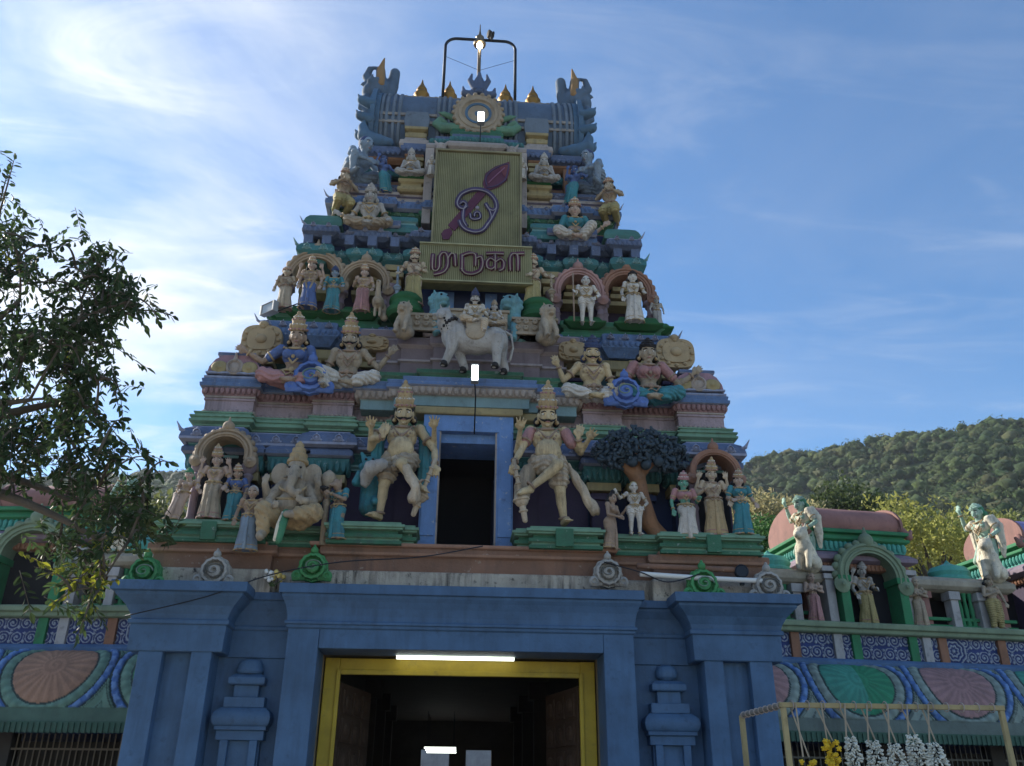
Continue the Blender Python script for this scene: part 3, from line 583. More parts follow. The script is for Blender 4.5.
mould(tower, 'eave', ORANGE, plan(R5, BACK-.8), [(-.16, 15.76), (-.04, 15.84), (-.04, 15.9)], .01)
ol5 = plan(R5, BACK-.8); m = MB(); m.sweep(ol5, [(-.05, 15.9), (.06, 15.98), (.06, 16.08), (.0, 16.12), (.0, 16.2)]); petals(m, ol5, .05, 15.9, 16.02, .13, .04, False); m.build('eave', VIOLET, tower, False, .01)
# barrel roof
AY, AZ, RB, RZ = 4.15, 17.35, 1.38, 1.52
BARR = paint('roof_slateblue', (0.085, 0.125, 0.19), wear=0.65)
BARR2 = paint('roof_rib', (0.13, 0.165, 0.21), wear=0.65)
def horseshoe(r, n=26):
    """front-to-back section of the barrel: bulging horse-shoe"""
    return [(AY + RB*r*math.cos(rad(-38+256*i/(n-1))), AZ + RZ*r*math.sin(rad(-38+256*i/(n-1)))) for i in range(n)]
m = MB(); m.prism(horseshoe(0.96), -2.55, 2.55, 'x'); m.build('barrel_roof', BARR, tower, 40)
m = MB()
xs = [-2.45, -2.32, -2.15, -2.0, -1.0, -0.86, -0.72, 0.72, 0.86, 1.0, 2.0, 2.15, 2.32, 2.45]
for x in xs: m.tube([(x, p[0], p[1]) for p in horseshoe(0.965)], 0.055, 6)
m.build('roof_ribs', BARR2, tower, True)
m = MB(); 
for z in (-.25, .0): m.box(-2.5, 2.5, AY-RB*.99, AY-RB*.8, AZ+z, AZ+z+.08)
m.box(-2.45, 2.45, AY-.45, AY+.45, AZ+RZ*.88, AZ+RZ*1.0)
for k in range(24): m.ball((-2.35+k*.204, AY-.45, AZ+RZ*.945), (.10, .06, .09), 8, 5)
m.build('ridge_course', paint('ridge_stone', (0.24, 0.22, 0.20), wear=0.6), tower, 40)
for sg in (-1, 1):
    m = MB()
    for r, x0, x1 in ((1.0, 2.5, 2.62), (1.07, 2.62, 2.74), (0.98, 2.74, 2.80)): m.prism(horseshoe(r), *sorted((sg*x0, sg*x1)), 'x')
    m.build('gable_ring', paint('gable_blue', (0.075, 0.14, 0.22), wear=0.6), tower, 40)
    # flame-like fins down the gable edge
    for k, a in enumerate((168, 188, 208)):
        p = np.array([sg*2.75, AY+RB*1.0*math.cos(rad(a)), AZ+RZ*1.02*math.sin(rad(a))])
        m = MB(); m.chain([p, p+np.array([sg*.22, -.05, .06]), p+np.array([sg*.33, -.05, .24])], [.17, .12, .015], 8); m.build('gable_fin', MATS['gable_blue'], tower, True)
    # curled corner scroll at the foot
    m = MB(); c = np.array([sg*2.55, 2.75, 16.28])
    m.chain([c+np.array([-sg*.35, 0, .1]), c+np.array([0, 0, .12]), c+np.array([sg*.25, 0, .28]), c+np.array([sg*.32, 0, .55]), c+np.array([sg*.30, 0, .85])], [.14, .22, .2, .13, .03], 10)
    m.ball(c+np.array([0, 0, .12]), (.35, .2, .22)); remeshed(m, 'corner_scroll', MATS['gable_blue'], tower, .03)
    # horned lion mask crowning the gable
    m = MB(); c = np.array([sg*2.62, 3.7, 18.55]); q = sg
    m.ball(c+[q*.05, 0, .35], (.32, .38, .42)); m.ball(c+[q*.30, -.1, .25], (.22, .26, .25)); m.ball(c+[q*.36, -.1, -.05], (.16, .22, .16)); m.ball(c+[q*.1, -.3, .5], (.12, .1, .12)); m.ball(c+[q*.28, -.3, .42], (.09, .09, .09))
    m.chain([c+[q*.32, -.05, .1], c+[q*.30, -.05, -.45], c+[q*.2, -.05, -1.0]], [.2, .17, .10])
    m.chain([c+[q*.02, -.1, .6], c+[q*.06, -.1, 1.05], c+[q*.0, -.1, 1.42]], [.17, .14, .03])
    m.chain([c+[q*.36, -.1, .45], c+[q*.5, -.1, .55], c+[q*.58, -.1, .52]], [.1, .06, .02])
    m.chain([c+[-q*.15, 0, .0], c+[-q*.28, 0, .6], c+[-q*.32, 0, 1.08]], [.22, .18, .16]); m.chain([c+[q*.25, -.1, .55], c+[q*.42, -.1, .8], c+[q*.36, -.1, 1.1], c+[q*.18, -.1, 1.2]], [.16, .13, .09, .03]); m.chain([c+[q*.12, -.25, .3], c+[q*.3, -.35, .45], c+[q*.22, -.38, .65]], [.09, .07, .03]); m.chain([c+[q*.34, -.1, -.35], c+[q*.52, -.1, -.3], c+[q*.56, -.1, -.1]], [.09, .07, .02]); remeshed(m, 'gable_mask', paint('mask_blue', (0.09, 0.135, 0.20), wear=0.6), tower, .035)
    m = MB(); m.chain([c+[q*.0, -.28, .4], c+[q*.04, -.24, .95], c+[-q*.02, -.2, 1.42]], [.12, .12, .02]); m.build('horn', paint('horn_ochre', (0.28, 0.17, 0.08), wear=0.4), tower, True)
    # dormer on the barrel front
    for_x = sg*1.53
    mould(tower, 'dormer', OCHRE, [(for_x-.24, 3.6), (for_x-.24, 2.72), (for_x+.24, 2.72), (for_x+.24, 3.6)], [(0, 16.55), (.03, 16.58), (.03, 16.7), (-.04, 16.72), (-.04, 16.78), (.05, 16.82), (.05, 16.9), (0, 16.93)], .01)
    mould(tower, 'dormer', CRM, [(for_x-.30, 3.6), (for_x-.30, 2.6), (for_x+.30, 2.6), (for_x+.30, 3.6)], [(.05, 16.12), (.09, 16.2), (.07, 16.34), (-.02, 16.42), (-.04, 16.5), (-.12, 16.56)], .01)
    m = MB(); m.prism([(for_x-.3, 16.93), (for_x-.33, 17.2), (for_x-.28, 17.45), (for_x+.28, 17.45), (for_x+.33, 17.2), (for_x+.3, 16.93)], 2.74, 3.6); m.build('dormer_roof', BARR2, tower, False, .02)
# front porch with the round medallion
P6 = [(0.62, 2.3), (1.12, 2.42)]
mould(tower, 'porch_eave', CRM, plan(P6, 4), [(0, 15.86), (.1, 15.94), (.12, 16.02), (.06, 16.12), (-.04, 16.2)], .01)
ol = plan([(0.6, 2.38), (1.1, 2.5)], 4); m = MB(); m.sweep(ol, [(0, 16.18), (.06, 16.24), (.06, 16.34), (0, 16.38)]); petals(m, ol, .05, 16.2, 16.33, .1, .04); m.build('petal_course', TEAL, tower, False, .006)
mould(tower, 'porch_roof', VIOLET, plan([(0.55, 2.5), (0.98, 2.62)], 4), [(0, 16.36), (.06, 16.4), (.06, 16.52), (-.02, 16.58)], .01)
mould(tower, 'porch_roof', GREEN, plan([(0.62, 2.6)], 4), [(0, 16.56), (.05, 16.6), (.05, 16.7), (0, 16.76), (0, 16.84)], .01)
mould(tower, 'porch_wall', OCHRE, plan([(0.55, 2.34)], 4), [(0, 15.68), (0, 15.86)], .01)
MC = (0.02, 2.62, 17.36)
m = MB()
m.lathe([(.64, -.25), (.64, 0), (.60, .05), (.52, .04), (.50, .07), (.43, .07), (.40, .02), (.33, .02)], MC, 36, axis=(0, -1, 0))
for k in range(22): a = 2*math.pi*k/22; m.ball((MC[0]+.63*math.cos(a), MC[1]-.02, MC[2]+.63*math.sin(a)), .06, 8, 5)
m.build('medallion', paint('medallion_buff', (0.31, 0.25, 0.18), wear=0.6), tower, 40)
m = MB(); m.lathe([(.34, -.1), (.34, .04), (.28, .04), (.26, .0), (.01, .03)], MC, 30, 1, 1, axis=(0, -1, 0)); m.build('medallion_eye', MATS['gable_blue'], tower, 40)
for sg in (-1, 1):
    m = MB(); m.chain([(sg*.5, 2.75, 16.95), (sg*.85, 2.75, 16.95), (sg*1.05, 2.78, 17.1), (sg*.95, 2.78, 17.26), (sg*.8, 2.78, 17.16)], [.16, .15, .1, .08, .06], 8); m.chain([(sg*.6, 2.75, 17.3), (sg*.85, 2.76, 17.42), (sg*1.0, 2.78, 17.5)], [.1, .08, .02], 8); remeshed(m, 'medallion_scroll', paint('scroll_green', (0.11, 0.22, 0.15), wear=0.5), tower, .022)
# lion-mask crown above the medallion
m = MB(); c = np.array([0.02, 2.9, 18.0])
m.ball(c+[0, 0, .28], (.26, .18, .26)); m.chain([c+[0, 0, .4], c+[0, 0, .75], c+[0, 0, 1.02]], [.15, .13, .05])
for q in (-1, 1):
    m.chain([c+[q*.2, 0, .25], c+[q*.38, 0, .3], c+[q*.42, 0, .52]], [.13, .1, .03]); m.chain([c+[q*.12, 0, .5], c+[q*.24, 0, .75], c+[q*.2, 0, .98]], [.1, .08, .03]); m.ball(c+[q*.1, -.17, .32], .06)
m.ball(c+[0, -.2, .2], (.1, .08, .07)); remeshed(m, 'crown_mask', paint('mask_iron', (0.09, 0.12, 0.20), wear=0.4), tower, .022)
# gilded pots along the ridge
for x in (-1.55, -0.78, 0.78, 1.55):
    o = MB().lathe([(.20, 0), (.26, .03), (.26, .10), (.19, .14), (.19, .18), (.26, .28), (.265, .36), (.20, .44), (.15, .47), (.19, .50), (.17, .58), (.11, .68), (.05, .80), (.012, .96)], (0, 0, 0), 20).build('finial_pot', GOLD, tower, True); o.location = (x, AY-.15, AZ+RZ*.99); o.scale = (.82, .82, .95)
# small pieces flanking the sign: narrow pilasters with little figures' bases
for sg in (-1, 1):
    m = MB(); m.box(sg*1.12-.10, sg*1.12+.10, 2.05, 2.9, 13.5, 15.7); m.build('pilaster', CRM, tower, False, .012)
    m = MB(); m.ball((sg*.86, 2.22, 15.86), (.12, .1, .16)); m.ball((sg*.86-.05, 2.13, 15.9), .03, 8, 5); m.ball((sg*.86+.05, 2.13, 15.9), .03, 8, 5); m.chain([(sg*.86-.1, 2.2, 15.95), (sg*.86-.16, 2.2, 16.06)], [.05, .02]); m.chain([(sg*.86+.1, 2.2, 15.95), (sg*.86+.16, 2.2, 16.06)], [.05, .02]); remeshed(m, 'lion_mask', CRM, tower, .018)
# electric sign hung on the front
# ---------------------------------------------------------------- painted stucco figures
SK = dict(beige=(0.47, 0.38, 0.28), ochre=(0.50, 0.39, 0.235), pale=(0.52, 0.48, 0.43), white=(0.58, 0.54, 0.49), brown=(0.31, 0.22, 0.16), pinkish=(0.42, 0.31, 0.25), grey=(0.37, 0.35, 0.33),
          blue=(0.08, 0.13, 0.30), teal=(0.05, 0.21, 0.25), slate=(0.20, 0.26, 0.33), greenface=(0.12, 0.30, 0.22), yellow=(0.34, 0.285, 0.13), rose=(0.38, 0.20, 0.20), dark=(0.02, 0.018, 0.02), green=(0.06, 0.22, 0.12),
          gold=(0.40, 0.29, 0.16), orange=(0.42, 0.19, 0.08), navy=(0.04, 0.06, 0.14), mint=(0.34, 0.50, 0.41), cream=(0.66, 0.60, 0.47), dullteal=(0.14, 0.30, 0.33), sand=(0.35, 0.285, 0.21))
def SM(k): return paint('stucco_'+k, SK[k], wear=0.10 if k == 'dark' else 0.85, rough=0.7, bump=0.45, scale=1.8, coarse=.5, grime=(0.085, 0.068, 0.055))
V = lambda *a: np.array(a, float)
def hand(m, wr, el, H, spread=1.0, curl=0.5, tip=None):
    """palm, four uneven bent fingers and a thumb from its side"""
    d = unit(wr-el) if tip is None else unit(np.array(tip, float)); up = V(0, -1, 0); s = np.cross(d, up)
    s = unit(s) if np.linalg.norm(s) > .2 else V(1, 0, 0); nrm = unit(np.cross(s, d)); k = H*1.0
    palm = wr+d*.045*k
    m.capsule(wr, palm, .021*k, .026*k, 8)
    for i, L in enumerate((.036, .044, .041, .031)):
        o = (i-1.5)*.0165*k; b = palm+s*o+d*.012*k; m1 = b+(d*(1-.25*curl)+nrm*-.5*curl+s*(i-1.5)*.10*spread)*L*k; m2 = m1+(d*(1-.9*curl)+nrm*-.9*curl+s*(i-1.5)*.10*spread)*L*.8*k
        m.chain([b-d*.02*k, b, m1, m2], [.011*k, .0105*k, .0095*k, .007*k], 6)
    t0 = wr+d*.018*k-s*.018*k; m.chain([t0, t0-s*.024*k+d*.018*k, t0-s*.028*k+d*.042*k], [.012*k, .0105*k, .008*k], 6)
def ring(m, c, ax, r, t, seg=18, flat=1.0):
    u, w, _ = frame(ax); m.tube([c+u*r*math.cos(2*math.pi*i/seg)+w*r*flat*math.sin(2*math.pi*i/seg) for i in range(seg)], t, 6, True)
STAND = dict(pel=V(0, 0, .50), ch=V(0, .0, .70), hd=V(0, -.015, .905),
             hip=[V(-.065, 0, .49), V(.065, 0, .49)], kn=[V(-.075, -.02, .27), V(.075, -.02, .27)], an=[V(-.08, .01, .045), V(.08, .01, .045)], toe=[V(-.10, -.10, .018), V(.10, -.10, .018)],
             sh=[V(-.135, .0, .785), V(.135, .0, .785)], el=[V(-.20, .02, .62), V(.20, .02, .62)], wr=[V(-.19, -.06, .47), V(.19, -.06, .47)])
def pose(**kw):
    p = {k: ([q.copy() for q in v] if isinstance(v, list) else v.copy()) for k, v in STAND.items()}
    for k, v in kw.items():
        if k in ('hands', 'extra', 'tilt'): p[k] = v; continue
        if isinstance(v, list): p[k] = [a if q is None else V(*q) for a, q in zip(p[k], v)]
        else: p[k] = V(*v)
    if 'ch' in kw and 'sh' not in kw:
        dd = p['ch']-STAND['ch']; p['sh'] = [q+dd for q in p['sh']]
        if 'el' not in kw: p['el'] = [q+dd for q in p['el']]
        if 'wr' not in kw: p['wr'] = [q+dd for q in p['wr']]
        if 'hd' not in kw: p['hd'] = p['hd']+dd
    return p
SEAT = dict(pel=V(0, 0, .10), ch=V(0, -.02, .32), hip=[(-.075, 0, .10), (.075, 0, .10)], kn=[(-.26, -.13, .13), (.26, -.13, .13)], an=[(-.05, -.22, .055), (.07, -.24, .05)], toe=[(.06, -.26, .04), (-.05, -.28, .035)])
def figure(name, label, cat, base, H, P, skin='beige', lower=None, upper=None, crown='gold', crown_h=.20, hair='dark', female=False, moustache=False, rz=0.0, detail=1, jewels=True, belly=0.0, group=None, shawl=None, sash=None, hairknot=False, hat=None, face=True, garland=None, turban=None, ht_=22):
    th = thing(name, label, cat, base, rz, group)
    sc = lambda q: q*H
    p = {k: ([sc(x) for x in v] if isinstance(v, list) and k in STAND else (sc(v) if k in STAND else v)) for k, v in P.items()}
    vox = H/(165 if detail >= 2 else 125 if detail == 1 else 80)
    pel, ch, hd = p['pel'], p['ch'], p['hd']; up = unit(ch-pel); sx = unit(p['sh'][1]-p['sh'][0]); fw = unit(np.cross(sx, up))*1.0
    if fw[1] > 0: fw = -fw
    rot = np.array([sx, -fw, up]).T
    m = MB()
    hw = .118 if female else .105; wz = pel*.55+ch*.45
    m.ball(pel, V(hw, .078, .08)*H, rot=rot); m.ball(wz, V(.078 if female else .092, .066, .10)*H, rot=rot); m.ball(ch, V(.108 if female else .128, .076, .105)*H, rot=rot)
    m.ball(ch+up*.055*H, V(.12, .062, .05)*H, rot=rot)
    if belly: m.ball(pel*.6+ch*.4+fw*(.05*H), V(.10+belly, .085+belly, .11+belly*.6)*H, rot=rot)
    for q in (-1, 1):
        if female: m.ball(ch+sx*q*.055*H+fw*.062*H+up*.012*H, V(.047, .047, .047)*H)
        else: m.ball(ch+sx*q*.056*H+fw*.048*H+up*.025*H, V(.055, .032, .043)*H, rot=rot)
    hu = unit(hd-(ch+up*.09*H)); m.capsule(ch+up*.08*H, hd-hu*.03*H, .046*H, .040*H)
    hs = .087*H; hd = hd+V(0, 0, .012)*H   # head unit
    Rh = np.array(Matrix.Rotation(rad(ht_), 3, 'X')); mh = MB()
    def TH(q):   # bow the head towards the people below
        q.v = [tuple(hd+Rh @ (np.array(w_)-hd)) for w_ in q.v]; return q
    mh.ball(hd, V(.80, .95, 1.08)*hs, 16, 10); mh.ball(hd+V(0, -.25, -.55)*hs, V(.60, .60, .55)*hs)
    f0 = hd+V(0, -.86, 0)*hs
    if face:
        mh.chain([f0+V(0, .05, .28)*hs, f0+V(0, -.20, -.22)*hs], [.10*hs, .17*hs], 8); mh.ball(f0+V(0, -.02, -.58)*hs, V(.26, .14, .09)*hs, 8, 5); mh.ball(f0+V(0, .08, -.92)*hs, V(.22, .2, .16)*hs, 8, 5)
        for q in (-1, 1): mh.ball(f0+V(q*.42, .22, -.25)*hs, V(.25, .2, .25)*hs, 8, 5); mh.ball(hd+V(q*.84, .0, -.15)*hs, V(.13, .2, .42)*hs, 8, 6)
    TH(mh); m.add(mh.v, mh.f)
    for i in (0, 1):
        s, e, w = p['sh'][i], p['el'][i], p['wr'][i]
        m.ball(s, V(.048, .048, .048)*H); m.chain([s, s*.5+e*.5, e, e*.6+w*.4, w], [.043*H, .038*H, .029*H, .032*H, .019*H]); hk = P.get('hands', [{}, {}])[i] if 'hands' in P else {}
        if detail >= 1: hand(m, w, e, H*.98, **hk)
        else: m.ball(w+unit(w-e)*.04*H, V(.028, .024, .04)*H)
        h, k, a, t = p['hip'][i], p['kn'][i], p['an'][i], p['toe'][i]
        m.chain([h, h*.5+k*.5, k], [.080*H, .067*H, .047*H]); cf = k*.65+a*.35+V(0, .012, 0)*H; m.chain([k, cf, a], [.046*H, .045*H, .027*H])
        m.chain([a+V(0, .015, -.012)*H, a*.4+t*.6, t], [.032*H, .030*H, .020*H], 8)
        if detail >= 1:
            tv = unit(t-a); sv = unit(np.cross(tv, V(0, 0, 1)))
            for j in range(5): m.capsule(t+sv*(j-2)*.011*H, t+sv*(j-2)*.014*H+tv*(.026-.003*abs(j-1))*H, .009*H, .007*H, 6)
    for (s, e, w) in P.get('extra', []):
        s, e, w = V(*s)*H, V(*e)*H, V(*w)*H; m.chain([s, e, w], [.042*H, .031*H, .021*H])
        if detail >= 1: hand(m, w, e, H*.95, curl=.2, spread=2.0)
        else: m.ball(w+unit(w-e)*.04*H, V(.028, .024, .04)*H)
    remeshed(m, 'body', SM(skin), th, vox, 1)
    # face
    if face and detail >= 1:
        for q in (-1, 1):
            e = MB(); e.ball(f0+V(q*.34, .17, .12)*hs, V(.21, .12, .13)*hs, 10, 6); eo = TH(e).build('eye', plain('eye_white', (0.65, 0.62, 0.56), .5), th, True)
            e = MB(); e.ball(f0+V(q*.34, .09, .11)*hs, V(.095, .07, .10)*hs, 8, 5); TH(e).build('pupil', SM('dark'), eo, True)
            e = MB(); e.tube([f0+V(q*.10, .06, .30)*hs, f0+V(q*.34, .04, .40)*hs, f0+V(q*.62, .26, .28)*hs], .055*hs, 6); TH(e).build('eyebrow', SM('dark'), th, True)
        e = MB(); e.ball(f0+V(0, -.05, -.57)*hs, V(.24, .15, .07)*hs, 8, 5); TH(e).build('lips', SM('rose'), th, True)
    elif face:
        for q in (-1, 1):
            e = MB(); e.ball(f0+V(q*.33, .10, .12)*hs, V(.20, .14, .11)*hs, 8, 5); TH(e).build('eye', SM('dark'), th, True)
    if moustache:
        e = MB()
        for q in (-1, 1): e.chain([f0+V(0, -.10, -.40)*hs, f0+V(q*.32, -.05, -.50)*hs, f0+V(q*.62, .12, -.42)*hs, f0+V(q*.82, .25, -.22)*hs], [.11*hs, .12*hs, .08*hs, .02*hs], 8)
        TH(e).build('moustache', SM('dark'), th, True)
    # hair and head-dress
    if hair:
        e = MB(); e.ball(hd+V(0, .28, .18)*hs, V(.94, .92, 1.02)*hs)
        if crown or female: 
            for q in (-1, 1): e.ball(hd+V(q*.9, .35, -.65)*hs, V(.38, .4, .5)*hs)
        if hairknot: e.ball(hd+V(0, .3, 1.35)*hs, V(.5, .5, .45)*hs)
        remeshed(TH(e), 'hair', SM(hair), th, vox*1.3, 2)
    if crown:
        k = crown_h*H; e = MB(); c = hd+V(0, .08, .55)*hs
        e.lathe([(.80*hs, 0), (.98*hs, .04*k), (.98*hs, .12*k), (.86*hs, .15*k), (.90*hs, .28*k), (.82*hs, .36*k), (.70*hs, .40*k), (.72*hs, .52*k), (.60*hs, .60*k), (.48*hs, .64*k), (.50*hs, .74*k), (.32*hs, .82*k), (.20*hs, .86*k), (.22*hs, .93*k), (.06*hs, 1.0*k)], c, 18)
        if detail >= 1:
            e.ball(c+V(0, -.85*hs, .22*k), V(.24*hs, .12*hs, .17*k), 8, 6); e.ball(c+V(0, -.66*hs, .5*k), V(.15*hs, .1*hs, .12*k), 8, 5)
            for q in (-1, 1): e.ball(c+V(q*.72*hs, -.5*hs, .22*k), V(.18*hs, .12*hs, .13*k), 8, 5)
        TH(e).build('crown', SM(crown), th, 50)
        if crown in ('gold', 'rose'):
            for zz, rr, nn, mt in ((.09, .97, 14, 'rose'), (.32, .86, 12, 'white'), (.56, .66, 10, 'rose'), (.70, .50, 8, 'white')):
                e = MB(); [e.ball(c+V(rr*hs*math.cos(6.283*g/nn), rr*hs*math.sin(6.283*g/nn), zz*k), V(.12, .12, .12)*hs, 6, 4) for g in range(nn)]; ring(e, c+V(0, 0, zz*k), V(0, 0, 1), rr*hs*.97, .05*hs, 16); TH(e).build('crown_gems', SM(mt), th, True)
        if detail >= 2:
            for q in (-1, 1): e = MB(); e.lathe([(.02*hs, 0), (.16*hs, -.1*hs), (.22*hs, -.3*hs), (.05*hs, -.42*hs)], hd+V(q*.95, -.1, -.45)*hs, 10); TH(e).build('earring', SM('gold'), th, True)
    if turban:
        e = MB()
        for k in range(4): ring(e, hd+V(0, .1, .5+.22*k)*hs, V(.1*(-1)**k, -.1, 1), (.85-.14*k)*hs, .2*hs, 16)
        e.ball(hd+V(0, .1, .9)*hs, V(.7, .75, .6)*hs); remeshed(TH(e), 'turban', SM(turban), th, vox*1.3, 2)
    # clothes
    if lower:
        kind, mt = lower; e = MB(); fold = lambda co: H*.006*np.sin(co[:, 2]/H*150+co[:, 0]/H*40+np.sin(co[:, 0]/H*30)*2)
        if kind in ('dhoti', 'short', 'breech'):
            e.ball(pel, V(hw+.02, .095, .088)*H, rot=rot); e.ball(pel+up*.05*H, V(hw+.004, .085, .05)*H, rot=rot)
            fr_ = {'dhoti': .93, 'short': .55, 'breech': .18}[kind]
            for i in (0, 1):
                h, k, a = p['hip'][i], p['kn'][i], p['an'][i]
                if kind == 'dhoti': e.chain([h, k, k*.15+a*.85], [.098*H, .075*H, .056*H])
                else: e.chain([h, h*(1-fr_)+k*fr_], [.098*H, (.088 if kind == 'short' else .09)*H])
            if kind != 'breech':
                mid = (p['kn'][0]+p['kn'][1])/2; tip = pel*.3+mid*.7 if kind == 'short' else mid*.5+(p['an'][0]+p['an'][1])/4
                if (p['kn'][0]-p['kn'][1])[0] > -.35*H: e.chain([pel+fw*.09*H, (pel+tip)/2+fw*.085*H, tip+fw*.06*H], [.035*H, .04*H, .03*H], 8)
            remeshed(e, 'dhoti' if kind != 'breech' else 'loincloth', SM(mt), th, vox*1.15, 2, fold)
        else:   # long pleated skirt or sari
            nb = 14; ft = (p['an'][0]+p['an'][1])/2; kk = (p['kn'][0]+p['kn'][1])/2; rs = []
            ctr = [pel+up*.075*H, pel, pel*.45+kk*.55, kk, kk*.5+ft*.5, ft-V(0, 0, .02)*H]
            spread = np.linalg.norm((p['an'][0]-p['an'][1])[:2])*.5; rx = [hw*.86*H, (hw+.028)*H, .125*H, .108*H+spread*.3, .112*H+spread*.5, .125*H+spread*.55]; ry = [.078*H, .102*H, .105*H, .095*H, .098*H, .115*H]
            sg = 40
            for i in range(5):
                for t in ((0, .33, .66) if i < 4 else (0, .5, 1)):
                    c = ctr[i]*(1-t)+ctr[i+1]*t; a = rx[i]*(1-t)+rx[i+1]*t; b = ry[i]*(1-t)+ry[i+1]*t; q = min(1, (i+t)/4)
                    rs.append([c+V(a*math.cos(2*math.pi*j/sg)*(1+.045*q*math.cos(nb*2*math.pi*j/sg)), b*math.sin(2*math.pi*j/sg)*(1+.07*q*math.cos(nb*2*math.pi*j/sg)), 0) for j in range(sg)])
            e.rings(rs); e.build('sari' if female else 'long_dhoti', SM(mt), th, 60); e = MB(); e.tube(rs[-1], .012*H, 6, True); e.tube(rs[-2], .006*H, 6, True); e.build('hem', SM('gold' if mt not in ('gold', 'sand', 'yellow') else 'rose'), th, True)
            e = MB(); c0 = pel+fw*.10*H; e.chain([c0, (c0+kk+fw*.1*H)/2, kk+fw*.105*H, ft+fw*.125*H], [.022*H, .028*H, .030*H, .036*H], 8); e.build('front_pleat', SM(mt), th, True)
    if upper:
        e = MB(); e.ball(ch, V(.118 if female else .136, .086, .085)*H, rot=rot); e.ball(ch+up*.05*H, V(.125, .068, .045)*H, rot=rot)
        if female:
            for q in (-1, 1): e.ball(ch+sx*q*.055*H+fw*.066*H+up*.012*H, V(.053, .052, .052)*H)
        for i in (0, 1): s, q = p['sh'][i], p['el'][i]; e.chain([s, s*.4+q*.6], [.056*H, .050*H])
        remeshed(e, 'blouse', SM(upper), th, vox*1.15, 2)
    if shawl:
        e = MB()
        for i, q in ((0, -1), (1, 1)):
            s = p['sh'][i]; e.chain([s+V(q*.01, .05, .02)*H, s+V(q*.06, .07, -.10)*H, s+V(q*.05, .08, -.30)*H, s+V(q*.03, .09, -.48)*H], [.05*H, .065*H, .06*H, .03*H], 8)
        remeshed(e, 'shawl', SM(shawl), th, vox*1.3, 2, lambda co: H*.004*np.sin(co[:, 0]/H*160))
    if sash:
        pts, mt = sash; e = MB(); e.chain([V(*q)*H for q in pts], [.03*H]+[.042*H]*(len(pts)-2)+[.055*H], 8); remeshed(e, 'sash', SM(mt), th, vox*1.2, 2, lambda co: H*.005*np.sin(co[:, 0]/H*140+co[:, 2]/H*30))
    # jewellery
    if jewels:
        jm = SM('brown' if skin in ('ochre', 'beige', 'sand') else 'gold'); e = MB(); ring(e, ch+up*.095*H+fw*.012*H, up*.9-fw*-.35*0+V(0, -.3, 0), .062*H, .012*H)
        pts = [ch+sx*q*.085*H*math.sin(abs(q)*1.4)+up*(.085-.10*(1-q*q))*H+fw*(.055+.035*(1-q*q))*H for q in np.linspace(-1, 1, 13)]; e.tube(pts, .0095*H, 6); e.ball(pts[6]+fw*.006*H, V(.018, .012, .02)*H, 8, 5); pts = [ch+sx*q*.10*H*math.sin(abs(q)*1.4)+up*(.085-.17*(1-q*q))*H+fw*(.055+.04*(1-q*q))*H for q in np.linspace(-1, 1, 19)]; [e.ball(q_, V(.012, .01, .012)*H, 6, 4) for q_ in pts]; e.build('necklace', jm, th, True)
        e = MB(); cc = pel+up*.062*H; u2 = [cc+sx*(hw+.012)*H*math.cos(t)+fw*.092*H*math.sin(t) for t in np.linspace(0, 2*math.pi, 22)[:-1]]; e.tube(u2, .015*H, 6, True); e.ball(cc+fw*.10*H, V(.03, .018, .028)*H, 8, 5); [e.chain([cc+sx*q*hw*.75*H+fw*.085*H, cc+sx*q*hw*.4*H+fw*.105*H-up*.055*H, cc+fw*.105*H-up*.03*H], [.008*H]*3, 6) for q in (-1, 1)]; e.build('belt', jm, th, True)
        if detail >= 1:
            for i in (0, 1):
                s, q, w = p['sh'][i], p['el'][i], p['wr'][i]
                e = MB(); ring(e, s*.45+q*.55, q-s, .043*H, .011*H, 14); e.build('armlet', jm, th, True)
                e = MB(); ring(e, w*.88+q*.12, w-q, .026*H, .010*H, 12); e.build('bracelet', jm, th, True)
                if lower is None or lower[0] in ('short', 'breech'): e = MB(); ring(e, p['an'][i]+V(0, 0, .02)*H, p['an'][i]-p['kn'][i], .036*H, .011*H, 12); e.build('anklet', jm, th, True)
    if garland:
        e = MB()
        for t in np.linspace(-1, 1, 21):
            c = ch+sx*t*.11*H+up*(.09-.42*(1-t*t))*H+fw*(.06+.055*(1-t*t))*H; e.ball(c, V(.022, .02, .022)*H, 6, 4)
        e.build('garland', SM(garland), th, True)
    return th
def club(th, H, a, b, mat='beige', r=.018):
    a, b = V(*a)*H, V(*b)*H; e = MB(); d = b-a; e.chain([a, a+d*.60], [r*H, r*H], 10)
    for t in (.15, .27, .39, .51): ring(e, a+d*t, d, r*H, r*.5*H, 12)
    e.ball(a+d*.66, V(.058, .058, .062)*H); ring(e, a+d*.66, d, .055*H, .014*H); e.chain([a+d*.73, a+d], [.03*H, .022*H], 10); ring(e, a+d*.85, d, .027*H, .010*H)
    o = e.build('club', SM(mat), th, True); return o
def spot(px, py, Y, top=None):
    """foot point and height for something that spans those rows at depth Y"""
    b = at(px, py, Y)
    if top is None: return b
    return b, at(px, top, Y)[2]-b[2]
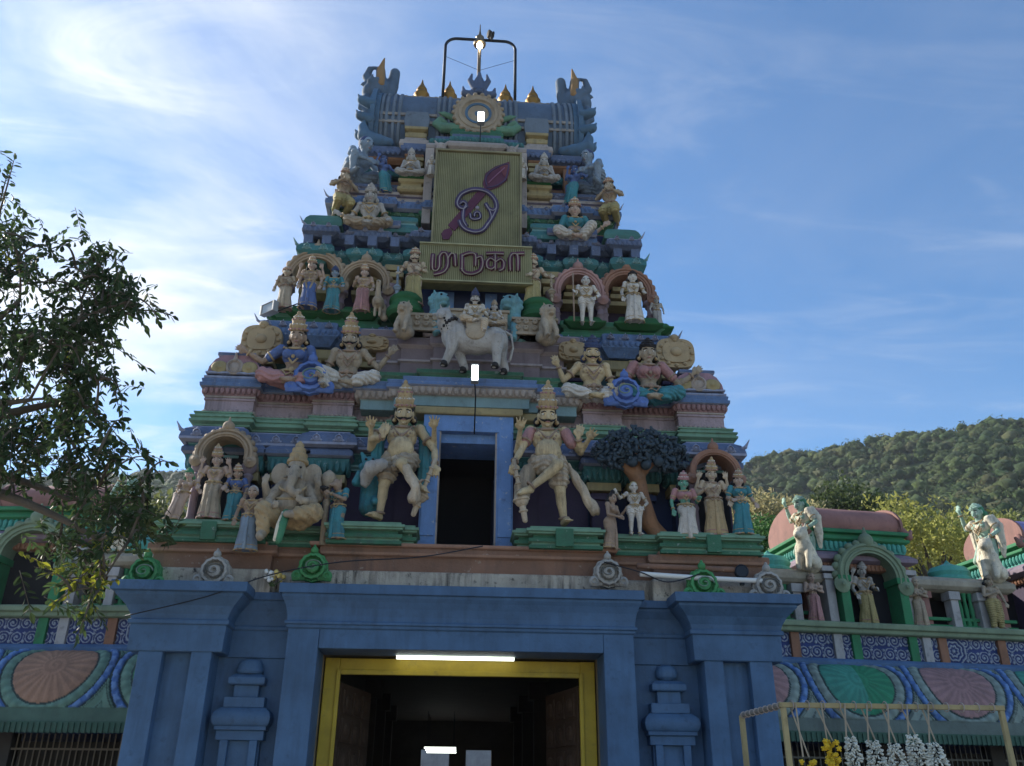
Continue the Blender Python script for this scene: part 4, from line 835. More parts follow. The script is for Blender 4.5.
# ---- the two big door guardians
b, h = spot(394, 521, -0.02, 386); H = h/1.20
P = pose(pel=(0.02, 0, .52), ch=(0.02, 0, .72), hd=(0.03, -.04, .915), hip=[(-.055, 0, .51), (.09, 0, .51)], kn=[(-.10, -.04, .28), (.04, -.20, .42)], an=[(-.12, 0, .045), (.19, -.17, .25)], toe=[(-.19, -.10, .02), (.25, -.22, .19)],
         sh=[(-.125, 0, .80), (.165, 0, .80)], el=[(-.23, -.06, .68), (.30, -.04, .60)], wr=[(-.12, -.17, .66), (.31, -.14, .44)],
         hands=[dict(curl=.2, tip=(.2, -.2, 1)), dict(curl=.9, tip=(0, -.3, -1))], extra=[((-.13, .03, .79), (-.24, .03, .63), (-.23, -.13, .74)), ((.17, .03, .79), (.29, .03, .64), (.29, -.13, .76))])
g1 = figure('door_guardian', 'moustached crowned guardian left of the upper doorway with teal shawl and one leg raised', 'statue', b, H, P, 'ochre', ('short', 'sand'), None, 'gold', .24, moustache=True, detail=2, belly=.01, shawl='teal', group='pair of door guardians', sash=([(-.02, -.10, .50), (.08, -.2, .38), (.17, -.24, .20), (.16, -.22, .13)], 'beige'), garland=None)
club(g1, H, (.31, -.16, .47), (.16, -.14, .02))
e = MB(); e.chain([V(-.12, -.16, .42)*H, V(-.20, -.12, .40)*H, V(-.24, -.06, .36)*H, V(-.25, -.04, .30)*H], [.055*H, .07*H, .06*H, .04*H]); remeshed(e, 'thigh_cloth', SM('grey'), g1, H/110, 2, lambda c: .006*np.sin(c[:, 0]*70))
b, h = spot(549, 526, -0.02, 388); H = h/1.20
P = pose(pel=(0.0, 0, .52), ch=(-.01, 0, .72), hd=(-.01, -.04, .915), hip=[(-.075, 0, .51), (.07, 0, .51)], kn=[(.06, -.20, .44), (.09, -.03, .27)], an=[(-.16, -.18, .25), (.12, 0, .045)], toe=[(-.25, -.22, .19), (.14, -.11, .02)],
         sh=[(-.145, 0, .80), (.135, 0, .80)], el=[(-.22, -.04, .62), (.27, .0, .64)], wr=[(-.29, -.13, .47), (.24, -.08, .72)],
         hands=[dict(curl=.9, tip=(-.1, -.3, -1)), dict(curl=.3, tip=(.2, -.2, 1))], extra=[((-.15, .03, .79), (-.25, .03, .63), (-.24, -.13, .75)), ((.14, .03, .79), (.27, .03, .64), (.32, -.10, .70))])
g2 = figure('door_guardian', 'moustached guardian right of the upper doorway, cream sashes, one foot on his club', 'statue', b, H, P, 'ochre', ('short', 'beige'), None, 'gold', .25, moustache=True, detail=2, belly=.01, group='pair of door guardians', sash=([(.16, .0, .50), (.24, -.02, .36), (.31, -.02, .22), (.36, -.02, .14)], 'beige'))
club(g2, H, (-.29, -.15, .48), (-.20, -.14, .0))
e = MB(); e.chain([V(-.09, -.02, .52)*H, V(-.16, .0, .44)*H, V(-.20, .0, .32)*H, V(-.22, 0, .22)*H], [.05*H, .07*H, .08*H, .06*H]); remeshed(e, 'hip_cloth', SM('sand'), g2, H/110, 2, lambda c: .006*np.sin(c[:, 0]*70))
for s in (-1, 1): e = MB(); e.chain([V(s*.145, .0, .785)*H, V(s*.19, -.01, .70)*H], [.058*H, .052*H]); remeshed(e, 'sleeve', SM('rose'), g2, H/100, 2)

# ---- seated elephant-headed figure
b, h = spot(288, 548, -0.15, 449); H = h
th = thing('elephant_headed_statue', 'large pot bellied elephant headed figure seated on the ledge with trunk curled left', 'statue', b); th.scale = (.86, .92, 1)
m = MB(); B = lambda c, r, **k: m.ball(V(*c)*H, V(*r)*H if hasattr(r, '__len__') else r*H, **k)
def CH(pts, rs, seg=10): m.chain([V(*p)*H for p in pts], [r*H for r in rs], seg)
B((0, -.02, .37), (.20, .17, .17)); B((0, 0, .55), (.17, .13, .14)); B((0, -.09, .40), (.17, .13, .13)); B((0, -.03, .74), (.115, .12, .12)); B((0, -.05, .80), (.10, .10, .08))
CH([(0, -.14, .72), (0, -.21, .62), (-.02, -.24, .52), (.05, -.26, .46), (.10, -.25, .49)], [.07, .058, .048, .038, .03]); CH([(-.07, -.12, .68), (-.10, -.2, .64)], [.022, .01], 8); CH([(.07, -.12, .68), (.10, -.2, .63)], [.022, .014], 8)
B((-.18, -.01, .73), (.11, .03, .12)); B((.18, -.01, .73), (.11, .03, .12))
CH([(-.15, 0, .60), (-.29, -.02, .48), (-.32, -.10, .60)], [.07, .055, .04]); CH([(.15, 0, .60), (.28, -.02, .50), (.27, -.10, .62)], [.07, .055, .04])
CH([(-.16, -.04, .57), (-.24, -.12, .42), (-.18, -.22, .34)], [.065, .052, .04]); CH([(.16, -.04, .57), (.25, -.14, .42), (.17, -.23, .40)], [.065, .052, .04])
for a, c, t in (((-.32, -.10, .60), (-.29, -.02, .48), (.2, -.2, 1)), ((.27, -.10, .62), (.28, -.02, .5), (-.1, -.2, 1)), ((-.18, -.22, .34), (-.24, -.12, .42), (.5, -.6, .1)), ((.17, -.23, .40), (.25, -.14, .42), (-.6, -.5, .1))): hand(m, V(*a)*H, V(*c)*H, H*.95, curl=.6, tip=t)
CH([(-.26, -.26, .05), (-.24, -.30, .03)], [.05, .03]); CH([(-.24, -.2, .12), (-.26, -.24, .05)], [.06, .05]); CH([(.10, -.28, .26), (.0, -.30, .25)], [.05, .035])
remeshed(m, 'body', SM('sand'), th, H/120, 2)
m = MB(); B((0, 0, .28), (.20, .16, .10)); CH([(-.12, -.05, .27), (-.27, -.22, .30), (-.25, -.20, .12)], [.12, .10, .075]); CH([(.12, -.05, .27), (.28, -.20, .30), (.12, -.27, .27)], [.12, .10, .07]); remeshed(m, 'dhoti', SM('gold'), th, H/110, 2, lambda c: .007*np.sin(c[:, 2]*60+c[:, 0]*30))
m = MB(); CH([(-.02, -.22, .27), (-.04, -.26, .15), (-.06, -.26, .02)], [.05, .055, .045], 8); m.build('sash', SM('green'), th, True)
m = MB(); CH([(-.05, -.24, .27), (-.075, -.285, .15), (-.095, -.285, .01)], [.022, .025, .02], 8); m.build('sash_border', SM('cream'), th, True)
m = MB(); m.lathe([(r*H, z*H) for r, z in ((.10, 0), (.125, .02), (.12, .05), (.10, .07), (.105, .11), (.08, .13), (.08, .17), (.05, .19), (.05, .22), (.01, .26))], V(0, -.02, .82)*H, 18); m.ball(V(0, -.14, .87)*H, V(.03, .02, .04)*H); m.build('crown', SM('gold'), th, 50)
m = MB()
for s in (-1, 1): CH([(s*.14, .08, .66), (s*.22, .09, .5), (s*.21, .09, .36)], [.07, .09, .06])
m.build('shawl', SM('teal'), th, True)
for s in (-1, 1): m = MB(); m.ball(V(s*.062, -.145, .765)*H, V(.018, .012, .012)*H, 8, 5); m.build('eye', SM('dark'), th, True)
m = MB(); ring(m, V(0, -.03, .47)*H, V(0, -.25, 1), .185*H, .016*H, 24); m.build('belt', SM('gold'), th, True)
m = MB(); m.tube([V(.15*math.sin(t), -.12-.06*math.cos(t), .58-.07*math.cos(t))*H for t in np.linspace(-1.4, 1.4, 13)], .014*H, 6); m.build('necklace', SM('gold'), th, True)

# ---- figures of storey one
ARMS4 = [((-.13, .04, .79), (-.24, .02, .68), (-.20, -.05, .83)), ((.13, .04, .79), (.24, .02, .68), (.20, -.05, .83))]
arch(-4.25, .50, 6.98, 0.02, 7.45, ARCHC, True, 5.76, True, .75, inner=.70)
arch(4.46, .47, 6.92, 0.02, 7.36, ARCHM, True, 5.76, False, .75, inner=.76)
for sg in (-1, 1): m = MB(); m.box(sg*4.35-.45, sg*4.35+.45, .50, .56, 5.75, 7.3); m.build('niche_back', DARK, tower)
b, h = spot(208, 520, -0.08, 444); H = h/1.17
figure('deity_statue', 'crowned four armed figure under the buff arch at the left corner of the lowest storey', 'statue', b, H, pose(extra=ARMS4, wr=[(-.20, -.10, .50), (.20, -.10, .50)], el=[(-.23, 0, .62), (.23, 0, .62)]), 'pinkish', ('long', 'sand'), None, 'gold', .20, detail=1)
b, h = spot(176, 521, -0.12, 466); H = h/1.08
figure('attendant_statue', 'pinkish brown woman leaning outwards at the far left edge of the lowest storey', 'statue', b, H, pose(pel=(.02, 0, .50), ch=(.10, 0, .69), an=[(-.16, 0, .045), (-.02, 0, .045)], kn=[(-.09, -.02, .27), (.03, -.02, .27)], wr=[(-.03, -.09, .56), (.33, -.04, .60)], el=[(-.08, .02, .60), (.28, 0, .66)]), 'pinkish', ('long', 'pinkish'), None, 'green', .10, female=True, hair='green')
b, h = spot(231, 522, -0.14, 462); H = h/1.14
figure('attendant_statue', 'small crowned woman in blue sari right of the deity under the left buff arch', 'statue', b, H, pose(hd=(.0, -.02, .9), wr=[(-.13, -.13, .55), (.2, -.07, .50)]), 'brown', ('long', 'teal'), 'blue', 'gold', .15, female=True)
b, h = spot(245, 552, -0.32, 487); H = h
figure('boy_statue', 'bare chested boy in a blue and cream dhoti standing left of the elephant headed figure', 'statue', b, H, pose(wr=[(-.20, -.08, .46), (.20, -.13, .54)]), 'brown', ('long', 'slate'), None, None, 0, hair='grey')
b, h = spot(335, 541, -0.25, 478); H = h/1.02
th = figure('animal_headed_statue', 'standing animal headed figure in teal sari holding a bowl towards the elephant headed figure', 'statue', b, H, pose(hd=(-.03, -.04, .89), wr=[(-.17, -.17, .74), (-.02, -.20, .72)], el=[(-.19, -.03, .62), (.19, -.07, .62)]), 'brown', ('long', 'teal'), 'teal', None, 0, female=True, face=False, rz=rad(-35), hair=None)
m = MB(); c = V(-.03, -.04, .90)*H; m.ball(c, .075*H); m.chain([c+V(0, -.05, -.01)*H, c+V(0, -.15, -.04)*H], [.055*H, .025*H])
for s in (-1, 1): m.chain([c+V(s*.05, .02, .05)*H, c+V(s*.08, .02, .13)*H], [.03*H, .008*H])
remeshed(m, 'animal_head', SM('brown'), th, H/90, 2)
m = MB(); m.lathe([(.03*H, 0), (.06*H, .03*H), (.07*H, .06*H), (.06*H, .06*H)], V(-.11, -.24, .76)*H, 14); m.build('bowl', SM('dark'), th, True)
b = at(322, 545, -.2); h = at(322, 470, -.2)[2]-b[2]
o = MB().lathe([(.05, 0), (.05, h*.5), (.07, h*.55), (.05, h*.6), (.05, h*.75), (.12, h*.8), (.14, h*.88), (.1, h*.95), (.02, h)], (0, 0, 0), 12).build('staff_post', SM('sand'), None, True); o.location = tuple(b); tag(o, 'thin carved post with a knob beside the teal sari animal headed figure', 'post')
# teal beast behind the left guardian
b = at(369, 512, .25); th = thing('beast_statue', 'small teal lion like beast peeping out behind the left door guardian', 'statue', b)
m = MB(); m.chain([(0, 0, .1), (.0, .05, .5), (.02, -.05, .75)], [.2, .2, .18]); m.ball((-.03, -.2, .8), .15); m.chain([(-.12, -.1, .9), (-.2, -.1, 1.05)], [.08, .03]); m.chain([(.1, -.1, .92), (.16, -.1, 1.06)], [.08, .03]); m.chain([(-.12, -.1, .5), (-.24, -.25, .45), (-.2, -.3, .6)], [.1, .08, .05]); m.chain([(.1, -.1, .2), (.12, -.3, .1)], [.1, .07])
for k in range(7): a = k*.9; m.ball((.2*math.cos(a), .02, .75+.2*math.sin(a)), .08, 8, 5)
remeshed(m, 'body', SM('teal'), th, .02)
for s in (-1, 1): m = MB(); m.ball((-.03+s*.06, -.33, .85), .025, 8, 5); m.build('eye', SM('dark'), th, True)

# ---- stucco tree with two figures
b = at(640, 537, .28); th = thing('stucco_tree', 'stucco tree with brown trunk and dark leaf crown left of the terracotta arch', 'sculpted tree', b)
ht = at(640, 437, .28)[2]-b[2]; m = MB()
m.chain([(.35, -.05, -.05), (.18, -.02, .25), (.08, 0, .7), (.0, 0, 1.15), (-.05, -.02, 1.45)], [.14, .17, .15, .17, .2]); m.chain([(0, -.05, 1.1), (-.28, -.1, 1.4), (-.45, -.1, 1.7)], [.16, .12, .06]); m.chain([(0, -.05, 1.15), (.35, -.12, 1.4), (.55, -.12, 1.65)], [.13, .1, .05]); m.chain([(0, -.08, 1.2), (.05, -.15, 1.6), (.05, -.15, 1.8)], [.15, .1, .05])
m.chain([(.2, 0, .3), (.5, -.1, -.02)], [.1, .05]); remeshed(m, 'trunk', paint('stucco_bark', (.27, .14, .075), wear=.7, bump=.6), th, .025)
m = MB(); rg = random.Random(4)
for k in range(560):
    a = rg.uniform(0, math.pi*2); rr = math.sqrt(rg.random()); x = .88*rr*math.cos(a)+.05; z = ht-.42+.42*rr*math.sin(a)+.10*math.cos(x*2.2); y = -.22+rg.uniform(-.1, .12)-.18*(1-rr)
    if z < ht-.62 and abs(x) < .35: continue
    t = rg.uniform(0, 6.28); l = rg.uniform(.05, .085); m.ball((x, y, z), (.034, .016, l*.8), 6, 4, rot=np.array(Matrix.Rotation(t, 3, 'Y')) @ np.array(Matrix.Rotation(rg.uniform(-.5, .5), 3, 'X')))
m.ball((.05, -.1, ht-.4), (.8, .1, .34), 16, 8); m.build('crown', paint('stucco_leaf', (.035, .055, .075), wear=.6, scale=2), th, True)
for x, z in ((-.12, 1.3), (.35, 1.32), (.12, 1.25)): m = MB(); m.ball((x, -.28, z), .10, 10, 7); m.build('fruit', MATS['stucco_leaf'], th, True)
b, h = spot(611, 550, -.2, 491); H = h/1.06
figure('old_woman_statue', 'old woman statue with hair bun and brown skirt beside the pale boy', 'statue', b, H, pose(ch=(.0, -.05, .69), wr=[(-.02, -.20, .55), (.08, -.25, .66)], el=[(-.17, -.08, .58), (.17, -.10, .60)]), 'brown', ('long', 'brown'), None, None, 0, female=True, rz=rad(48), hairknot=True, jewels=False)
b, h = spot(636, 536, -.05, 481); H = h/1.04
figure('boy_statue', 'pale boy in white loincloth with hand on hip standing before the stucco tree', 'statue', b, H, pose(el=[(-.26, .0, .70), (.25, .03, .63)], wr=[(-.33, -.1, .76), (.15, -.06, .52)]), 'pale', ('breech', 'white'), None, None, 0, hair='yellow')
# ---- right niche group
b, h = spot(717, 538, -0.06, 458); H = h/1.17
figure('deity_statue', 'crowned four armed figure in yellow dhoti under the terracotta arch at the right corner', 'statue', b, H, pose(extra=ARMS4, wr=[(-.13, -.14, .66), (.20, -.10, .50)], el=[(-.22, 0, .62), (.23, 0, .62)]), 'beige', ('long', 'gold'), None, 'gold', .20)
b, h = spot(689, 541, -0.12, 470); H = h/1.14
figure('attendant_statue', 'green faced woman in white sari left of the deity under the terracotta arch', 'statue', b, H, pose(ch=(-.02, 0, .7), wr=[(-.22, -.05, .47), (.17, -.12, .62)]), 'greenface', ('long', 'pale'), 'rose', 'rose', .15, female=True)
b, h = spot(744, 536, -0.12, 468); H = h/1.14
figure('attendant_statue', 'crowned woman in bright teal sari right of the deity under the terracotta arch', 'statue', b, H, pose(wr=[(-.17, -.12, .56), (.22, -.06, .52)]), 'pinkish', ('long', 'teal'), 'teal', 'gold', .15, female=True)

# ---- storey two, big seated figures
def seated(px, py, top, Y, name, label, crown_h=.22, **kw):
    b, h = spot(px, py, Y, top); H = h/(.565+max(crown_h, .02)*.85); P = pose(**{k: v for k, v in SEAT.items()})
    return b, H
def seat_pose(ch=(0, -.02, .30), hd=(0, -.05, .50), kn=None, an=None, toe=None, el=None, wr=None, **kw):
    sh = [(ch[0]-.135, ch[1], ch[2]+.125), (ch[0]+.135, ch[1], ch[2]+.125)]
    return pose(pel=(0, 0, .13), ch=(ch[0], ch[1], ch[2]+.04), hd=(hd[0], hd[1], hd[2]+.045), hip=[(-.075, 0, .12), (.075, 0, .12)], kn=kn or [(-.25, -.10, .12), (.25, -.10, .12)], an=an or [(-.05, -.17, .055), (.07, -.18, .05)], toe=toe or [(.06, -.20, .04), (-.05, -.21, .035)], sh=sh, el=el, wr=wr, **kw)
def fan(px, py, Y, w, h, label, cat='carved slab'):
    c = at(px, py, Y); m = MB(); n = 15
    sp = lambda v: math.copysign(abs(v)**.62, v); pts = [(w*sp(math.cos(a)), h*sp(math.sin(a))) for a in np.linspace(0, 2*math.pi, n*2)[:-1]]
    m.prism(pts, -.06, .10); m.prism([(x*.7, z*.7) for x, z in pts], -.10, 0); m.ball((0, -.1, 0), (w*.3, .08, h*.3)); m.ball((0, -.02, h*1.05), (w*.25, .1, h*.25))
    for a in np.linspace(0, 2*math.pi, 13)[:-1]: m.ball((w*.85*math.cos(a), -.06, h*.85*math.sin(a)), (w*.13, .05, h*.13), 8, 5)
    o = m.build('carved_slab', paint('slab_ochre', (0.36, 0.27, 0.16), wear=0.6), None, 40, 0.01); o.location = tuple(c); tag(o, label, cat)
b, h = spot(291, 392, .72, 322); H = h/.74
figure('seated_statue', 'woman in blue blouse and rose skirt, left one of the left seated couple', 'statue', b, H, seat_pose(hd=(.01, -.05, .50), el=[(-.30, .0, .30), (.20, .02, .22)], wr=[(-.44, -.06, .37), (.24, -.15, .13)],), 'brown', ('dhoti', 'rose'), 'blue', 'gold', .20, female=True, detail=2)
b, h = spot(346, 394, .72, 323); H = h/.76
figure('seated_statue', 'moustached man in white dhoti, right one of the left seated couple', 'statue', b, H, seat_pose(el=[(-.22, .02, .22), (.28, .0, .28)], wr=[(-.22, -.15, .13), (.38, -.06, .40)], kn=[(-.22, -.14, .15), (.25, -.11, .13)], an=[(-.17, -.17, .0), (.08, -.18, .05)], toe=[(-.19, -.25, -.02), (-.03, -.20, .04)]), 'sand', ('dhoti', 'pale'), None, 'gold', .22, moustache=True, detail=2)
b, h = spot(593, 407, .72, 343); H = h/.70
figure('seated_statue', 'moustached man with blue headdress, left one of the right seated couple', 'statue', b, H, seat_pose(el=[(-.28, .0, .27), (.21, .0, .21)], wr=[(-.34, -.06, .40), (.16, -.17, .15)]), 'ochre', ('dhoti', 'white'), None, 'navy', .14, moustache=True, detail=2, hair='navy')
b, h = spot(650, 408, .72, 344); H = h/.68
figure('seated_statue', 'woman with teal skirt, right one of the right seated couple', 'statue', b, H, seat_pose(el=[(-.23, .0, .26), (.30, .0, .25)], wr=[(-.26, -.12, .18), (.42, -.06, .34)]), 'sand', ('dhoti', 'teal'), 'rose', 'dark', .10, female=True, detail=2)
fan(262, 341, 1.2, .40, .34, 'ochre carved fan slab beside the woman in blue blouse'); fan(372, 344, 1.15, .34, .16, 'flat ochre slab raised on the hand of the white dhoti man on the left')
fan(573, 352, 1.15, .30, .22, 'small ochre slab raised by the yellow skinned seated man'); fan(675, 354, 1.2, .40, .34, 'ochre carved fan slab beside the teal skirted seated woman')
def rosette(px, py, Y, r, mat, label, name='rosette_ornament', cat='ornament', group=None):
    c = at(px, py, Y); m = MB()
    m.lathe([(r, -0.1), (r, 0), (r*.92, .0), (r*.85, .09), (r*.7, .10), (r*.64, .0), (r*.5, .0), (r*.42, .09), (r*.2, .12), (.01, .06)], (0, 0, 0), 26, axis=(0, -1, 0), lobes=13, lobe=.035)
    m.ball((0, 0, r*1.12), (r*.26, .08, r*.28)); m.ball((0, 0, r*1.38), (r*.10, .05, r*.16))
    for s in (-1, 1):
        m.lathe([(r*.34, 0), (r*.36, .05), (r*.18, .09), (.02, .06)], (s*r*1.0, 0, -r*.62), 14, axis=(0, -1, 0)); m.chain([(s*r*.5, 0, -r*.75), (s*r*1.2, 0, -r*.85)], [r*.2, r*.12])
    sp = [V(r*.62*(1-t/9)*math.cos(t), -.11, r*.45*(1-t/9)*math.sin(t)) for t in np.linspace(0, 8, 40)]; o = m.build(name, mat, None, 45); m = MB(); m.tube(sp, r*.04, 6); m.build('spiral', paint('rosette_line', (.17, .25, .20), wear=.6) if mat is not GREY else paint('rosette_dark', (.10, .10, .09), wear=.4), o, True); o.location = tuple(c); tag(o, label, cat, group); return o
RB_ = paint('rosette_blue', (0.10, 0.17, 0.42), wear=0.4)
rosette(311, 377, .40, .34, RB_, 'blue round rosette between the left seated couple'); rosette(625, 392, .40, .32, RB_, 'blue round rosette between the right seated couple')

# ---- humped bull carrying small riders
b, h = spot(474, 370, .28, 306); th = thing('bull_statue', 'grey white humped bull statue with neck garland walking left above the doorway', 'statue', b)
L = 1.3; m = MB()
m.ball((0, 0, .62), (.54, .25, .28), 14, 9); m.ball((-.36, 0, .70), (.29, .25, .31)); m.ball((.38, 0, .64), (.27, .24, .29)); m.ball((-.26, 0, .98), (.18, .13, .13))
m.chain([(-.42, -.02, .76), (-.56, -.06, .96), (-.60, -.1, 1.12)], [.24, .19, .14]); m.chain([(-.60, -.1, 1.15), (-.66, -.22, 1.08), (-.69, -.3, .98)], [.13, .10, .07]); m.chain([(-.45, -.08, .75), (-.5, -.1, .6)], [.1, .05])
for s in (-1, 1):
    m.chain([(-.60+s*.09, -.05, 1.16), (-.62+s*.22, -.05, 1.15)], [.05, .02]); m.chain([(-.60+s*.05, -.06, 1.24), (-.60+s*.10, -.04, 1.38)], [.035, .01])
for x, y, dx in ((-.42, -.12, -.12), (-.30, .12, .12), (.42, -.12, .0), (.50, .12, .1)):
    m.chain([(x, y, .60), (x+dx*.2, y-.02, .36), (x+dx, y, .10)], [.17, .105, .08]); m.chain([(x+dx, y, .10), (x+dx-.05, y-.02, .04)], [.07, .06])
remeshed(m, 'body', SM('grey'), th, .014)
m = MB(); m.chain([(.58, 0, .85), (.70, .0, .78), (.74, 0, .5), (.68, 0, .25)], [.03, .025, .02, .03]); m.build('tail', SM('grey'), th, True)
for x, y in ((-.54, -.12), (-.18, .12), (.42, -.12), (.60, .12)): m = MB(); m.lathe([(.075, 0), (.07, .08), (.05, .1)], (x-.03, y-.02, 0), 10); m.build('hoof', SM('dark'), th, True)
m = MB()
for k in range(16): a = 2*math.pi*k/16; m.ball((-.50+.16*math.cos(a)*.8, -.05+.17*math.sin(a), .92+.12*math.cos(a)), .045, 8, 5)
for k in range(9): m.ball((-.62+.02*k, -.24+.01*k, 1.02-.05*k), .03, 6, 4)
m.build('garland', SM('dark'), th, True)
for s in (-1, 1): m = MB(); m.ball((-.645+s*.085, -.2, 1.14), .025, 8, 5); m.build('eye', SM('dark'), th, True)
m = MB(); m.box(-.18, .20, -.25, .25, .80, .92); m.ball((.0, -.24, .70), (.2, .05, .18)); remeshed(m, 'saddle_cloth', SM('sand'), th, .02)
b2 = V(b[0]-.02, b[1]-.05, b[2]+.90)
figure('rider_statue', 'small moustached rider with tall headdress seated on the bull', 'statue', b2, .78/.72*1.0, seat_pose(el=[(-.2, 0, .24), (.22, -.02, .24)], wr=[(-.12, -.15, .2), (.14, -.18, .26)], kn=[(-.20, -.16, .1), (.18, -.18, .02)], an=[(-.05, -.22, .03), (.16, -.2, -.16)], toe=[(.04, -.24, .03), (.18, -.27, -.18)]), 'pale', ('dhoti', 'beige'), None, 'navy', .16, moustache=True)
b4 = V(b[0]+.02, b[1]+.35, b[2]+.86); figure('rider_statue', 'tiny crowned child standing behind the shoulder of the moustached bull rider', 'statue', b4+V(.22, 0, .02), .62, pose(), 'slate', ('long', 'slate'), None, 'gold', .14, detail=0)
b3 = V(b[0]+.36, b[1]-.02, b[2]+.92)
figure('rider_statue', 'smaller pale woman riding behind the moustached rider on the bull', 'statue', b3, .80, seat_pose(el=[(-.2, 0, .24), (.22, -.02, .24)], wr=[(-.12, -.15, .2), (.14, -.18, .22)]), 'grey', ('dhoti', 'sand'), None, 'sand', .14, female=True)
# carved bench behind the bull, teal lions and stone lions
def bench(x0, x1, Y, z0, z1, label):
    c = V((x0+x1)/2, Y, z0); w = (x1-x0)/2; m = MB(); m.box(-w, w, 0, .5, 0, z1-z0); m.box(-w-.04, w+.04, -.04, .5, z1-z0-.06, z1-z0); m.box(-w-.04, w+.04, -.04, .5, 0, .06); rg = random.Random(int(abs(x0)*99))
    n = int(w*2/.15)
    for k in range(n):
        x = -w+.08+k*(2*w-.16)/max(1, n-1)
        for z in (.16, .30):
            if z < z1-z0-.1: m.lathe([(.06, 0), (.065, .03), (.03, .05), (.02, .03)], (x+rg.uniform(-.01, .01), -.005, z), 10, axis=(0, -1, 0))
    o = m.build('carved_bench', SM('sand'), None, 40, .008); o.location = tuple(c); tag(o, label, 'bench')
q0 = at(440, 344, .75); q1 = at(508, 330, .75); bench(q0[0], q1[0], .95, 10.02, 10.62, 'carved stone bench back behind the bull and its riders')
for sx_, px, lab in ((-1, 425, 'carved stone block with scrolls left of the bull'), (1, 536, 'carved stone block with scrolls right of the bull')):
    q = at(px, 345, .8); bench(q[0]-.45, q[0]+.42, .85, 10.02, 10.42, lab)
def lion(px, py, top, Y, mat, label, s=1, rz=0.0):
    b, h = spot(px, py, Y, top); th = thing('lion_statue', label, 'statue', b, rz, None); m = MB(); k = h
    m.chain([(0, .1*k, .15*k), (0, .06*k, .45*k), (0, -.02*k, .68*k)], [.2*k, .19*k, .17*k]); m.ball((0, -.08*k, .80*k), .16*k); m.ball((0, -.22*k, .75*k), (.10*k, .1*k, .08*k)); m.ball((0, -.2*k, .66*k), (.08*k, .09*k, .04*k))
    for q in (-1, 1):
        m.chain([(q*.11*k, -.05*k, .5*k), (q*.13*k, -.18*k, .25*k), (q*.12*k, -.2*k, .05*k)], [.09*k, .07*k, .06*k]); m.ball((q*.15*k, .1*k, .15*k), (.1*k, .16*k, .15*k)); m.chain([(q*.09*k, -.05*k, .9*k), (q*.13*k, -.05*k, 1.0*k)], [.05*k, .015*k]); m.ball((q*.12*k, -.26*k, .04*k), (.06*k, .08*k, .04*k))
    for a in np.linspace(.2, math.pi*2-.2, 12): m.ball((.17*k*math.sin(a), .0, .78*k-.17*k*math.cos(a+math.pi)), .055*k, 8, 5)
    remeshed(m, 'body', SM(mat), th, k/70)
    for q in (-1, 1): m = MB(); m.ball((q*.06*k, -.23*k, .84*k), .022*k, 8, 5); m.build('eye', SM('dark'), th, True)
    return th
lion(437, 342, 293, 1.15, 'dullteal', 'teal crouching lion left of the bull riders under the electric sign', rz=rad(25)); lion(511, 348, 296, 1.15, 'dullteal', 'teal crouching lion right of the bull riders under the electric sign', rz=rad(-25))
lion(403, 336, 302, .7, 'sand', 'small buff lion on the carved block left of the bull', rz=rad(-20)); lion(548, 342, 305, .7, 'sand', 'small buff lion on the carved block right of the bull', rz=rad(20))

# ---- storey three figures
def stand(px, py, top, Y, label, ch_=.17, name='deity_statue', rz=0.0, P=None, **kw):
    b, h = spot(px, py, Y, top); H = h/(.985+ch_*.93 if ch_ else .985)
    return figure(name, label, 'statue', b, H, P or pose(), crown_h=ch_, rz=rz, **kw), H
stand(283, 310, 266, 1.35, 'buff leaning attendant at the far left edge of the middle storey niches', .08, 'attendant_statue', P=pose(ch=(-.02, 0, .69), wr=[(-.22, -.06, .48), (.12, -.12, .60)]), skin='sand', lower=('long', 'sand'), crown='gold')
stand(307, 309, 256, 1.35, 'bare chested crowned figure in blue dhoti in the left outer niche', .16, P=pose(extra=ARMS4), skin='pinkish', lower=('long', 'blue'), crown='gold', garland='sand')
stand(331, 312, 266, 1.30, 'small crowned woman in teal sari at right edge of the left outer niche', .12, 'attendant_statue', P=pose(wr=[(-.18, -.1, .5), (.20, -.12, .55)]), skin='slate', lower=('long', 'teal'), upper='teal', crown='navy', female=True)
stand(361, 313, 264, 1.35, 'crowned figure in dusky rose dhoti alone in the left inner niche', .15, P=pose(wr=[(-.14, -.13, .66), (.19, -.1, .5)]), skin='pinkish', lower=('long', 'rose'), crown='gold')
th, H = stand(412, 306, 248, 1.30, 'tall guard in yellow dhoti left of the electric sign holding a dark club', .12, 'guard_statue', P=pose(el=[(-.22, .02, .64), (.2, 0, .64)], wr=[(-.24, -.10, .56), (.10, -.12, .62)]), skin='beige', lower=('long', 'yellow'), crown='gold', moustache=True, group='guards beside the electric sign')
club(th, H, (-.25, -.14, .62), (-.24, -.14, .04), 'slate')
th, H = stand(533, 310, 254, 1.42, 'tall guard in yellow dhoti right of the electric sign, head partly behind it', .12, 'guard_statue', P=pose(el=[(-.2, .02, .64), (.23, 0, .66)], wr=[(-.1, -.12, .6), (.28, -.10, .60)]), skin='beige', lower=('long', 'yellow'), crown='gold', moustache=True, group='guards beside the electric sign')
club(th, H, (.29, -.14, .62), (.30, -.14, .10), 'sand')
th, H = stand(587, 325, 278, 1.35, 'pale shaven youth in loincloth leaning on a thin staff in the right inner niche', 0, 'ascetic_statue', P=pose(el=[(-.19, -.02, .62), (.25, .03, .64)], wr=[(-.22, -.12, .60), (.15, -.07, .53)]), skin='white', lower=('breech', 'white'), crown=None, hair=None)
m = MB(); m.chain([V(-.25, -.15, 0)*H, V(-.25, -.15, .98)*H], [.016*H, .014*H], 8); m.build('staff', SM('brown'), th, True)
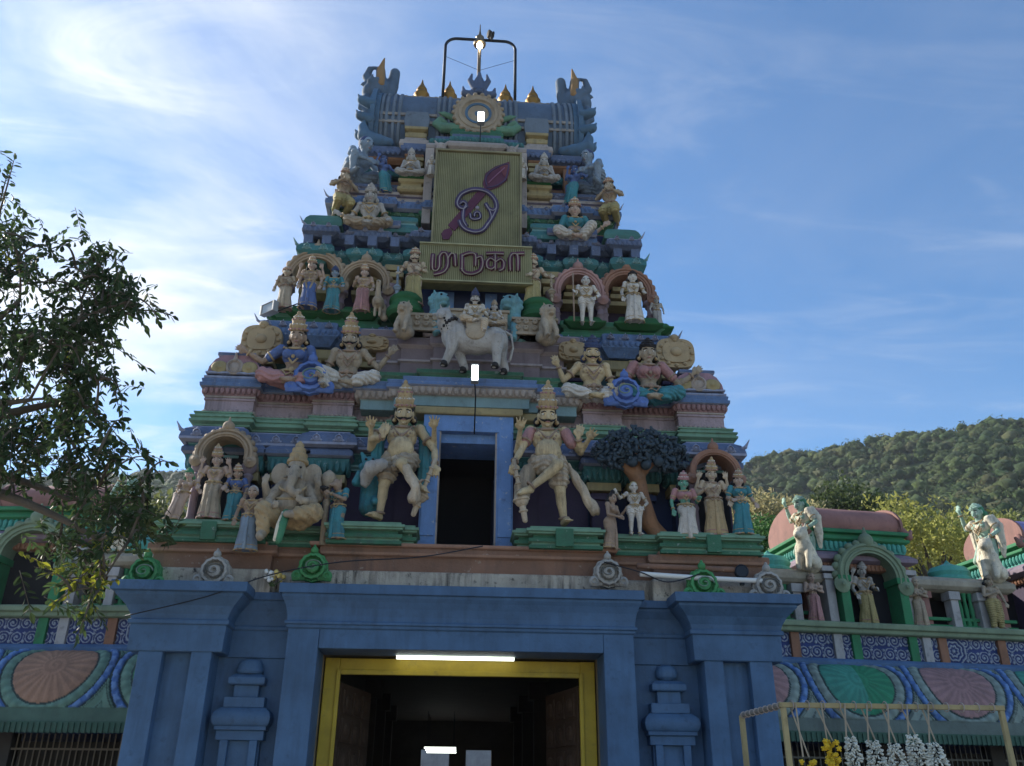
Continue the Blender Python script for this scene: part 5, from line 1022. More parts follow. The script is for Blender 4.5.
stand(635, 323, 271, 1.30, 'pale standing woman with long white skirt in the right outer niche', .08, P=pose(ch=(.0, 0, .7), wr=[(-.2, -.06, .47), (.17, -.12, .55)]), skin='white', lower=('long', 'pale'), crown='dark', female=True)
stand(658, 327, 296, 1.7, 'tiny grey attendant at the right outer edge of the middle storey niches', .1, 'attendant_statue', skin='grey', lower=('long', 'grey'), crown='gold', detail=0)
# bird mount beside the rose figure
b = at(377, 316, 1.25); th = thing('peacock_statue', 'small buff peacock standing beside the rose dhoti figure', 'statue', b); m = MB()
m.ball((0, 0, .32), (.13, .2, .14)); m.chain([(0, -.12, .38), (0, -.2, .6), (0, -.22, .68)], [.08, .05, .06]); m.chain([(0, -.26, .68), (0, -.33, .66)], [.03, .01]); m.chain([(.02, .15, .35), (.1, .2, .2), (.14, .1, .02)], [.12, .12, .08]); m.chain([(.05, 0, .2), (.05, -.02, 0)], [.04, .03]); m.chain([(-.05, 0, .2), (-.05, -.02, 0)], [.04, .03]); remeshed(m, 'body', SM('sand'), th, .016)
# ---- storey four and five figures
b, h = spot(368, 233, 1.85, 192); H = h/.66
figure('seated_statue', 'grey bearded looking ascetic seated with arms apart on the upper left tier', 'statue', b, H, seat_pose(el=[(-.26, .02, .22), (.24, .02, .22)], wr=[(-.36, -.08, .22), (.26, -.15, .12)]), 'grey', ('dhoti', 'sand'), None, 'grey', .14, detail=1, hair='grey')
b, h = spot(575, 246, 1.85, 206); H = h/.66
figure('seated_statue', 'seated woman in dark teal blouse with one hand raised on the upper right tier', 'statue', b, H, seat_pose(el=[(-.22, .02, .20), (.26, .02, .22)], wr=[(-.24, -.14, .10), (.38, -.08, .28)], kn=[(-.24, -.15, .14), (.2, -.2, .2)]), 'pinkish', ('dhoti', 'pale'), 'teal', 'gold', .14, female=True)
for px, py, top, rz, lab in ((352, 190, 147, 50, 'big slate blue crouching giant at the left end of the top storey'), (597, 198, 160, -50, 'big slate blue crouching giant at the right end of the top storey')):
    b, h = spot(px, py, 2.5, top); H = h/.60
    figure('crouching_statue', lab, 'statue', b, H, seat_pose(ch=(0, -.10, .30), hd=(0, -.16, .50), el=[(-.24, -.18, .26), (.24, -.18, .26)], wr=[(-.10, -.30, .22), (.10, -.30, .24)], kn=[(-.22, -.24, .26), (.22, -.24, .26)], an=[(-.20, -.2, .03), (.20, -.2, .03)], toe=[(-.22, -.3, .02), (.22, -.3, .02)]), 'slate', ('short', 'slate'), None, None, 0, hair='navy', rz=rad(rz), jewels=False)
for px, py, top, rz, lab in ((341, 212, 172, 20, 'small yellow kneeling figure at the left corner of the fourth storey'), (611, 221, 182, -20, 'small yellow draped figure at the right corner of the fourth storey')):
    b, h = spot(px, py, 2.0, top); H = h/.80
    figure('kneeling_statue', lab, 'statue', b, H, pose(pel=(0, 0, .28), ch=(0, -.02, .48), hd=(0, -.05, .68), hip=[(-.065, 0, .27), (.065, 0, .27)], kn=[(-.10, -.20, .08), (.10, -.20, .08)], an=[(-.09, .08, .05), (.09, .08, .05)], toe=[(-.09, .16, .02), (.09, .16, .02)], sh=[(-.135, 0, .565), (.135, 0, .565)], el=[(-.22, -.05, .45), (.22, -.05, .45)], wr=[(-.05, -.18, .52), (.05, -.18, .52)]), 'sand', ('dhoti', 'yellow'), None, 'gold', .10, rz=rad(rz))
for px, py, top, rz, lab in ((384, 194, 158, 25, 'teal robed dancer standing on the left of the top storey'), (572, 206, 168, -25, 'teal robed dancer standing on the right of the top storey')):
    b, h = spot(px, py, 2.2, top); H = h/1.0
    s = 1 if px < 480 else -1
    figure('dancer_statue', lab, 'statue', b, H, pose(pel=(-s*.02, 0, .5), ch=(-s*.08, 0, .69), an=[(s*.06-.06, 0, .045), (s*.06+.06, 0, .045)], el=[(-.2-s*.08, 0, .72), (.2-s*.08, 0, .72)], wr=[(-.14-s*.08, -.05, .92), (.26-s*.08, -.10, .62)]), 'blue', ('long', 'teal'), 'blue', 'blue', .06, female=True, rz=rad(rz), jewels=False, hair='navy')
for px, py, top, lab in ((410, 179, 153, 'grey meditating figure with crossed legs left of the electric sign top'), (544, 185, 158, 'grey meditating figure with crossed legs right of the electric sign top')):
    b, h = spot(px, py, 2.1, top); H = h/.68
    figure('meditating_statue', lab, 'statue', b, H, seat_pose(el=[(-.20, -.04, .22), (.20, -.04, .22)], wr=[(-.04, -.20, .24), (.04, -.20, .24)]), 'grey', ('dhoti', 'grey'), None, 'grey', .14, hair='grey', detail=0)
for px, py, top, lab in ((431, 176, 155, 'thin ivory figure carved along the left edge of the electric sign'), (522, 180, 158, 'thin ivory figure carved along the right edge of the electric sign')):
    stand(px, py, top, 1.95, lab, .1, 'pillar_statue', skin='pale', lower=('long', 'pale'), crown='pale', hair='grey', detail=0)
# ---------------------------------------------------------------- electric sign on the tower front
OLIVE = paint('sign_board', (0.19, 0.185, 0.09), wear=0.5, bump=0.1); STRIP = paint('sign_strip', (0.33, 0.32, 0.19), wear=0.4, bump=0.05)
sg_ = thing('electric_sign', 'tall olive electric sign board with spear emblem and Tamil lettering below, hung on tower', 'sign')
YB = 1.6; BX0, BX1, BZ0, BZ1 = -0.92, 1.03, 12.45, 15.2
m = MB(); m.box(BX0, BX1, YB, YB+.06, BZ0, BZ1); m.build('board', OLIVE, sg_)
m = MB()
for a, b, c, d in ((BX0-.03, BX0+.02, BZ0, BZ1), (BX1-.02, BX1+.03, BZ0, BZ1), (BX0-.03, BX1+.03, BZ1, BZ1+.05), (BX0-.03, BX1+.03, BZ0-.0, BZ0+.04)): m.box(a, b, YB-.09, YB+.07, c, d)
m.build('frame', paint('sign_frame', (0.22, 0.20, 0.12), wear=.5), sg_, False, .006)
m = MB()
for k in range(47): x = BX0+.04+k*(BX1-BX0-.08)/46; m.box(x-.0075, x+.0075, YB-.045, YB-.03, BZ0+.02, BZ1-.02)
m.build('led_strips', STRIP, sg_)
Z2, T2 = 11.45, 12.42; X0, X1, Y2 = -1.17, 1.27, 1.30
m = MB(); m.box(X0, X1, Y2, Y2+.30, Z2, T2); m.build('lower_board', OLIVE, sg_, False, .01)
m = MB()
for k in range(58): x = X0+.03+k*(X1-X0-.06)/57; m.box(x-.0075, x+.0075, Y2-.05, Y2-.035, Z2+.02, T2-.02)
for z in (Z2+.01, T2-.03): m.box(X0, X1, Y2-.08, Y2+.0, z, z+.03)
m.build('led_strips', STRIP, sg_)
def bp(x, y, Y): p = at(410+x/5.281, 145+y/5.281, Y); return V(p[0], Y, p[2])
INK = paint('sign_maroon', (0.09, 0.03, 0.06), wear=.1); PURP = paint('sign_purple', (0.065, 0.05, 0.11), wear=.3); NEON = paint('sign_tube_white', (0.27, 0.255, 0.31), wear=.3); RED = paint('sign_red', (0.14, 0.045, 0.06), wear=.3)
def flatpoly(pts, Y, t, name, mat):
    P = [bp(x, y, Y) for x, y in pts]; m = MB(); m.prism([(q[0], q[2]) for q in P], Y-t, Y); m.build(name, mat, sg_)
def stroke(pts, Y, r, name, mat, par=None, seg=8):
    c = [V(*p) for p in pts]; out = []
    for i in range(len(c)-1):
        p0 = c[max(i-1, 0)]; p1 = c[i]; p2 = c[i+1]; p3 = c[min(i+2, len(c)-1)]
        for t in np.linspace(0, 1, 5)[:-1]: out.append(.5*((2*p1)+(-p0+p2)*t+(2*p0-5*p1+4*p2-p3)*t*t+(-p0+3*p1-3*p2+p3)*t**3))
    out.append(c[-1]); m = MB(); m.tube([bp(q[0], q[1], Y) for q in out], r, seg, flat=1.0); return m.build(name, mat, par or sg_, True)
flatpoly([(394, 240), (384, 205), (398, 152), (448, 116), (526, 90), (527, 132), (512, 188), (470, 222), (405, 246)], YB-.05, .02, 'spear_blade', INK)
flatpoly([(470, 112), (526, 90), (527, 132), (514, 180), (492, 160)], YB-.071, .01, 'blade_tip', RED)
stroke([(405, 215), (402, 170), (440, 130), (515, 100), (515, 140), (500, 185), (455, 215), (405, 225)], YB-.08, .016, 'spear_outline', PURP)
stroke([(415, 200), (450, 165), (500, 120)], YB-.085, .016, 'spear_rib', paint('sign_rose', (.22, .10, .17), wear=.1))
flatpoly([(375, 225), (410, 250), (235, 455), (200, 425)], YB-.05, .016, 'spear_shaft', INK)
flatpoly([(165, 470), (180, 450), (215, 440), (225, 465), (205, 500), (175, 500)], YB-.051, .02, 'spear_end', INK)
OMP = [(300, 322), (282, 336), (258, 326), (250, 300), (270, 262), (315, 240), (360, 236), (410, 250), (445, 285), (457, 325), (440, 370), (415, 410), (385, 448), (345, 460), (300, 448), (272, 425), (262, 400)]
stroke(OMP, YB-.06, .06, 'emblem', PURP); stroke(OMP, YB-.135, .012, 'emblem_tube', NEON)
OM2 = [(262, 310), (280, 300), (296, 312), (285, 335), (280, 365), (282, 400), (300, 430)]; stroke(OM2, YB-.06, .05, 'emblem', PURP); stroke(OM2, YB-.135, .010, 'emblem_tube', NEON)
OM3 = [(400, 310), (415, 335), (440, 345), (456, 330)]; stroke(OM3, YB-.06, .05, 'emblem', PURP); stroke(OM3, YB-.135, .010, 'emblem_tube', NEON)
OM5 = [(402, 312), (425, 355), (428, 390), (405, 420)]; stroke(OM5, YB-.06, .045, 'emblem', PURP); stroke(OM5, YB-.135, .010, 'emblem_tube', NEON)
OM4 = [(318, 362), (322, 385), (345, 392), (370, 384), (366, 358), (345, 356), (340, 378)]; stroke(OM4, YB-.06, .04, 'emblem', PURP); stroke(OM4, YB-.135, .010, 'emblem_tube', NEON)
m = MB(); m.ball(bp(355, 332, YB-.06), (.05, .04, .05), 10, 6); m.build('emblem_dot', NEON, sg_, True)
YL = Y2-.05
LET = [[[(122, 578), (118, 615), (120, 655), (140, 662), (155, 640), (156, 590), (170, 570), (190, 572), (200, 600), (198, 640), (180, 668), (150, 680), (125, 684)], [(200, 600), (215, 575), (236, 580), (240, 640)]],
       [[(275, 580), (275, 665)], [(275, 585), (310, 572), (345, 578), (346, 640)], [(345, 600), (375, 590), (385, 625), (370, 665), (330, 682), (290, 676), (270, 650)]],
       [[(402, 576), (450, 574), (496, 576)], [(450, 576), (450, 662)], [(450, 612), (425, 598), (406, 615), (408, 645), (430, 655), (450, 640)], [(450, 618), (478, 602), (496, 620), (492, 652), (470, 664)]],
       [[(530, 665), (528, 600), (540, 576), (562, 576), (570, 600), (570, 665)], [(562, 576), (604, 574)]]]
for g_ in LET:
    m = MB()
    for s_ in g_:
        c = [V(*p) for p in s_]; m.tube([bp(q[0], q[1], YL) for q in c], .055, 8)
    m.build('letter', INK, sg_, True)
    for s_ in g_: stroke(s_, YL-.055, .012, 'letter_tube', paint('sign_tube_grey', (.30, .26, .22), wear=.1))
# brackets that hold the boards
m = MB(); m.tube([(-.8, YB+.05, 14.6), (-.8, 2.3, 14.6)], .03); m.tube([(.9, YB+.05, 14.6), (.9, 2.3, 14.6)], .03); m.tube([(-.8, YB+.05, 12.7), (-.8, 2.0, 12.7)], .03); m.tube([(.9, YB+.05, 12.7), (.9, 2.0, 12.7)], .03)
m.tube([(-.8, YB+.06, 12.5), (-.8, YB+.06, 15.0)], .025); m.tube([(.9, YB+.06, 12.5), (.9, YB+.06, 15.0)], .025); m.tube([(-.8, YB+.06, 13.6), (.9, YB+.06, 13.6)], .02); m.build('bracket', STEELB, sg_)

# ---------------------------------------------------------------- lamps, arch pipe, rod
def flood(px, py, Y, w, h, label, pole_to=None, rz=0.0, lit=True):
    c = at(px, py, Y); th = thing('flood_lamp', label, 'lamp', c, rz)
    m = MB(); m.box(-w*.7, w*.7, 0, .10, -h*.6, h*.6); m.box(-w*.5, w*.5, .1, .18, -h*.4, h*.4); m.box(-w*.72, -w*.56, -.03, .02, -h*.6, h*.6); m.box(w*.56, w*.72, -.03, .02, -h*.6, h*.6); m.box(-w*.56, w*.56, -.03, .02, h*.5, h*.6); m.box(-w*.56, w*.56, -.03, .02, -h*.6, -h*.5); m.build('housing', plain('lamp_housing', (.25, .26, .27), .5), th, False, .01)
    m = MB(); m.box(-w*.55, w*.55, -.012, .0, -h*.5, h*.5); m.build('glass', LAMPW if lit else plain('lamp_glass_off', (.35, .38, .40), .2), th)
    if pole_to is not None: m = MB(); q = V(*pole_to); m.tube([V(0, .08, -h*.5), V(q[0], q[1]*.5+.05, q[2]*.3), q], .013, 8); m.build('bracket_arm', STEELB, th, True)
flood(475, 373, -.25, .10, .30, 'lit white flood lamp on a dark arm above the upper doorway', (.03, .62, -.95))
flood(481, 117, 1.95, .13, .30, 'lit flood lamp in front of the round medallion at the top', (.0, .55, -1.1))
flood(268, 308, 1.3, .30, .2, 'small unlit flood lamp sticking out at left edge of the niches', (.6, .4, .05), lit=False, rz=rad(-40))
th = thing('pipe_arch', 'thin dark pipe arch with rounded corners standing over the tower roof', 'pipe arch', (0, 3.75, 18.8))
zt = at(480, 40, 3.75)[2]-18.8; xl = at(443, 92, 3.75)[0]; xr = at(515, 92, 3.75)[0]; m = MB(); rr = .32
pts = [(xl, 0, -.1), (xl, 0, zt-rr)]+[(xl+rr-rr*math.cos(t), 0, zt-rr+rr*math.sin(t)) for t in np.linspace(.2, 1.4, 6)]+[(xl+rr, 0, zt), (xr-rr, 0, zt)]+[(xr-rr+rr*math.sin(t), 0, zt-rr+rr*math.cos(t)) for t in np.linspace(.2, 1.4, 6)]+[(xr, 0, zt-rr), (xr, 0, -.1)]
m.tube(pts, .042, 10); m.build('pipe', STEELB, th, True)
m = MB(); m.tube([(xl, 0, zt-.7), (.0, 0, zt-1.15)], .006, 5); m.tube([(xr, 0, zt-.7), (.05, 0, zt-1.15)], .006, 5); m.build('guy_wire', STEELB, th)
b = at(479, 66, 3.5); zs = at(479, 29, 3.5)[2]-b[2]; th = thing('lightning_rod', 'slender finial rod with a lit bulb in the middle of the pipe arch', 'finial rod', b)
m = MB(); m.lathe([(.05, -.5), (.05, zs*.5), (.03, zs*.5)], (0, 0, 0), 10); m.lathe([(.03, zs*.52), (.17, zs*.56), (.18, zs*.60), (.09, zs*.66), (.10, zs*.70), (.12, zs*.76), (.05, zs*.82), (.02, zs*.95), (.012, zs*1.12)], (0, 0, 0), 14); m.build('rod', plain('rod_bronze', (.16, .12, .08), .4, .8), th, 40)
m = MB(); m.lathe([(.04, 0), (.08, .04), (.085, .10), (.05, .16), (.01, .18)], (0, -.12, zs*.50-.14), 12); m.build('bulb', plain('bulb_glow', (1, .93, .72), .4, 0, 14.0), th, True)
# perched bird
b = V(at(490, 41, 3.75)[0], 3.75, 18.8+zt+.03); th = thing('bird', 'small dark bird perched on the pipe arch above the roof', 'bird', b, rad(200)); th.scale = (1.15, 1.15, 1.15); m = MB()
m.ball((0, 0, .16), (.06, .10, .13)); m.chain([(0, -.03, .24), (0, -.05, .33)], [.06, .052]); m.chain([(0, -.09, .33), (0, -.15, .32)], [.018, .005]); m.chain([(0, .05, .1), (0, .1, -.10)], [.05, .03]); remeshed(m, 'body', paint('bird_plumage', (.06, .05, .045), wear=.2), th, .012)
for s in (-1, 1):
    m = MB(); m.chain([(s*.03, -.01, .08), (s*.03, -.02, .0)], [.012, .01], 6); m.build('leg', STEELB, th); m = MB(); m.ball((s*.06, .03, .15), (.025, .10, .12), rot=np.array(Matrix.Rotation(.3, 3, 'X'))); m.build('wing', paint('bird_wing', (.04, .035, .03), wear=.2), th, True)

# ---------------------------------------------------------------- things on the ledge over the gateway
for px, py, r, mt, lab in ((145, 572, .25, ROSG, 'green scroll rosette on the far left corner of the blue cornice'), (215, 571, .24, GREY, 'grey scroll rosette on the left blue cornice'), (313, 567, .24, ROSG, 'green scroll rosette at the left end of the middle blue cornice'),
                           (608, 573, .24, GREY, 'grey scroll rosette at right end of the middle blue cornice'), (703, 584, .26, ROSG, 'green pointed scroll rosette on the right blue cornice'), (768, 586, .26, GREY, 'grey scroll rosette on the far right corner of the blue cornice')):
    rosette(px, py, -.32, r, mt, lab, 'scroll_rosette', 'ornament')
b = at(272, 586, -.2); th = thing('flower_bunch', 'small white and yellow flower bunch on the ledge beside the green rosette', 'flowers', b); rg = random.Random(3)
for nm, c0, mt in (('white_blossoms', -.07, plain('petal_white', (.7, .7, .68), .7)), ('yellow_blossoms', .09, plain('petal_yellow', (.62, .48, .16), .7))):
    m = MB()
    for k in range(16): m.ball((c0+rg.uniform(-.09, .09), rg.uniform(-.06, .06), .14+rg.uniform(-.06, .1)), rg.uniform(.022, .04), 7, 5)
    m.build(nm, mt, th, True)
m = MB()
for k in range(12): m.chain([(rg.uniform(-.05, .05), 0, 0), (rg.uniform(-.18, .2), rg.uniform(-.05, .05), rg.uniform(.05, .2))], [.01, .006], 5)
m.build('stems', paint('stem_green', (.05, .08, .03), wear=.2), th)
def wire(pxs, Y, r, label, mat=None, cat='cable', name='cable'):
    pts = [at(x, y, Y) for x, y in pxs]; c = [V(*p) for p in pts]; out = []
    for i in range(len(c)-1):
        p0 = c[max(i-1, 0)]; p1 = c[i]; p2 = c[i+1]; p3 = c[min(i+2, len(c)-1)]
        for t in np.linspace(0, 1, 7)[:-1]: out.append(.5*((2*p1)+(-p0+p2)*t+(2*p0-5*p1+4*p2-p3)*t*t+(-p0+3*p1-3*p2+p3)*t**3))
    out.append(c[-1]); m = MB(); m.tube(out, r, 8); tag(m.build(name, mat or STEELB, None, True), label, cat)
wire([(125, 616), (205, 597), (270, 575), (340, 562), (420, 557), (483, 546)], -.62, .010, 'long black cable drooping across the blue cornice to the upper doorway')
wire([(604, 562), (640, 572), (668, 582), (700, 574)], -.42, .010, 'short black cable looping along the right ledge')
wire([(640, 574), (700, 578), (762, 581)], -.36, .045, 'white plastic pipe lying along the right ledge', plain('white_pipe', (.62, .62, .60), .4), 'pipe', 'pipe')
wire([(637, 566), (690, 568), (737, 570)], -.28, .05, 'brown pipe lying along the right ledge above the white one', BROWN, 'pipe', 'pipe')
c = at(742, 571, -.36); th = thing('spot_lamp', 'dark round spot lamp on the right ledge beside the brown pipe', 'lamp', c)
MB().lathe([(.05, .16), (.10, .12), (.115, 0), (.10, -.01), (.09, .0)], (0, 0, 0), 18, axis=(0, 1, 0)).build('housing', STEELB, th, 40); MB().lathe([(.088, .01), (.088, .02)], (0, 0, 0), 16, axis=(0, 1, 0)).build('glass', plain('lamp_glass_off', (.35, .38, .40), .2), th); m = MB(); m.box(-.03, .03, .02, .1, -.22, -.08); m.build('foot', STEELB, th)

# ---------------------------------------------------------------- flower stall rail and garlands
YG = -4.5; RAILM = paint('rail_yellow', (.33, .27, .14), wear=.8, grime=(.12, .09, .06))
q0 = at(783, 707, YG); q1 = at(1000, 706, YG); zr = (q0[2]+q1[2])/2
th = thing('garland_stall', 'yellow metal stall frame with garlands hanging in front of the right wing', 'stall frame', (q0[0], YG, 0)); wdt = q1[0]-q0[0]
m = MB(); m.box(-.04, wdt+.04, -.024, .024, zr-.027, zr+.027); m.build('top_rail', RAILM, th, False, .006)
for x in (0, wdt): m = MB(); m.box(x-.028, x+.028, -.026, .026, 0, zr-.028); m.build('post', RAILM, th, False, .006)
qb = at(742, 718, YG+1.4); m = MB(); m.tube([(0, 0, zr), (qb[0]-q0[0], 1.4, zr)], .03, 8); m.build('side_rail', paint('rail_cord', (.16, .15, .13), wear=.4), th)
for k in range(9): t = (k+.5)/9; m = MB(); ring(m, V((qb[0]-q0[0])*t, 1.4*t, zr), V(qb[0]-q0[0], 1.4, 0), .034, .010, 10); m.build('cord_wrap', CREAM, th, True)
m = MB(); m.box(qb[0]-q0[0]-.03, qb[0]-q0[0]+.03, 1.37, 1.43, 0, zr); m.build('post', RAILM, th, False, .006)
m = MB()
for k in range(14): m = MB(); ring(m, V(.1+k*(wdt-.2)/13, 0, zr), V(1, .1, 0), .05, .006, 10); m.build('string_tie', CREAM, th)
JW = paint('jasmine_white', (.62, .63, .56), wear=.15, bump=.1); MY = paint('marigold_yellow', (.68, .46, .03), wear=.1, bump=.1); STRG = paint('garland_string', (.34, .29, .22), wear=.2)
rg = random.Random(11)
white_lab = ['leftmost white jasmine garland, next to the yellow ones', 'second white jasmine garland from the yellow ones', 'middle one of the five white jasmine garlands', 'longest white jasmine garland, second from the right end', 'rightmost white jasmine garland on the stall rail']
for i, (px, top, w) in enumerate(((850, 737, 9), (872, 741, 11), (893, 744, 10), (912, 735, 11), (933, 744, 11))):
    xr_ = at(px-4, 707, YG)[0]; c = at(px, top, YG); th = thing('jasmine_garland', white_lab[i], 'garland', (c[0], YG, zr), 0, 'jasmine garlands on the stall rail'); L = zr-c[2]; wm = w/86.0*.95
    for s in (-1, 1): m = MB(); m.tube([(xr_-c[0]-.02*s-.05, s*.045, .02), (s*.05, s*.02, -L)], .010, 6); m.build('string', STRG, th)
    m = MB(); ln = .85
    for k in range(460):
        t = rg.random(); a = rg.uniform(0, 6.28); r = wm*(.55+.45*math.sin(min(1, t*3)*1.57))*(.75+.25*rg.random()); z = -L-t*ln; p_ = V(r*math.cos(a)+.10*t*(1 if i else .4), r*.8*math.sin(a), z); d_ = unit(V(math.cos(a), .8*math.sin(a), rg.uniform(-.9, .5))); m.capsule(p_-d_*.03, p_, .005, .011, 6)
    m.build('blossoms', JW, th, True)
for i, (px, top, lab) in enumerate(((830, 741, 'upper yellow marigold bunch hanging beside the white garlands'), (806, 757, 'lower left yellow marigold bunch near the stall post'))):
    c = at(px, top, YG); th = thing('marigold_bunch', lab, 'garland', (c[0], YG, zr)); L = zr-c[2]
    for s in (-1, 1): m = MB(); m.tube([(-.08-.02*s, s*.045, .02), (s*.04, s*.02, -L)], .009, 6); m.build('string', STRG, th)
    m = MB()
    for k in range(22):
        c_ = V(rg.uniform(-.08, .08), rg.uniform(-.06, .06), -L-rg.random()*.26); m.ball(c_, .022, 7, 5)
        for _ in range(14): d_ = unit(V(rg.gauss(0, 1), rg.gauss(0, 1), rg.gauss(0, 1))); m.ball(c_+d_*.024, (.012, .012, .009), 6, 4)
    m.build('blossoms', MY, th, True)
# ---------------------------------------------------------------- the two side wings of the temple wall
def relief(name, s0, s1, res, curve, func, parent, mat):
    """sheet along x (s0..s1) following a (y,z) curve, pigments and relief height from func(u, v)"""
    curve = np.array(curve, float); seg = np.r_[0, np.cumsum(np.linalg.norm(np.diff(curve, axis=0), axis=1))]; Ln = seg[-1]
    nu = int((s1-s0)/res)+1; nv = int(Ln/res)+1
    uu = np.linspace(s0, s1, nu); vv = np.linspace(0, Ln, nv); cy = np.interp(vv, seg, curve[:, 0]); cz = np.interp(vv, seg, curve[:, 1])
    ty = np.gradient(cy, vv); tz = np.gradient(cz, vv); ny, nz_ = tz, -ty     # outward normal
    if ny.mean() > 0: ny, nz_ = -ny, -nz_
    Ug, Vg = np.meshgrid(uu, vv); h, col = func(Ug, Vg)
    X = Ug; Yg = cy[:, None]+ny[:, None]*h; Zg = cz[:, None]+nz_[:, None]*h
    vs = np.stack([X, Yg, Zg], -1).reshape(-1, 3); i = np.arange(nu*nv).reshape(nv, nu)
    fs = np.stack([i[:-1, :-1], i[1:, :-1], i[1:, 1:], i[:-1, 1:]], -1).reshape(-1, 4)
    me = bpy.data.meshes.new(name); me.from_pydata(vs.tolist(), [], fs.tolist()); me.update()
    a = me.color_attributes.new('pigment', 'FLOAT_COLOR', 'POINT'); a.data.foreach_set('color', np.c_[col.reshape(-1, 3), np.ones(nu*nv)].ravel().astype(np.float32))
    o = link(name, me, mat, parent, True)
    so_ = o.modifiers.new('thick', 'SOLIDIFY'); so_.thickness = .06; so_.offset = -1
    return o
def C3(*c): return np.array(c, float)
def swirl(off, order):
    def f(U, Vv):
        per = 1.92; k = np.floor((U-off)/per+.5); du = U-off-k*per; dv = (Vv-.58)
        du = du + .10*np.clip(dv, -.6, .9)**2
        r = np.sqrt((du/1.02)**2+(dv*.98)**2); th = np.arctan2(dv, du)
        h = np.zeros_like(r); col = np.zeros(r.shape+(3,)); odd = (np.mod(k, 2) == 0)
        green = C3(.05, .22, .17) if order == 0 else C3(.04, .15, .075); pink = C3(.27, .16, .16) if order == 0 else C3(.29, .165, .11)
        gg = C3(.21, .265, .24) if order == 0 else C3(.13, .23, .18); blue = C3(.07, .15, .36); dark = C3(.03, .05, .05)
        med = np.where(odd[..., None], green, pink); spiral = np.mod(r*9-th/(2*math.pi), 1.0); fan = .5+.5*np.cos(th*22)
        inner = r < .62; col[:] = gg
        base = med*(1+.22*(np.where(r < .2, (spiral < .5), fan > .55)))[..., None]
        half = (du > .05) & odd & (r < .62); base = np.where(half[..., None], base*np.array([.55, .8, .55]), base)
        col = np.where(inner[..., None], base, col); h = np.where(inner, .03*np.sqrt(np.clip(1-(r/.62)**2, 0, 1))+.008*fan, h)
        sc = .5+.5*np.cos(th*30); b1 = (r >= .645) & (r < .80); h = np.where(b1, .035*np.sin((r-.645)/.155*math.pi)*(.7+.3*sc), h); col = np.where(b1[..., None], gg*(.85+.3*sc[..., None]), col)
        b2 = (r >= .82) & (r < .935); pearl = (np.mod(th*10/math.pi*1.3, 1) < .62) & (np.abs(r-.877) < .036); h = np.where(b2, .02+.025*pearl, h); col = np.where(b2[..., None], np.where(pearl[..., None], C3(.14, .25, .48), blue), col)
        b3 = r >= .955; h = np.where(b3, .03*np.abs(np.cos((r-.92)*9)), h); col = np.where(b3[..., None], gg*np.where((np.mod(r*7, 1) < .85), 1.0, .35)[..., None], col)
        for e in (.632, .81, .945): ln = np.abs(r-e) < .016; col = np.where(ln[..., None], dark, col); h = np.where(ln, 0, h)
        low = Vv > 1.28; col = np.where(low[..., None], gg*.6, col); h = np.where(low, .01, h)
        return h, col
    return f
def scroll(marks, medal):
    def f(U, Vv):
        c = .24; off = np.mod(np.floor(Vv/c), 2)*c*.5; cu = np.mod(U+off, c)-c/2; cv = np.mod(Vv+.02, c)-c/2
        par = np.where(np.mod(np.floor((U+off)/c)+np.floor((Vv+.02)/c), 2) == 0, 1, -1)
        r = np.sqrt(cu**2+cv**2); th = np.arctan2(cv, cu)*par; sp = np.mod(r/.055-th/(2*math.pi), 1)
        on = (sp < .36) & (r < .118); blob = (r < .02) | ((np.abs(np.mod(th*3/math.pi, 1)-.5) < .16) & (r > .118))
        on = on | blob
        for m_ in medal:
            R_ = np.sqrt((U-m_)**2+(Vv-.24)**2); T_ = np.arctan2(Vv-.24, U-m_); inside = R_ < .27
            on2 = (np.mod(R_/.075+.14*np.cos(T_*8), 1) < .42); on = np.where(inside, on2, on)
        h = np.where(on, .022, 0.0); col = np.where(on[..., None], C3(.30, .34, .42), C3(.030, .048, .16)); return h, col
    return f
RELM = attr_paint('awning_paint', .5); FRM = attr_paint('frieze_paint', .35)
WB = {k: paint(k, v, wear=.55) for k, v in dict(wing_cream=(.32, .29, .23), wing_brown=(.27, .14, .12), wing_purple=(.20, .18, .36), wing_green=(.035, .19, .085), wing_palegreen=(.19, .25, .165), wing_white=(.36, .355, .36), wing_orange=(.26, .13, .08), wing_teal=(.08, .33, .28), wing_mauve=(.22, .17, .22), wing_blue=(.08, .15, .28)).items()}
GRILL = plain('grille_iron', (.10, .10, .10), .5, .5)
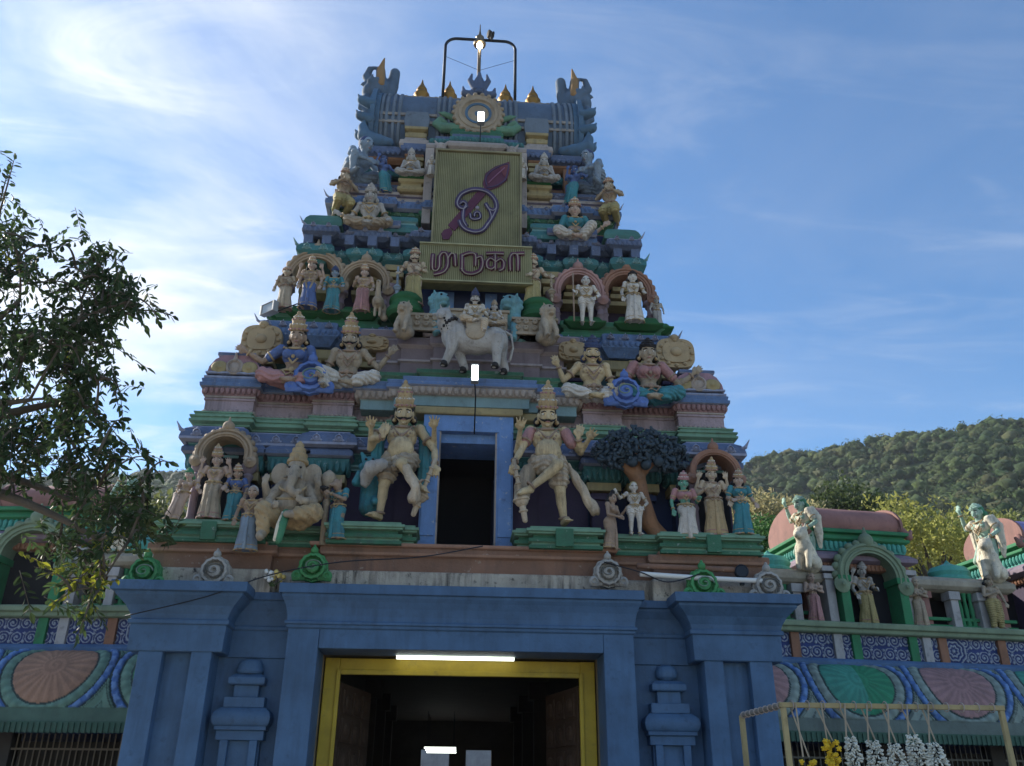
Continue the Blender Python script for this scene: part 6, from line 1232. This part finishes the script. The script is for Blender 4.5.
def shrine(wing, c, w, roofm, stat=True, archm='wing_palegreen'):
    """little pavilion with barrel roof and arched niche standing on the wing, centred at local x = c"""
    def part(m, n, k, bev=.012, sm=False): return m.build(n, WB[k] if k in WB else k, wing, sm, bev)
    m = MB(); m.box(c-w*.86, c+w*.86, .32, 2.2, 4.54, 6.3); part(m, 'shrine_wall', PLUM, 0)
    m = MB(); m.box(c-.52, c+.52, .29, .33, 4.54, 5.9); part(m, 'niche_back', DARK, 0)
    for q in (-1, 1):
        m = MB(); m.box(c+q*.82-.09, c+q*.82+.09, .0, .35, 4.54, 5.36); m.box(c+q*.82-.13, c+q*.82+.13, -.04, .35, 5.36, 5.46); m.box(c+q*.82-.16, c+q*.82+.16, -.06, .35, 5.50, 5.60); part(m, 'pilaster', 'wing_white')
        m = MB(); m.box(c+q*.60-.09, c+q*.60+.09, -.12, .3, 4.54, 5.30); m.box(c+q*.60-.13, c+q*.60+.13, -.16, .3, 5.30, 5.42); part(m, 'pillar', 'wing_green')
    arch(c, .70, 5.42, -.14, 6.06, WB[archm], False, 4.54, True, .42, wing, inner=.70)
    for pr, z0, z1, k, ov in (((0, 5.62), 0, 0, 'wing_orange', 0),): pass
    ol = lambda o, y: [(c-w-o, 2.3), (c-w-o, y), (c+w+o, y), (c+w+o, 2.3)]
    m = MB(); m.sweep(ol(-.12, .16), [(0, 5.58), (.04, 5.6), (.04, 5.7), (0, 5.72)]); petals(m, ol(-.12, .16), .04, 5.58, 5.70, .09, .04); part(m, 'petal_course', 'wing_orange', .006)
    m = MB(); m.sweep(ol(0, .12), [(-.06, 5.70), (.10, 5.76), (.10, 5.84), (0, 5.92), (-.08, 5.96)]); part(m, 'eave', 'wing_mauve')
    m = MB(); ot = ol(-.06, .14); m.sweep(ot, [(0, 5.95), (.0, 6.15)]); petals(m, ot, .01, 5.97, 6.14, .10, .05); part(m, 'lotus_band', 'wing_teal', .006)
    m = MB(); m.sweep(ol(-.02, .10), [(0, 6.14), (.05, 6.17), (.05, 6.22), (-.02, 6.24), (-.02, 6.28), (.06, 6.30), (.06, 6.36), (0, 6.39)]); part(m, 'cornice', 'wing_green')
    n = 20; pr = [(1.0+.86*math.cos(rad(-20+220*i/(n-1))), 6.54+.46*math.sin(rad(-20+220*i/(n-1)))) for i in range(n)]
    m = MB(); m.prism(pr, c-w*.92, c+w*.92, 'x'); part(m, 'barrel_roof', roofm, .01, 40)
    m = MB()
    for q in (-1, 1):
        pr2 = [(1.0+.95*math.cos(rad(-20+220*i/(n-1))), 6.54+.53*math.sin(rad(-20+220*i/(n-1)))) for i in range(n)]; m.prism([(1.0+(y_-1.0)*.96, 6.54+(z_-6.54)*.95) for y_, z_ in pr2], *sorted((c+q*w*.92, c+q*w*.97)), 'x')
        m.chain([(c+q*w*.96, .2, 6.45), (c+q*w*1.05, .1, 6.3), (c+q*w*1.12, .1, 6.42)], [.10, .08, .03], 8)
        m.build('gable_ring', WB['wing_brown'], wing, 40); m = MB()
WS = 1.3    # drawn at the gateway's depth, stands 1.3 times as far back and as large
def wing(P0, ang, sgn, label, order, off, umax):
    w = thing('temple_wing', label, 'temple wing', P0, ang); w.scale = (WS, WS, WS); X = lambda u: sgn*u
    def bx(m, u0, u1, y0, y1, z0, z1): a, b = sorted((X(u0), X(u1))); m.box(a, b, y0, y1, z0, z1)
    def part(m, n, k, bev=.012): return m.build(n, WB[k] if k in WB else k, w, False, bev)
    m = MB(); bx(m, -1.0, umax, .02, 3.2, 2.5, 4.5); part(m, 'wall', NAVY, 0)
    m = MB(); bx(m, -1.0, umax, 2.4, 2.6, 0, 2.6); part(m, 'back_wall', HALLW, 0)
    m = MB(); bx(m, -1.0, umax, -.10, 3.2, 0, .55); part(m, 'plinth', SAND, .02)
    t = np.linspace(0, math.pi/2, 24); curve = [(-.20-.72*math.sin(a), 2.60+1.16*math.cos(a)) for a in t]
    a, b = sorted((X(-1.0), X(umax))); relief('awning', a, b, .018, curve, swirl(off, order), w, RELM)
    m = MB(); a_, b_ = a, b; m.box(a, b, -.99, -.90, 2.46, 2.62)
    for k in range(int((b-a)/.09)): m.box(a+.09*k+.015, a+.09*k+.05, -1.01, -.98, 2.45, 2.60)
    part(m, 'valance', paint('valance_green', (.05, .11, .08), wear=.5), .006)
    m = MB(); m.box(a, b, -.88, .1, 2.58, 2.62); part(m, 'soffit', HALLW, 0)
    m = MB(); m.sweep([(a, .3), (a, -.16), (b, -.16), (b, .3)], [(0, 3.72), (.06, 3.76), (.07, 3.84), (.0, 3.88), (-.02, 3.9)]); part(m, 'base_moulding', 'wing_blue')
    meds = [X(u) for u in (.28, 3.95, 8.2)]
    relief('frieze', a, b, .012, [(-.03, 4.36), (-.03, 3.88)], scroll(0, meds), w, FRM)
    m = MB(); m.sweep([(a, .4), (a, -.14), (b, -.14), (b, .4)], [(0, 4.34), (.04, 4.36), (.04, 4.42), (.09, 4.44), (.09, 4.52), (.05, 4.545)]); part(m, 'ledge', 'wing_palegreen')
    for u, k in ((.78, 'wing_orange'), (1.62, 'wing_white'), (1.98, 'wing_green'), (3.12, 'wing_green'), (3.40, 'wing_white'), (3.72, 'wing_orange'), (4.95, 'wing_orange'), (5.9, 'wing_white'), (6.25, 'wing_green'), (7.4, 'wing_green')):
        m = MB(); bx(m, u-.085, u+.085, -.10, .05, 3.89, 4.345); part(m, 'short_pilaster', k, .01)
    # gallery between the shrines
    m = MB(); bx(m, -1.0, umax, .9, 1.1, 4.5, 5.5); part(m, 'gallery_back', DARK, 0)
    for u0, u1 in ((-.2, 1.55), (3.45, 5.6)):
        a, b = sorted((X(u0), X(u1))); m = MB(); m.sweep([(a, 1.8), (a, .1), (b, .1), (b, 1.8)], [(-.1, 5.26), (.0, 5.30), (.06, 5.36), (.06, 5.46), (-.04, 5.54), (-.1, 5.56)]); part(m, 'gallery_roof', 'wing_cream')
        m = MB(); bx(m, u0, u1, .16, .24, 4.72, 4.78); bx(m, u0, u1, .16, .24, 4.60, 4.64); part(m, 'balustrade', 'wing_green', .006)
        um = (u0+u1)/2+.05
        for q in (-.3, .3): m = MB(); bx(m, um+q-.08, um+q+.08, .08, .3, 4.54, 5.16); bx(m, um+q-.12, um+q+.12, .04, .3, 5.1, 5.26); part(m, 'gallery_column', 'wing_white')
        for q in (-.12, .0, .12): m = MB(); m.lathe([(.05, 4.54), (.05, 4.7), (.035, 4.75), (.045, 4.95), (.03, 5.1), (.05, 5.26)], (X(um+q), .2, 0), 10); m.build('baluster', WB['wing_green'], w, 40)
        m = MB(); m.lathe([(.30, 5.52), (.34, 5.56), (.34, 5.6), (.30, 5.64), (.33, 5.72), (.28, 5.82), (.12, 5.88), (.05, 5.92), (.01, 5.98)], (X(um+.02), .5, 0), 18, 1.3, 1); m.build('gallery_dome', WB['wing_teal'], w, 40)
        for q in (u0+.3, u1-.2): m = MB(); bx(m, q-.08, q+.08, .2, .42, 4.54, 5.3); bx(m, q-.12, q+.12, .16, .42, 5.14, 5.27); part(m, 'gallery_column', 'wing_brown')
    shrine(w, X(2.5), 1.02, paint('roof_oldrose', (.30, .15, .13), wear=.5)); shrine(w, X(7.2), 1.1, WB['wing_purple'], archm='wing_cream')
    # iron grille under the awning
    m = MB(); a, b = sorted((X(-1.0), X(umax)))
    for k in range(int((b-a)/.10)): m.box(a+.10*k, a+.10*k+.018, .0, .018, .55, 2.5)
    for z in (.9, 1.6, 2.25): m.box(a, b, -.02, .0, z, z+.03)
    m.build('grille', GRILL if order == 0 else plain('grille_rust', (.16, .13, .10), .6, .2), w)
    for u in (-.1, 2.2, 4.4, 6.6): m = MB(); bx(m, u-.14, u+.14, -.05, .25, .55, 2.58); part(m, 'pier', HALLW, .02)
    return w
WR = wing((6.81, 5.91, -.48), rad(6.5), 1, 'right side wing with painted scroll awning, blue frieze and arched shrine', 0, 1.52, 9.5)
WL = wing((-6.71, 5.91, -.48), rad(-4.5), -1, 'left side wing behind the leaves with orange disc on its green awning', 1, -3.2, 9.5)
def onwing(w, s, y, z):
    return np.array(w.location)+np.array(Matrix.Rotation(w.rotation_euler.z, 3, 'Z') @ Vector((s*WS, y*WS, z*WS)))
# figures of the right wing
rzR = rad(6.5); FOLD = dict(el=[(-.20, -.05, .62), (.20, -.05, .62)], wr=[(.05, -.14, .68), (-.05, -.15, .66)])
b = onwing(WR, 2.42, .10, 4.54); figure('niche_statue', 'standing figure in yellow dhoti inside the arched niche of the right wing', 'statue', b, 1.12*WS, pose(extra=[((-.13, .04, .79), (-.24, .02, .7), (-.2, -.05, .85))], wr=[(-.2, -.08, .5), (.16, -.12, .6)]), 'grey', ('long', 'yellow'), None, 'grey', .12, rz=rzR)
b = onwing(WR, 1.30, .0, 4.54); figure('folded_arm_statue', 'grey pink figure with folded arms on the ledge left of the right wing niche', 'statue', b, .90*WS, pose(**FOLD), 'pinkish', ('long', 'rose'), None, None, 0, rz=rzR, hair='sand', jewels=False)
b = onwing(WR, 3.42, -.02, 4.54); figure('folded_arm_statue', 'buff figure with folded arms on the ledge right of the right wing niche', 'statue', b, .90*WS, pose(**FOLD), 'sand', ('long', 'sand'), None, None, 0, rz=rzR, hair='brown', jewels=False)
b = onwing(WR, 5.02, -.02, 4.54); figure('folded_arm_statue', 'figure with olive lower cloth at the far right end of the ledge', 'statue', b, 1.02*WS, pose(wr=[(-.05, -.15, .66), (.2, -.08, .5)], el=[(-.2, -.05, .62), (.22, 0, .63)]), 'sand', ('dhoti', 'yellow'), None, 'sand', .08, rz=rzR, jewels=False)
def roofguard(s, lab, lab2, k=1.0):
    b = onwing(WR, s, .25, 5.54); H = 1.46*k
    figure('roof_guardian', lab, 'statue', b, H*WS, pose(ch=(0, -.04, .70), pel=(0, 0, .5), kn=[(-.12, -.12, .28), (.10, -.04, .27)], el=[(-.24, -.05, .74), (.22, 0, .62)], wr=[(-.20, -.14, .94), (.16, -.12, .54)]), 'mint', ('long', 'cream'), 'cream', 'mint', .08, rz=rad(-75), hair='green', shawl='cream')
    lb = onwing(WR, s-.24, -.02, 5.50); th = thing('roof_beast', lab2, 'statue', lb, rad(-50)); m = MB(); h = .62*k; th.scale = (WS, WS, WS)
    m.chain([(0, .15, .15), (0, .0, .4), (0, -.05, .6)], [.2, .17, .13]); m.ball((0, -.1, .68), .14); m.ball((0, -.22, .64), (.08, .09, .07))
    for q in (-1, 1): m.chain([(q*.10, -.05, .45), (q*.1, -.14, .05)], [.08, .06]); m.ball((q*.13, .1, .14), (.1, .15, .14)); m.chain([(q*.07, -.05, .78), (q*.1, -.05, .88)], [.045, .015])
    remeshed(m, 'body', SM('cream'), th, .02)
roofguard(1.5, 'sunlit mint and cream guardian on the roof beside the gateway, left of the brown roof', 'pale crouching beast at the feet of the roof guardian beside the gateway')
roofguard(5.42, 'sunlit mint and cream guardian on the roof at the right, before the purple roof', 'pale crouching beast at the feet of the roof guardian by the purple roof', 1.06)
b = onwing(WR, 3.75, 2.3, 6.55); figure('distant_statue', 'tiny pale statue with raised arms behind the right end of the brown roof', 'statue', b, .85*WS, pose(el=[(-.25, 0, .8), (.25, 0, .8)], wr=[(-.3, 0, .95), (.3, 0, .95)]), 'white', ('long', 'white'), None, None, 0, jewels=False, hair='white', detail=0)
m = MB(); bb = onwing(WR, 3.75, 2.3, 0); m.box(-.5, .5, -.2, .6, 0, 6.55); o = m.build('rear_block', CREAM, WR); o.location = (3.75, 2.3, 0)
# figure on the left wing
b = onwing(WL, -1.1, .25, 5.54); figure('roof_guardian', 'mint and buff guardian half hidden by leaves on the roof of the left wing', 'statue', b, 1.4*WS, pose(el=[(-.24, -.05, .74), (.22, 0, .62)], wr=[(-.20, -.14, .94), (.16, -.12, .54)]), 'mint', ('long', 'cream'), None, 'mint', .08, rz=rad(40), hair='green')
# ---------------------------------------------------------------- leaves and trees
def leafmat(key, rgb, trans=.5, var=.35):
    m = bpy.data.materials.new(key); m.use_nodes = True; t = m.node_tree; b = t.nodes['Principled BSDF']; o = t.nodes['Material Output']
    a = t.nodes.new('ShaderNodeAttribute'); a.attribute_name = 'pigment'; b.inputs['Roughness'].default_value = .5; b.inputs['Specular IOR Level'].default_value = .3
    t.links.new(a.outputs['Color'], b.inputs['Base Color']); tr = t.nodes.new('ShaderNodeBsdfTranslucent'); t.links.new(a.outputs['Color'], tr.inputs['Color'])
    mx = t.nodes.new('ShaderNodeMixShader'); mx.inputs[0].default_value = trans; t.links.new(b.outputs[0], mx.inputs[1]); t.links.new(tr.outputs[0], mx.inputs[2]); t.links.new(mx.outputs[0], o.inputs[0]); return m
LEAF = leafmat('leaf', (0, 0, 0))
BARK = paint('bark', (.11, .09, .07), wear=.3, bump=.7, scale=2)
def leaves_mesh(name, P, D, Nn, L, Wd, col, parent, mat):
    """many leaf blades: base P, direction D, side vector Nn, length L, width Wd, pigment col"""
    n = len(P); S_ = np.cross(D, Nn); S_ /= np.linalg.norm(S_, axis=1)[:, None]+1e-9; up = np.cross(S_, D)
    L = L[:, None]; Wd = Wd[:, None]
    v = np.stack([P, P+D*L*.35+S_*Wd*.5+up*L*.05, P+D*L*.75+S_*Wd*.38+up*L*.03, P+D*L-up*L*.06, P+D*L*.75-S_*Wd*.38+up*L*.03, P+D*L*.35-S_*Wd*.5+up*L*.05], 1).reshape(-1, 3)
    i = np.arange(n)[:, None]*6; f = np.concatenate([i+[0, 1, 2, 3], i+[0, 3, 4, 5]])
    me = bpy.data.meshes.new(name); me.from_pydata(v.tolist(), [], f.tolist()); me.update()
    a = me.color_attributes.new('pigment', 'FLOAT_COLOR', 'POINT'); a.data.foreach_set('color', np.c_[np.repeat(col, 6, 0), np.ones(n*6)].ravel().astype(np.float32))
    return link(name, me, mat, parent)
def rdir(n): d = RNG.normal(size=(n, 3)); return d/np.linalg.norm(d, axis=1)[:, None]
def tree(base, h, r, label, hue, nl=4200, ls=.30, clumps=26, name='tree', group=None):
    th = thing(name, label, 'tree', base, 0, group); R_ = RNG; m = MB(); tip = V(R_.normal()*.1*h, 0, h*.55); m.tube([V(0, 0, -.3), V(.02*h, 0, h*.25), tip], [h*.028+.06, h*.022+.05, h*.014+.03], 10)
    cs = []
    for k in range(clumps):
        d = rdir(1)[0]; d[2] = abs(d[2])*.9-.25; rr = r*(.45+.5*R_.random()); cs.append(V(0, 0, h-r*.85)+d*rr*V(1, 1, .85))
        if k < 9: m.tube([V(.01*h, 0, h*(.28+.03*k)), (tip+cs[-1])/2+R_.normal(size=3)*.1, cs[-1]], [h*.012+.03, h*.008+.02, .02], 6)
    m.build('trunk', BARK, th, True)
    cs = np.array(cs); ci = R_.integers(0, len(cs), nl); rad_ = r*(.22+.16*R_.random(len(cs)))[ci]; dd = rdir(nl); P = cs[ci]+dd*(rad_*R_.random(nl)**.4)[:, None]
    D = rdir(nl)*.8+dd*.6+[0, 0, -.25]; D /= np.linalg.norm(D, axis=1)[:, None]
    tone = (.75+.5*R_.random(len(cs)))[ci][:, None]*(.8+.4*R_.random((nl, 1))); col = np.array(hue)*tone
    leaves_mesh('crown', P, D, rdir(nl), ls*(.7+.6*R_.random(nl)), ls*.5*np.ones(nl), col, th, LEAF); return th
# trees behind the right wing and beyond the left wing
for px, py, dist, top, r, hue, lab, nl, ls in ((932, 560, 42, 484, 3.4, (.34, .34, .09), 'yellow green sunlit tree right behind the brown roofed shrine', 5200, .20),
                                              (1005, 560, 58, 496, 4.2, (.20, .22, .07), 'broad olive tree behind the purple roofed shrine', 5200, .30),
                                              (776, 540, 44, 478, 2.8, (.34, .30, .15), 'pale yellowish tree beside the right edge of the tower', 3800, .22),
                                              (770, 560, 38, 510, 2.3, (.08, .18, .05), 'dark green bushy tree low beside the right edge of the tower', 4200, .20),
                                              (850, 540, 70, 476, 4.2, (.08, .11, .04), 'dark tree top rising behind the brown roof', 4200, .38),
                                              (120, 540, 40, 474, 3.4, (.15, .17, .06), 'pale tree behind the left wing seen through the leaves', 4200, .32),
                                              (60, 540, 34, 480, 2.6, (.10, .14, .05), 'olive tree behind the roof of the left wing', 3600, .28)):
    d = FWD+RGT*(px-512)/FPX+UPV*(383-py)/FPX; d2 = d/np.hypot(d[0], d[1]); b = CAM+d2*dist; dt = FWD+RGT*(px-512)/FPX+UPV*(383-top)/FPX; zt = CAM[2]+dt[2]/np.hypot(dt[0], dt[1])*dist
    tree((b[0], b[1], 0), zt, r, lab, hue, nl, ls)
# ---------------------------------------------------------------- leafy tree at the left, close to the viewer
th = thing('leafy_tree', 'dark leafy tree in the left foreground, hanging sprays before the sky', 'tree', (-6.6, -5.4, 0)); O_ = V(-6.6, -5.4, 0)
rg = np.random.default_rng(21)
POLY = [(-60, 232), (0, 228), (30, 240), (60, 256), (95, 262), (120, 285), (150, 312), (128, 342), (98, 372), (112, 402), (100, 440), (128, 470), (152, 500), (152, 540), (128, 560), (100, 568), (118, 598), (66, 640), (44, 600), (36, 566), (60, 520), (20, 500), (-60, 520)]
def inside(x, y):
    c = False; j = len(POLY)-1
    for i in range(len(POLY)):
        xi, yi = POLY[i]; xj, yj = POLY[j]
        if (yi > y) != (yj > y) and x < (xj-xi)*(y-yi)/(yj-yi)+xi: c = not c
        j = i
    return c
tips = []
while len(tips) < 300:
    x, y = rg.uniform(-60, 155), rg.uniform(226, 645)
    if not inside(x, y): continue
    dens = 1.0 if (x < 95 and y < 480) else .95 if y < 575 and x > 55 else .45 if y > 590 else .6
    if rg.random() < dens: tips.append((x, y))
tips += [(172, 316), (158, 320), (140, 316), (146, 330), (120, 268), (60, 246), (14, 160), (2, 152), (-20, 172), (8, 172), (118, 405), (120, 420), (108, 432), (168, 462), (150, 458), (135, 462), (78, 636), (84, 622), (46, 575), (52, 588), (40, 568), (120, 392), (98, 520)]
trunk_top = V(-6.3, -5.5, 4.6)
mb = MB(); mb.tube([O_-O_, V(.1, 0, 2.2), trunk_top-O_], [.24, .19, .14], 12)
limbs = []
for (lx, ly, yy) in ((-30, 300, -5.2), (20, 300, -5.9), (30, 400, -6.3), (-20, 430, -5.0), (70, 500, -5.6), (-70, 175, -6.2), (90, 400, -5.4), (100, 540, -5.9)):
    e = at(lx, ly, yy); mid = (trunk_top+e)/2+V(0, 0, .35); pts = [trunk_top*(1-t)**2+2*mid*t*(1-t)+e*t*t for t in np.linspace(0, 1, 9)]; mb.tube([p-O_ for p in pts], list(np.linspace(.09, .022, 9)), 8); limbs += pts[3:]
limbs = np.array(limbs); P, D, L, Cc = [], [], [], []
for (x, y) in tips:
    Yd = rg.uniform(-6.7, -4.7); e = at(x, y, Yd); k = np.argmin(np.linalg.norm(limbs-e, axis=1)+rg.uniform(0, .3, len(limbs))); s = limbs[k]
    mid = (s+e)/2+V(0, 0, .12+.1*rg.random()); n = 9; pts = [s*(1-t)**2+2*mid*t*(1-t)+e*t*t for t in np.linspace(0, 1, n)]
    mb.tube([p-O_ for p in pts], list(np.linspace(.016, .004, n)), 5); limbs = np.vstack([limbs, pts[4:7]]) if len(limbs) < 900 else limbs
    # leaflets in two rows along the last stretch, and side twigs
    runs = [(pts[-1], unit(pts[-1]-pts[-3]), rg.uniform(.34, .52))]
    for _ in range(1): t0 = pts[rg.integers(4, 8)]; runs.append((t0+rg.normal(size=3)*.16, unit(rg.normal(size=3)+[.3, 0, -.5]), rg.uniform(.25, .45)))
    yel = rg.random() < (.22 if (y > 560 and x < 95) else .006)
    for (q, d, ln) in runs:
        d = unit(d+V(0, 0, -.25)); sd = unit(np.cross(d, V(0, 0, 1)+rg.normal(size=3)*.4)); m_ = int(ln/.055)
        mb.tube([q-d*ln-O_, q-O_], .0035, 4)
        tone = rg.uniform(.6, 1.35)
        for j in range(m_):
            for sgn in (-1, 1):
                P.append(q-d*ln*(j+.5)/m_+rg.normal(size=3)*.01); D.append(unit(sd*sgn+d*.75+V(0, 0, -.25)+rg.normal(size=3)*.28)); L.append(rg.uniform(.075, .115)); c = np.array([.045, .075, .028])*tone*rg.uniform(.75, 1.3)
                if yel: c = np.array([.26, .27, .03])*rg.uniform(.6, 1.2)
                Cc.append(c)
        P.append(q); D.append(d); L.append(.12); Cc.append(np.array([.05, .08, .03])*tone)
mb.build('trunk', BARK, th, True)
P = np.array(P)-O_; D = np.array(D); L = np.array(L); leaves_mesh('crown', P, D, rdir(len(P))+[0, 0, 1.2], L, L*.42, np.array(Cc), th, LEAF)
# ---------------------------------------------------------------- wooded hill
SKYL = [(-260, 500), (-60, 486), (60, 476), (150, 473), (300, 470), (520, 470), (745, 461), (800, 452), (880, 440), (950, 429), (1024, 417), (1120, 402), (1300, 392)]
az, el = [], []
for x, y in SKYL:
    d = FWD+RGT*(x-512)/FPX+UPV*(383-y)/FPX; az.append(math.atan2(d[0], d[1])); el.append(d[2]/math.hypot(d[0], d[1]))
RR = 430.0
def hz(a, r):
    e = np.interp(a, az, el)*(RR)-0.5
    t = np.clip((r-90)/(RR-90), 0, 1); back = np.clip((r-RR)/250, 0, 1)
    return e*(.30*t+.70*t**1.6)*(1-back**2*.8)+6*np.sin(a*23+r*.02)*t*(1-t)*3+4*np.sin(r*.06+a*40)*t*(1-t)*2
na, nr = 90, 50; A = np.linspace(rad(-62), rad(66), na); Rr = np.linspace(80, 680, nr); Ag, Rg = np.meshgrid(A, Rr); Zg = hz(Ag, Rg)-.5
vs = np.stack([CAM[0]+Rg*np.sin(Ag), CAM[1]+Rg*np.cos(Ag), Zg], -1).reshape(-1, 3); i = np.arange(na*nr).reshape(nr, na)
me = bpy.data.meshes.new('hill'); me.from_pydata(vs.tolist(), [], np.stack([i[:-1, :-1], i[:-1, 1:], i[1:, 1:], i[1:, :-1]], -1).reshape(-1, 4).tolist()); me.update()
setting(link('hill', me, paint('hill_scrub', (.045, .065, .025), wear=.3, scale=.05), None, True))
import bmesh
bm = bmesh.new(); bmesh.ops.create_icosphere(bm, subdivisions=1, radius=1); IV = np.array([v.co[:] for v in bm.verts]); IF = np.array([[v.index for v in f.verts] for f in bm.faces]); bm.free()
VV, FF, CC = [], [], []; nb = 0; rg = np.random.default_rng(5)
HUES = np.array([(.066, .112, .028), (.088, .130, .032), (.046, .088, .022), (.120, .145, .040), (.105, .115, .040), (.15, .155, .055)])
ncr = 0
while ncr < 6600:
    a = rg.uniform(rad(-36), rad(44)); r = math.sqrt(rg.uniform(105**2, 445**2))
    if rad(-9) < a < rad(13) and rg.random() < .75: continue
    ncr += 1
    c = np.array([CAM[0]+r*math.sin(a), CAM[1]+r*math.cos(a), float(hz(a, r))]); cr = 1.7+4.2*rg.random()**1.6; hue = HUES[rg.choice(6, p=[.28, .26, .2, .12, .09, .05])]*rg.uniform(.75, 1.3)
    for k in range(2):       # leafy body of the crown, then ragged sprays of foliage all over it
        d = rg.normal(size=3); d /= np.linalg.norm(d); d[2] = abs(d[2]); p = c+d*cr*.3*[1, 1, .5]+[0, 0, cr*.3]
        VV.append(IV*(1+rg.normal(size=(len(IV), 3))*.25)*cr*.62*[1, 1, .8]+p); FF.append(IF+nb); nb += len(IV); CC.append(np.tile(hue*rg.uniform(.75, 1.0), (len(IV), 1)))
    nq = int(26+16*cr); d = rg.normal(size=(nq, 3)); d /= np.linalg.norm(d, axis=1)[:, None]; d[:, 2] = np.abs(d[:, 2])*1.1-.25
    lob = 1+.28*np.sin(d[:, 0]*4+rg.uniform(0, 6))*np.sin(d[:, 1]*4+rg.uniform(0, 6)); p = c+d*(cr*(.55+.5*rg.random(nq))*lob)[:, None]*[1, 1, .8]+[0, 0, cr*.35]
    t1 = np.cross(d+rg.normal(size=(nq, 3))*.55, rg.normal(size=(nq, 3))); t1 /= np.linalg.norm(t1, axis=1)[:, None]+1e-9; t2 = np.cross(d+rg.normal(size=(nq, 3))*.4, t1); sz = rg.uniform(.35, .95, nq)[:, None]
    VV.append(np.stack([p-t1*sz, p+t2*sz*.8, p+t1*sz], 1).reshape(-1, 3)); FF.append(np.arange(nq*3).reshape(-1, 3)+nb); nb += nq*3; CC.append(np.repeat(hue*rg.uniform(.75, 1.35, (nq, 1)), 3, 0))
VV = np.concatenate(VV); FF = np.concatenate(FF); CC = np.concatenate(CC)
me = bpy.data.meshes.new('forest'); me.vertices.add(len(VV)); me.vertices.foreach_set('co', VV.ravel()); me.loops.add(len(FF)*3); me.loops.foreach_set('vertex_index', FF.ravel().astype(np.int32)); me.polygons.add(len(FF)); me.polygons.foreach_set('loop_start', np.arange(0, len(FF)*3, 3, dtype=np.int32)); me.update(calc_edges=True)
a_ = me.color_attributes.new('pigment', 'FLOAT_COLOR', 'POINT'); a_.data.foreach_set('color', np.c_[CC, np.ones(len(CC))].ravel().astype(np.float32))
fm = attr_paint('forest_foliage', .55, grime=(.018, .032, .012)); 
for q in fm.node_tree.nodes:
    if q.type == 'BUMP': q.inputs['Strength'].default_value = 1.0; q.inputs['Distance'].default_value = .6
    if q.type == 'TEX_NOISE': q.inputs['Scale'].default_value *= .32
o = link('forest', me, fm, None, False); setting(o, 'stuff'); o['label'] = 'dense green forest covering the hill behind the temple'

# ---------------------------------------------------------------- air
HAZE = True
if HAZE:
    m = MB(); m.box(-520, 620, -60, 700, -2.0, 330); hm = bpy.data.materials.new('haze_air'); hm.use_nodes = True; t = hm.node_tree; t.nodes.remove(t.nodes['Principled BSDF'])
    pv = t.nodes.new('ShaderNodeVolumePrincipled'); pv.inputs['Color'].default_value = (.82, .90, 1.0, 1); pv.inputs['Density'].default_value = .00017; pv.inputs['Anisotropy'].default_value = .35; t.links.new(pv.outputs[0], t.nodes['Material Output'].inputs['Volume'])
    o = m.build('haze', hm); setting(o, 'stuff'); o['label'] = 'thin blue air between the viewer and the wooded hill'
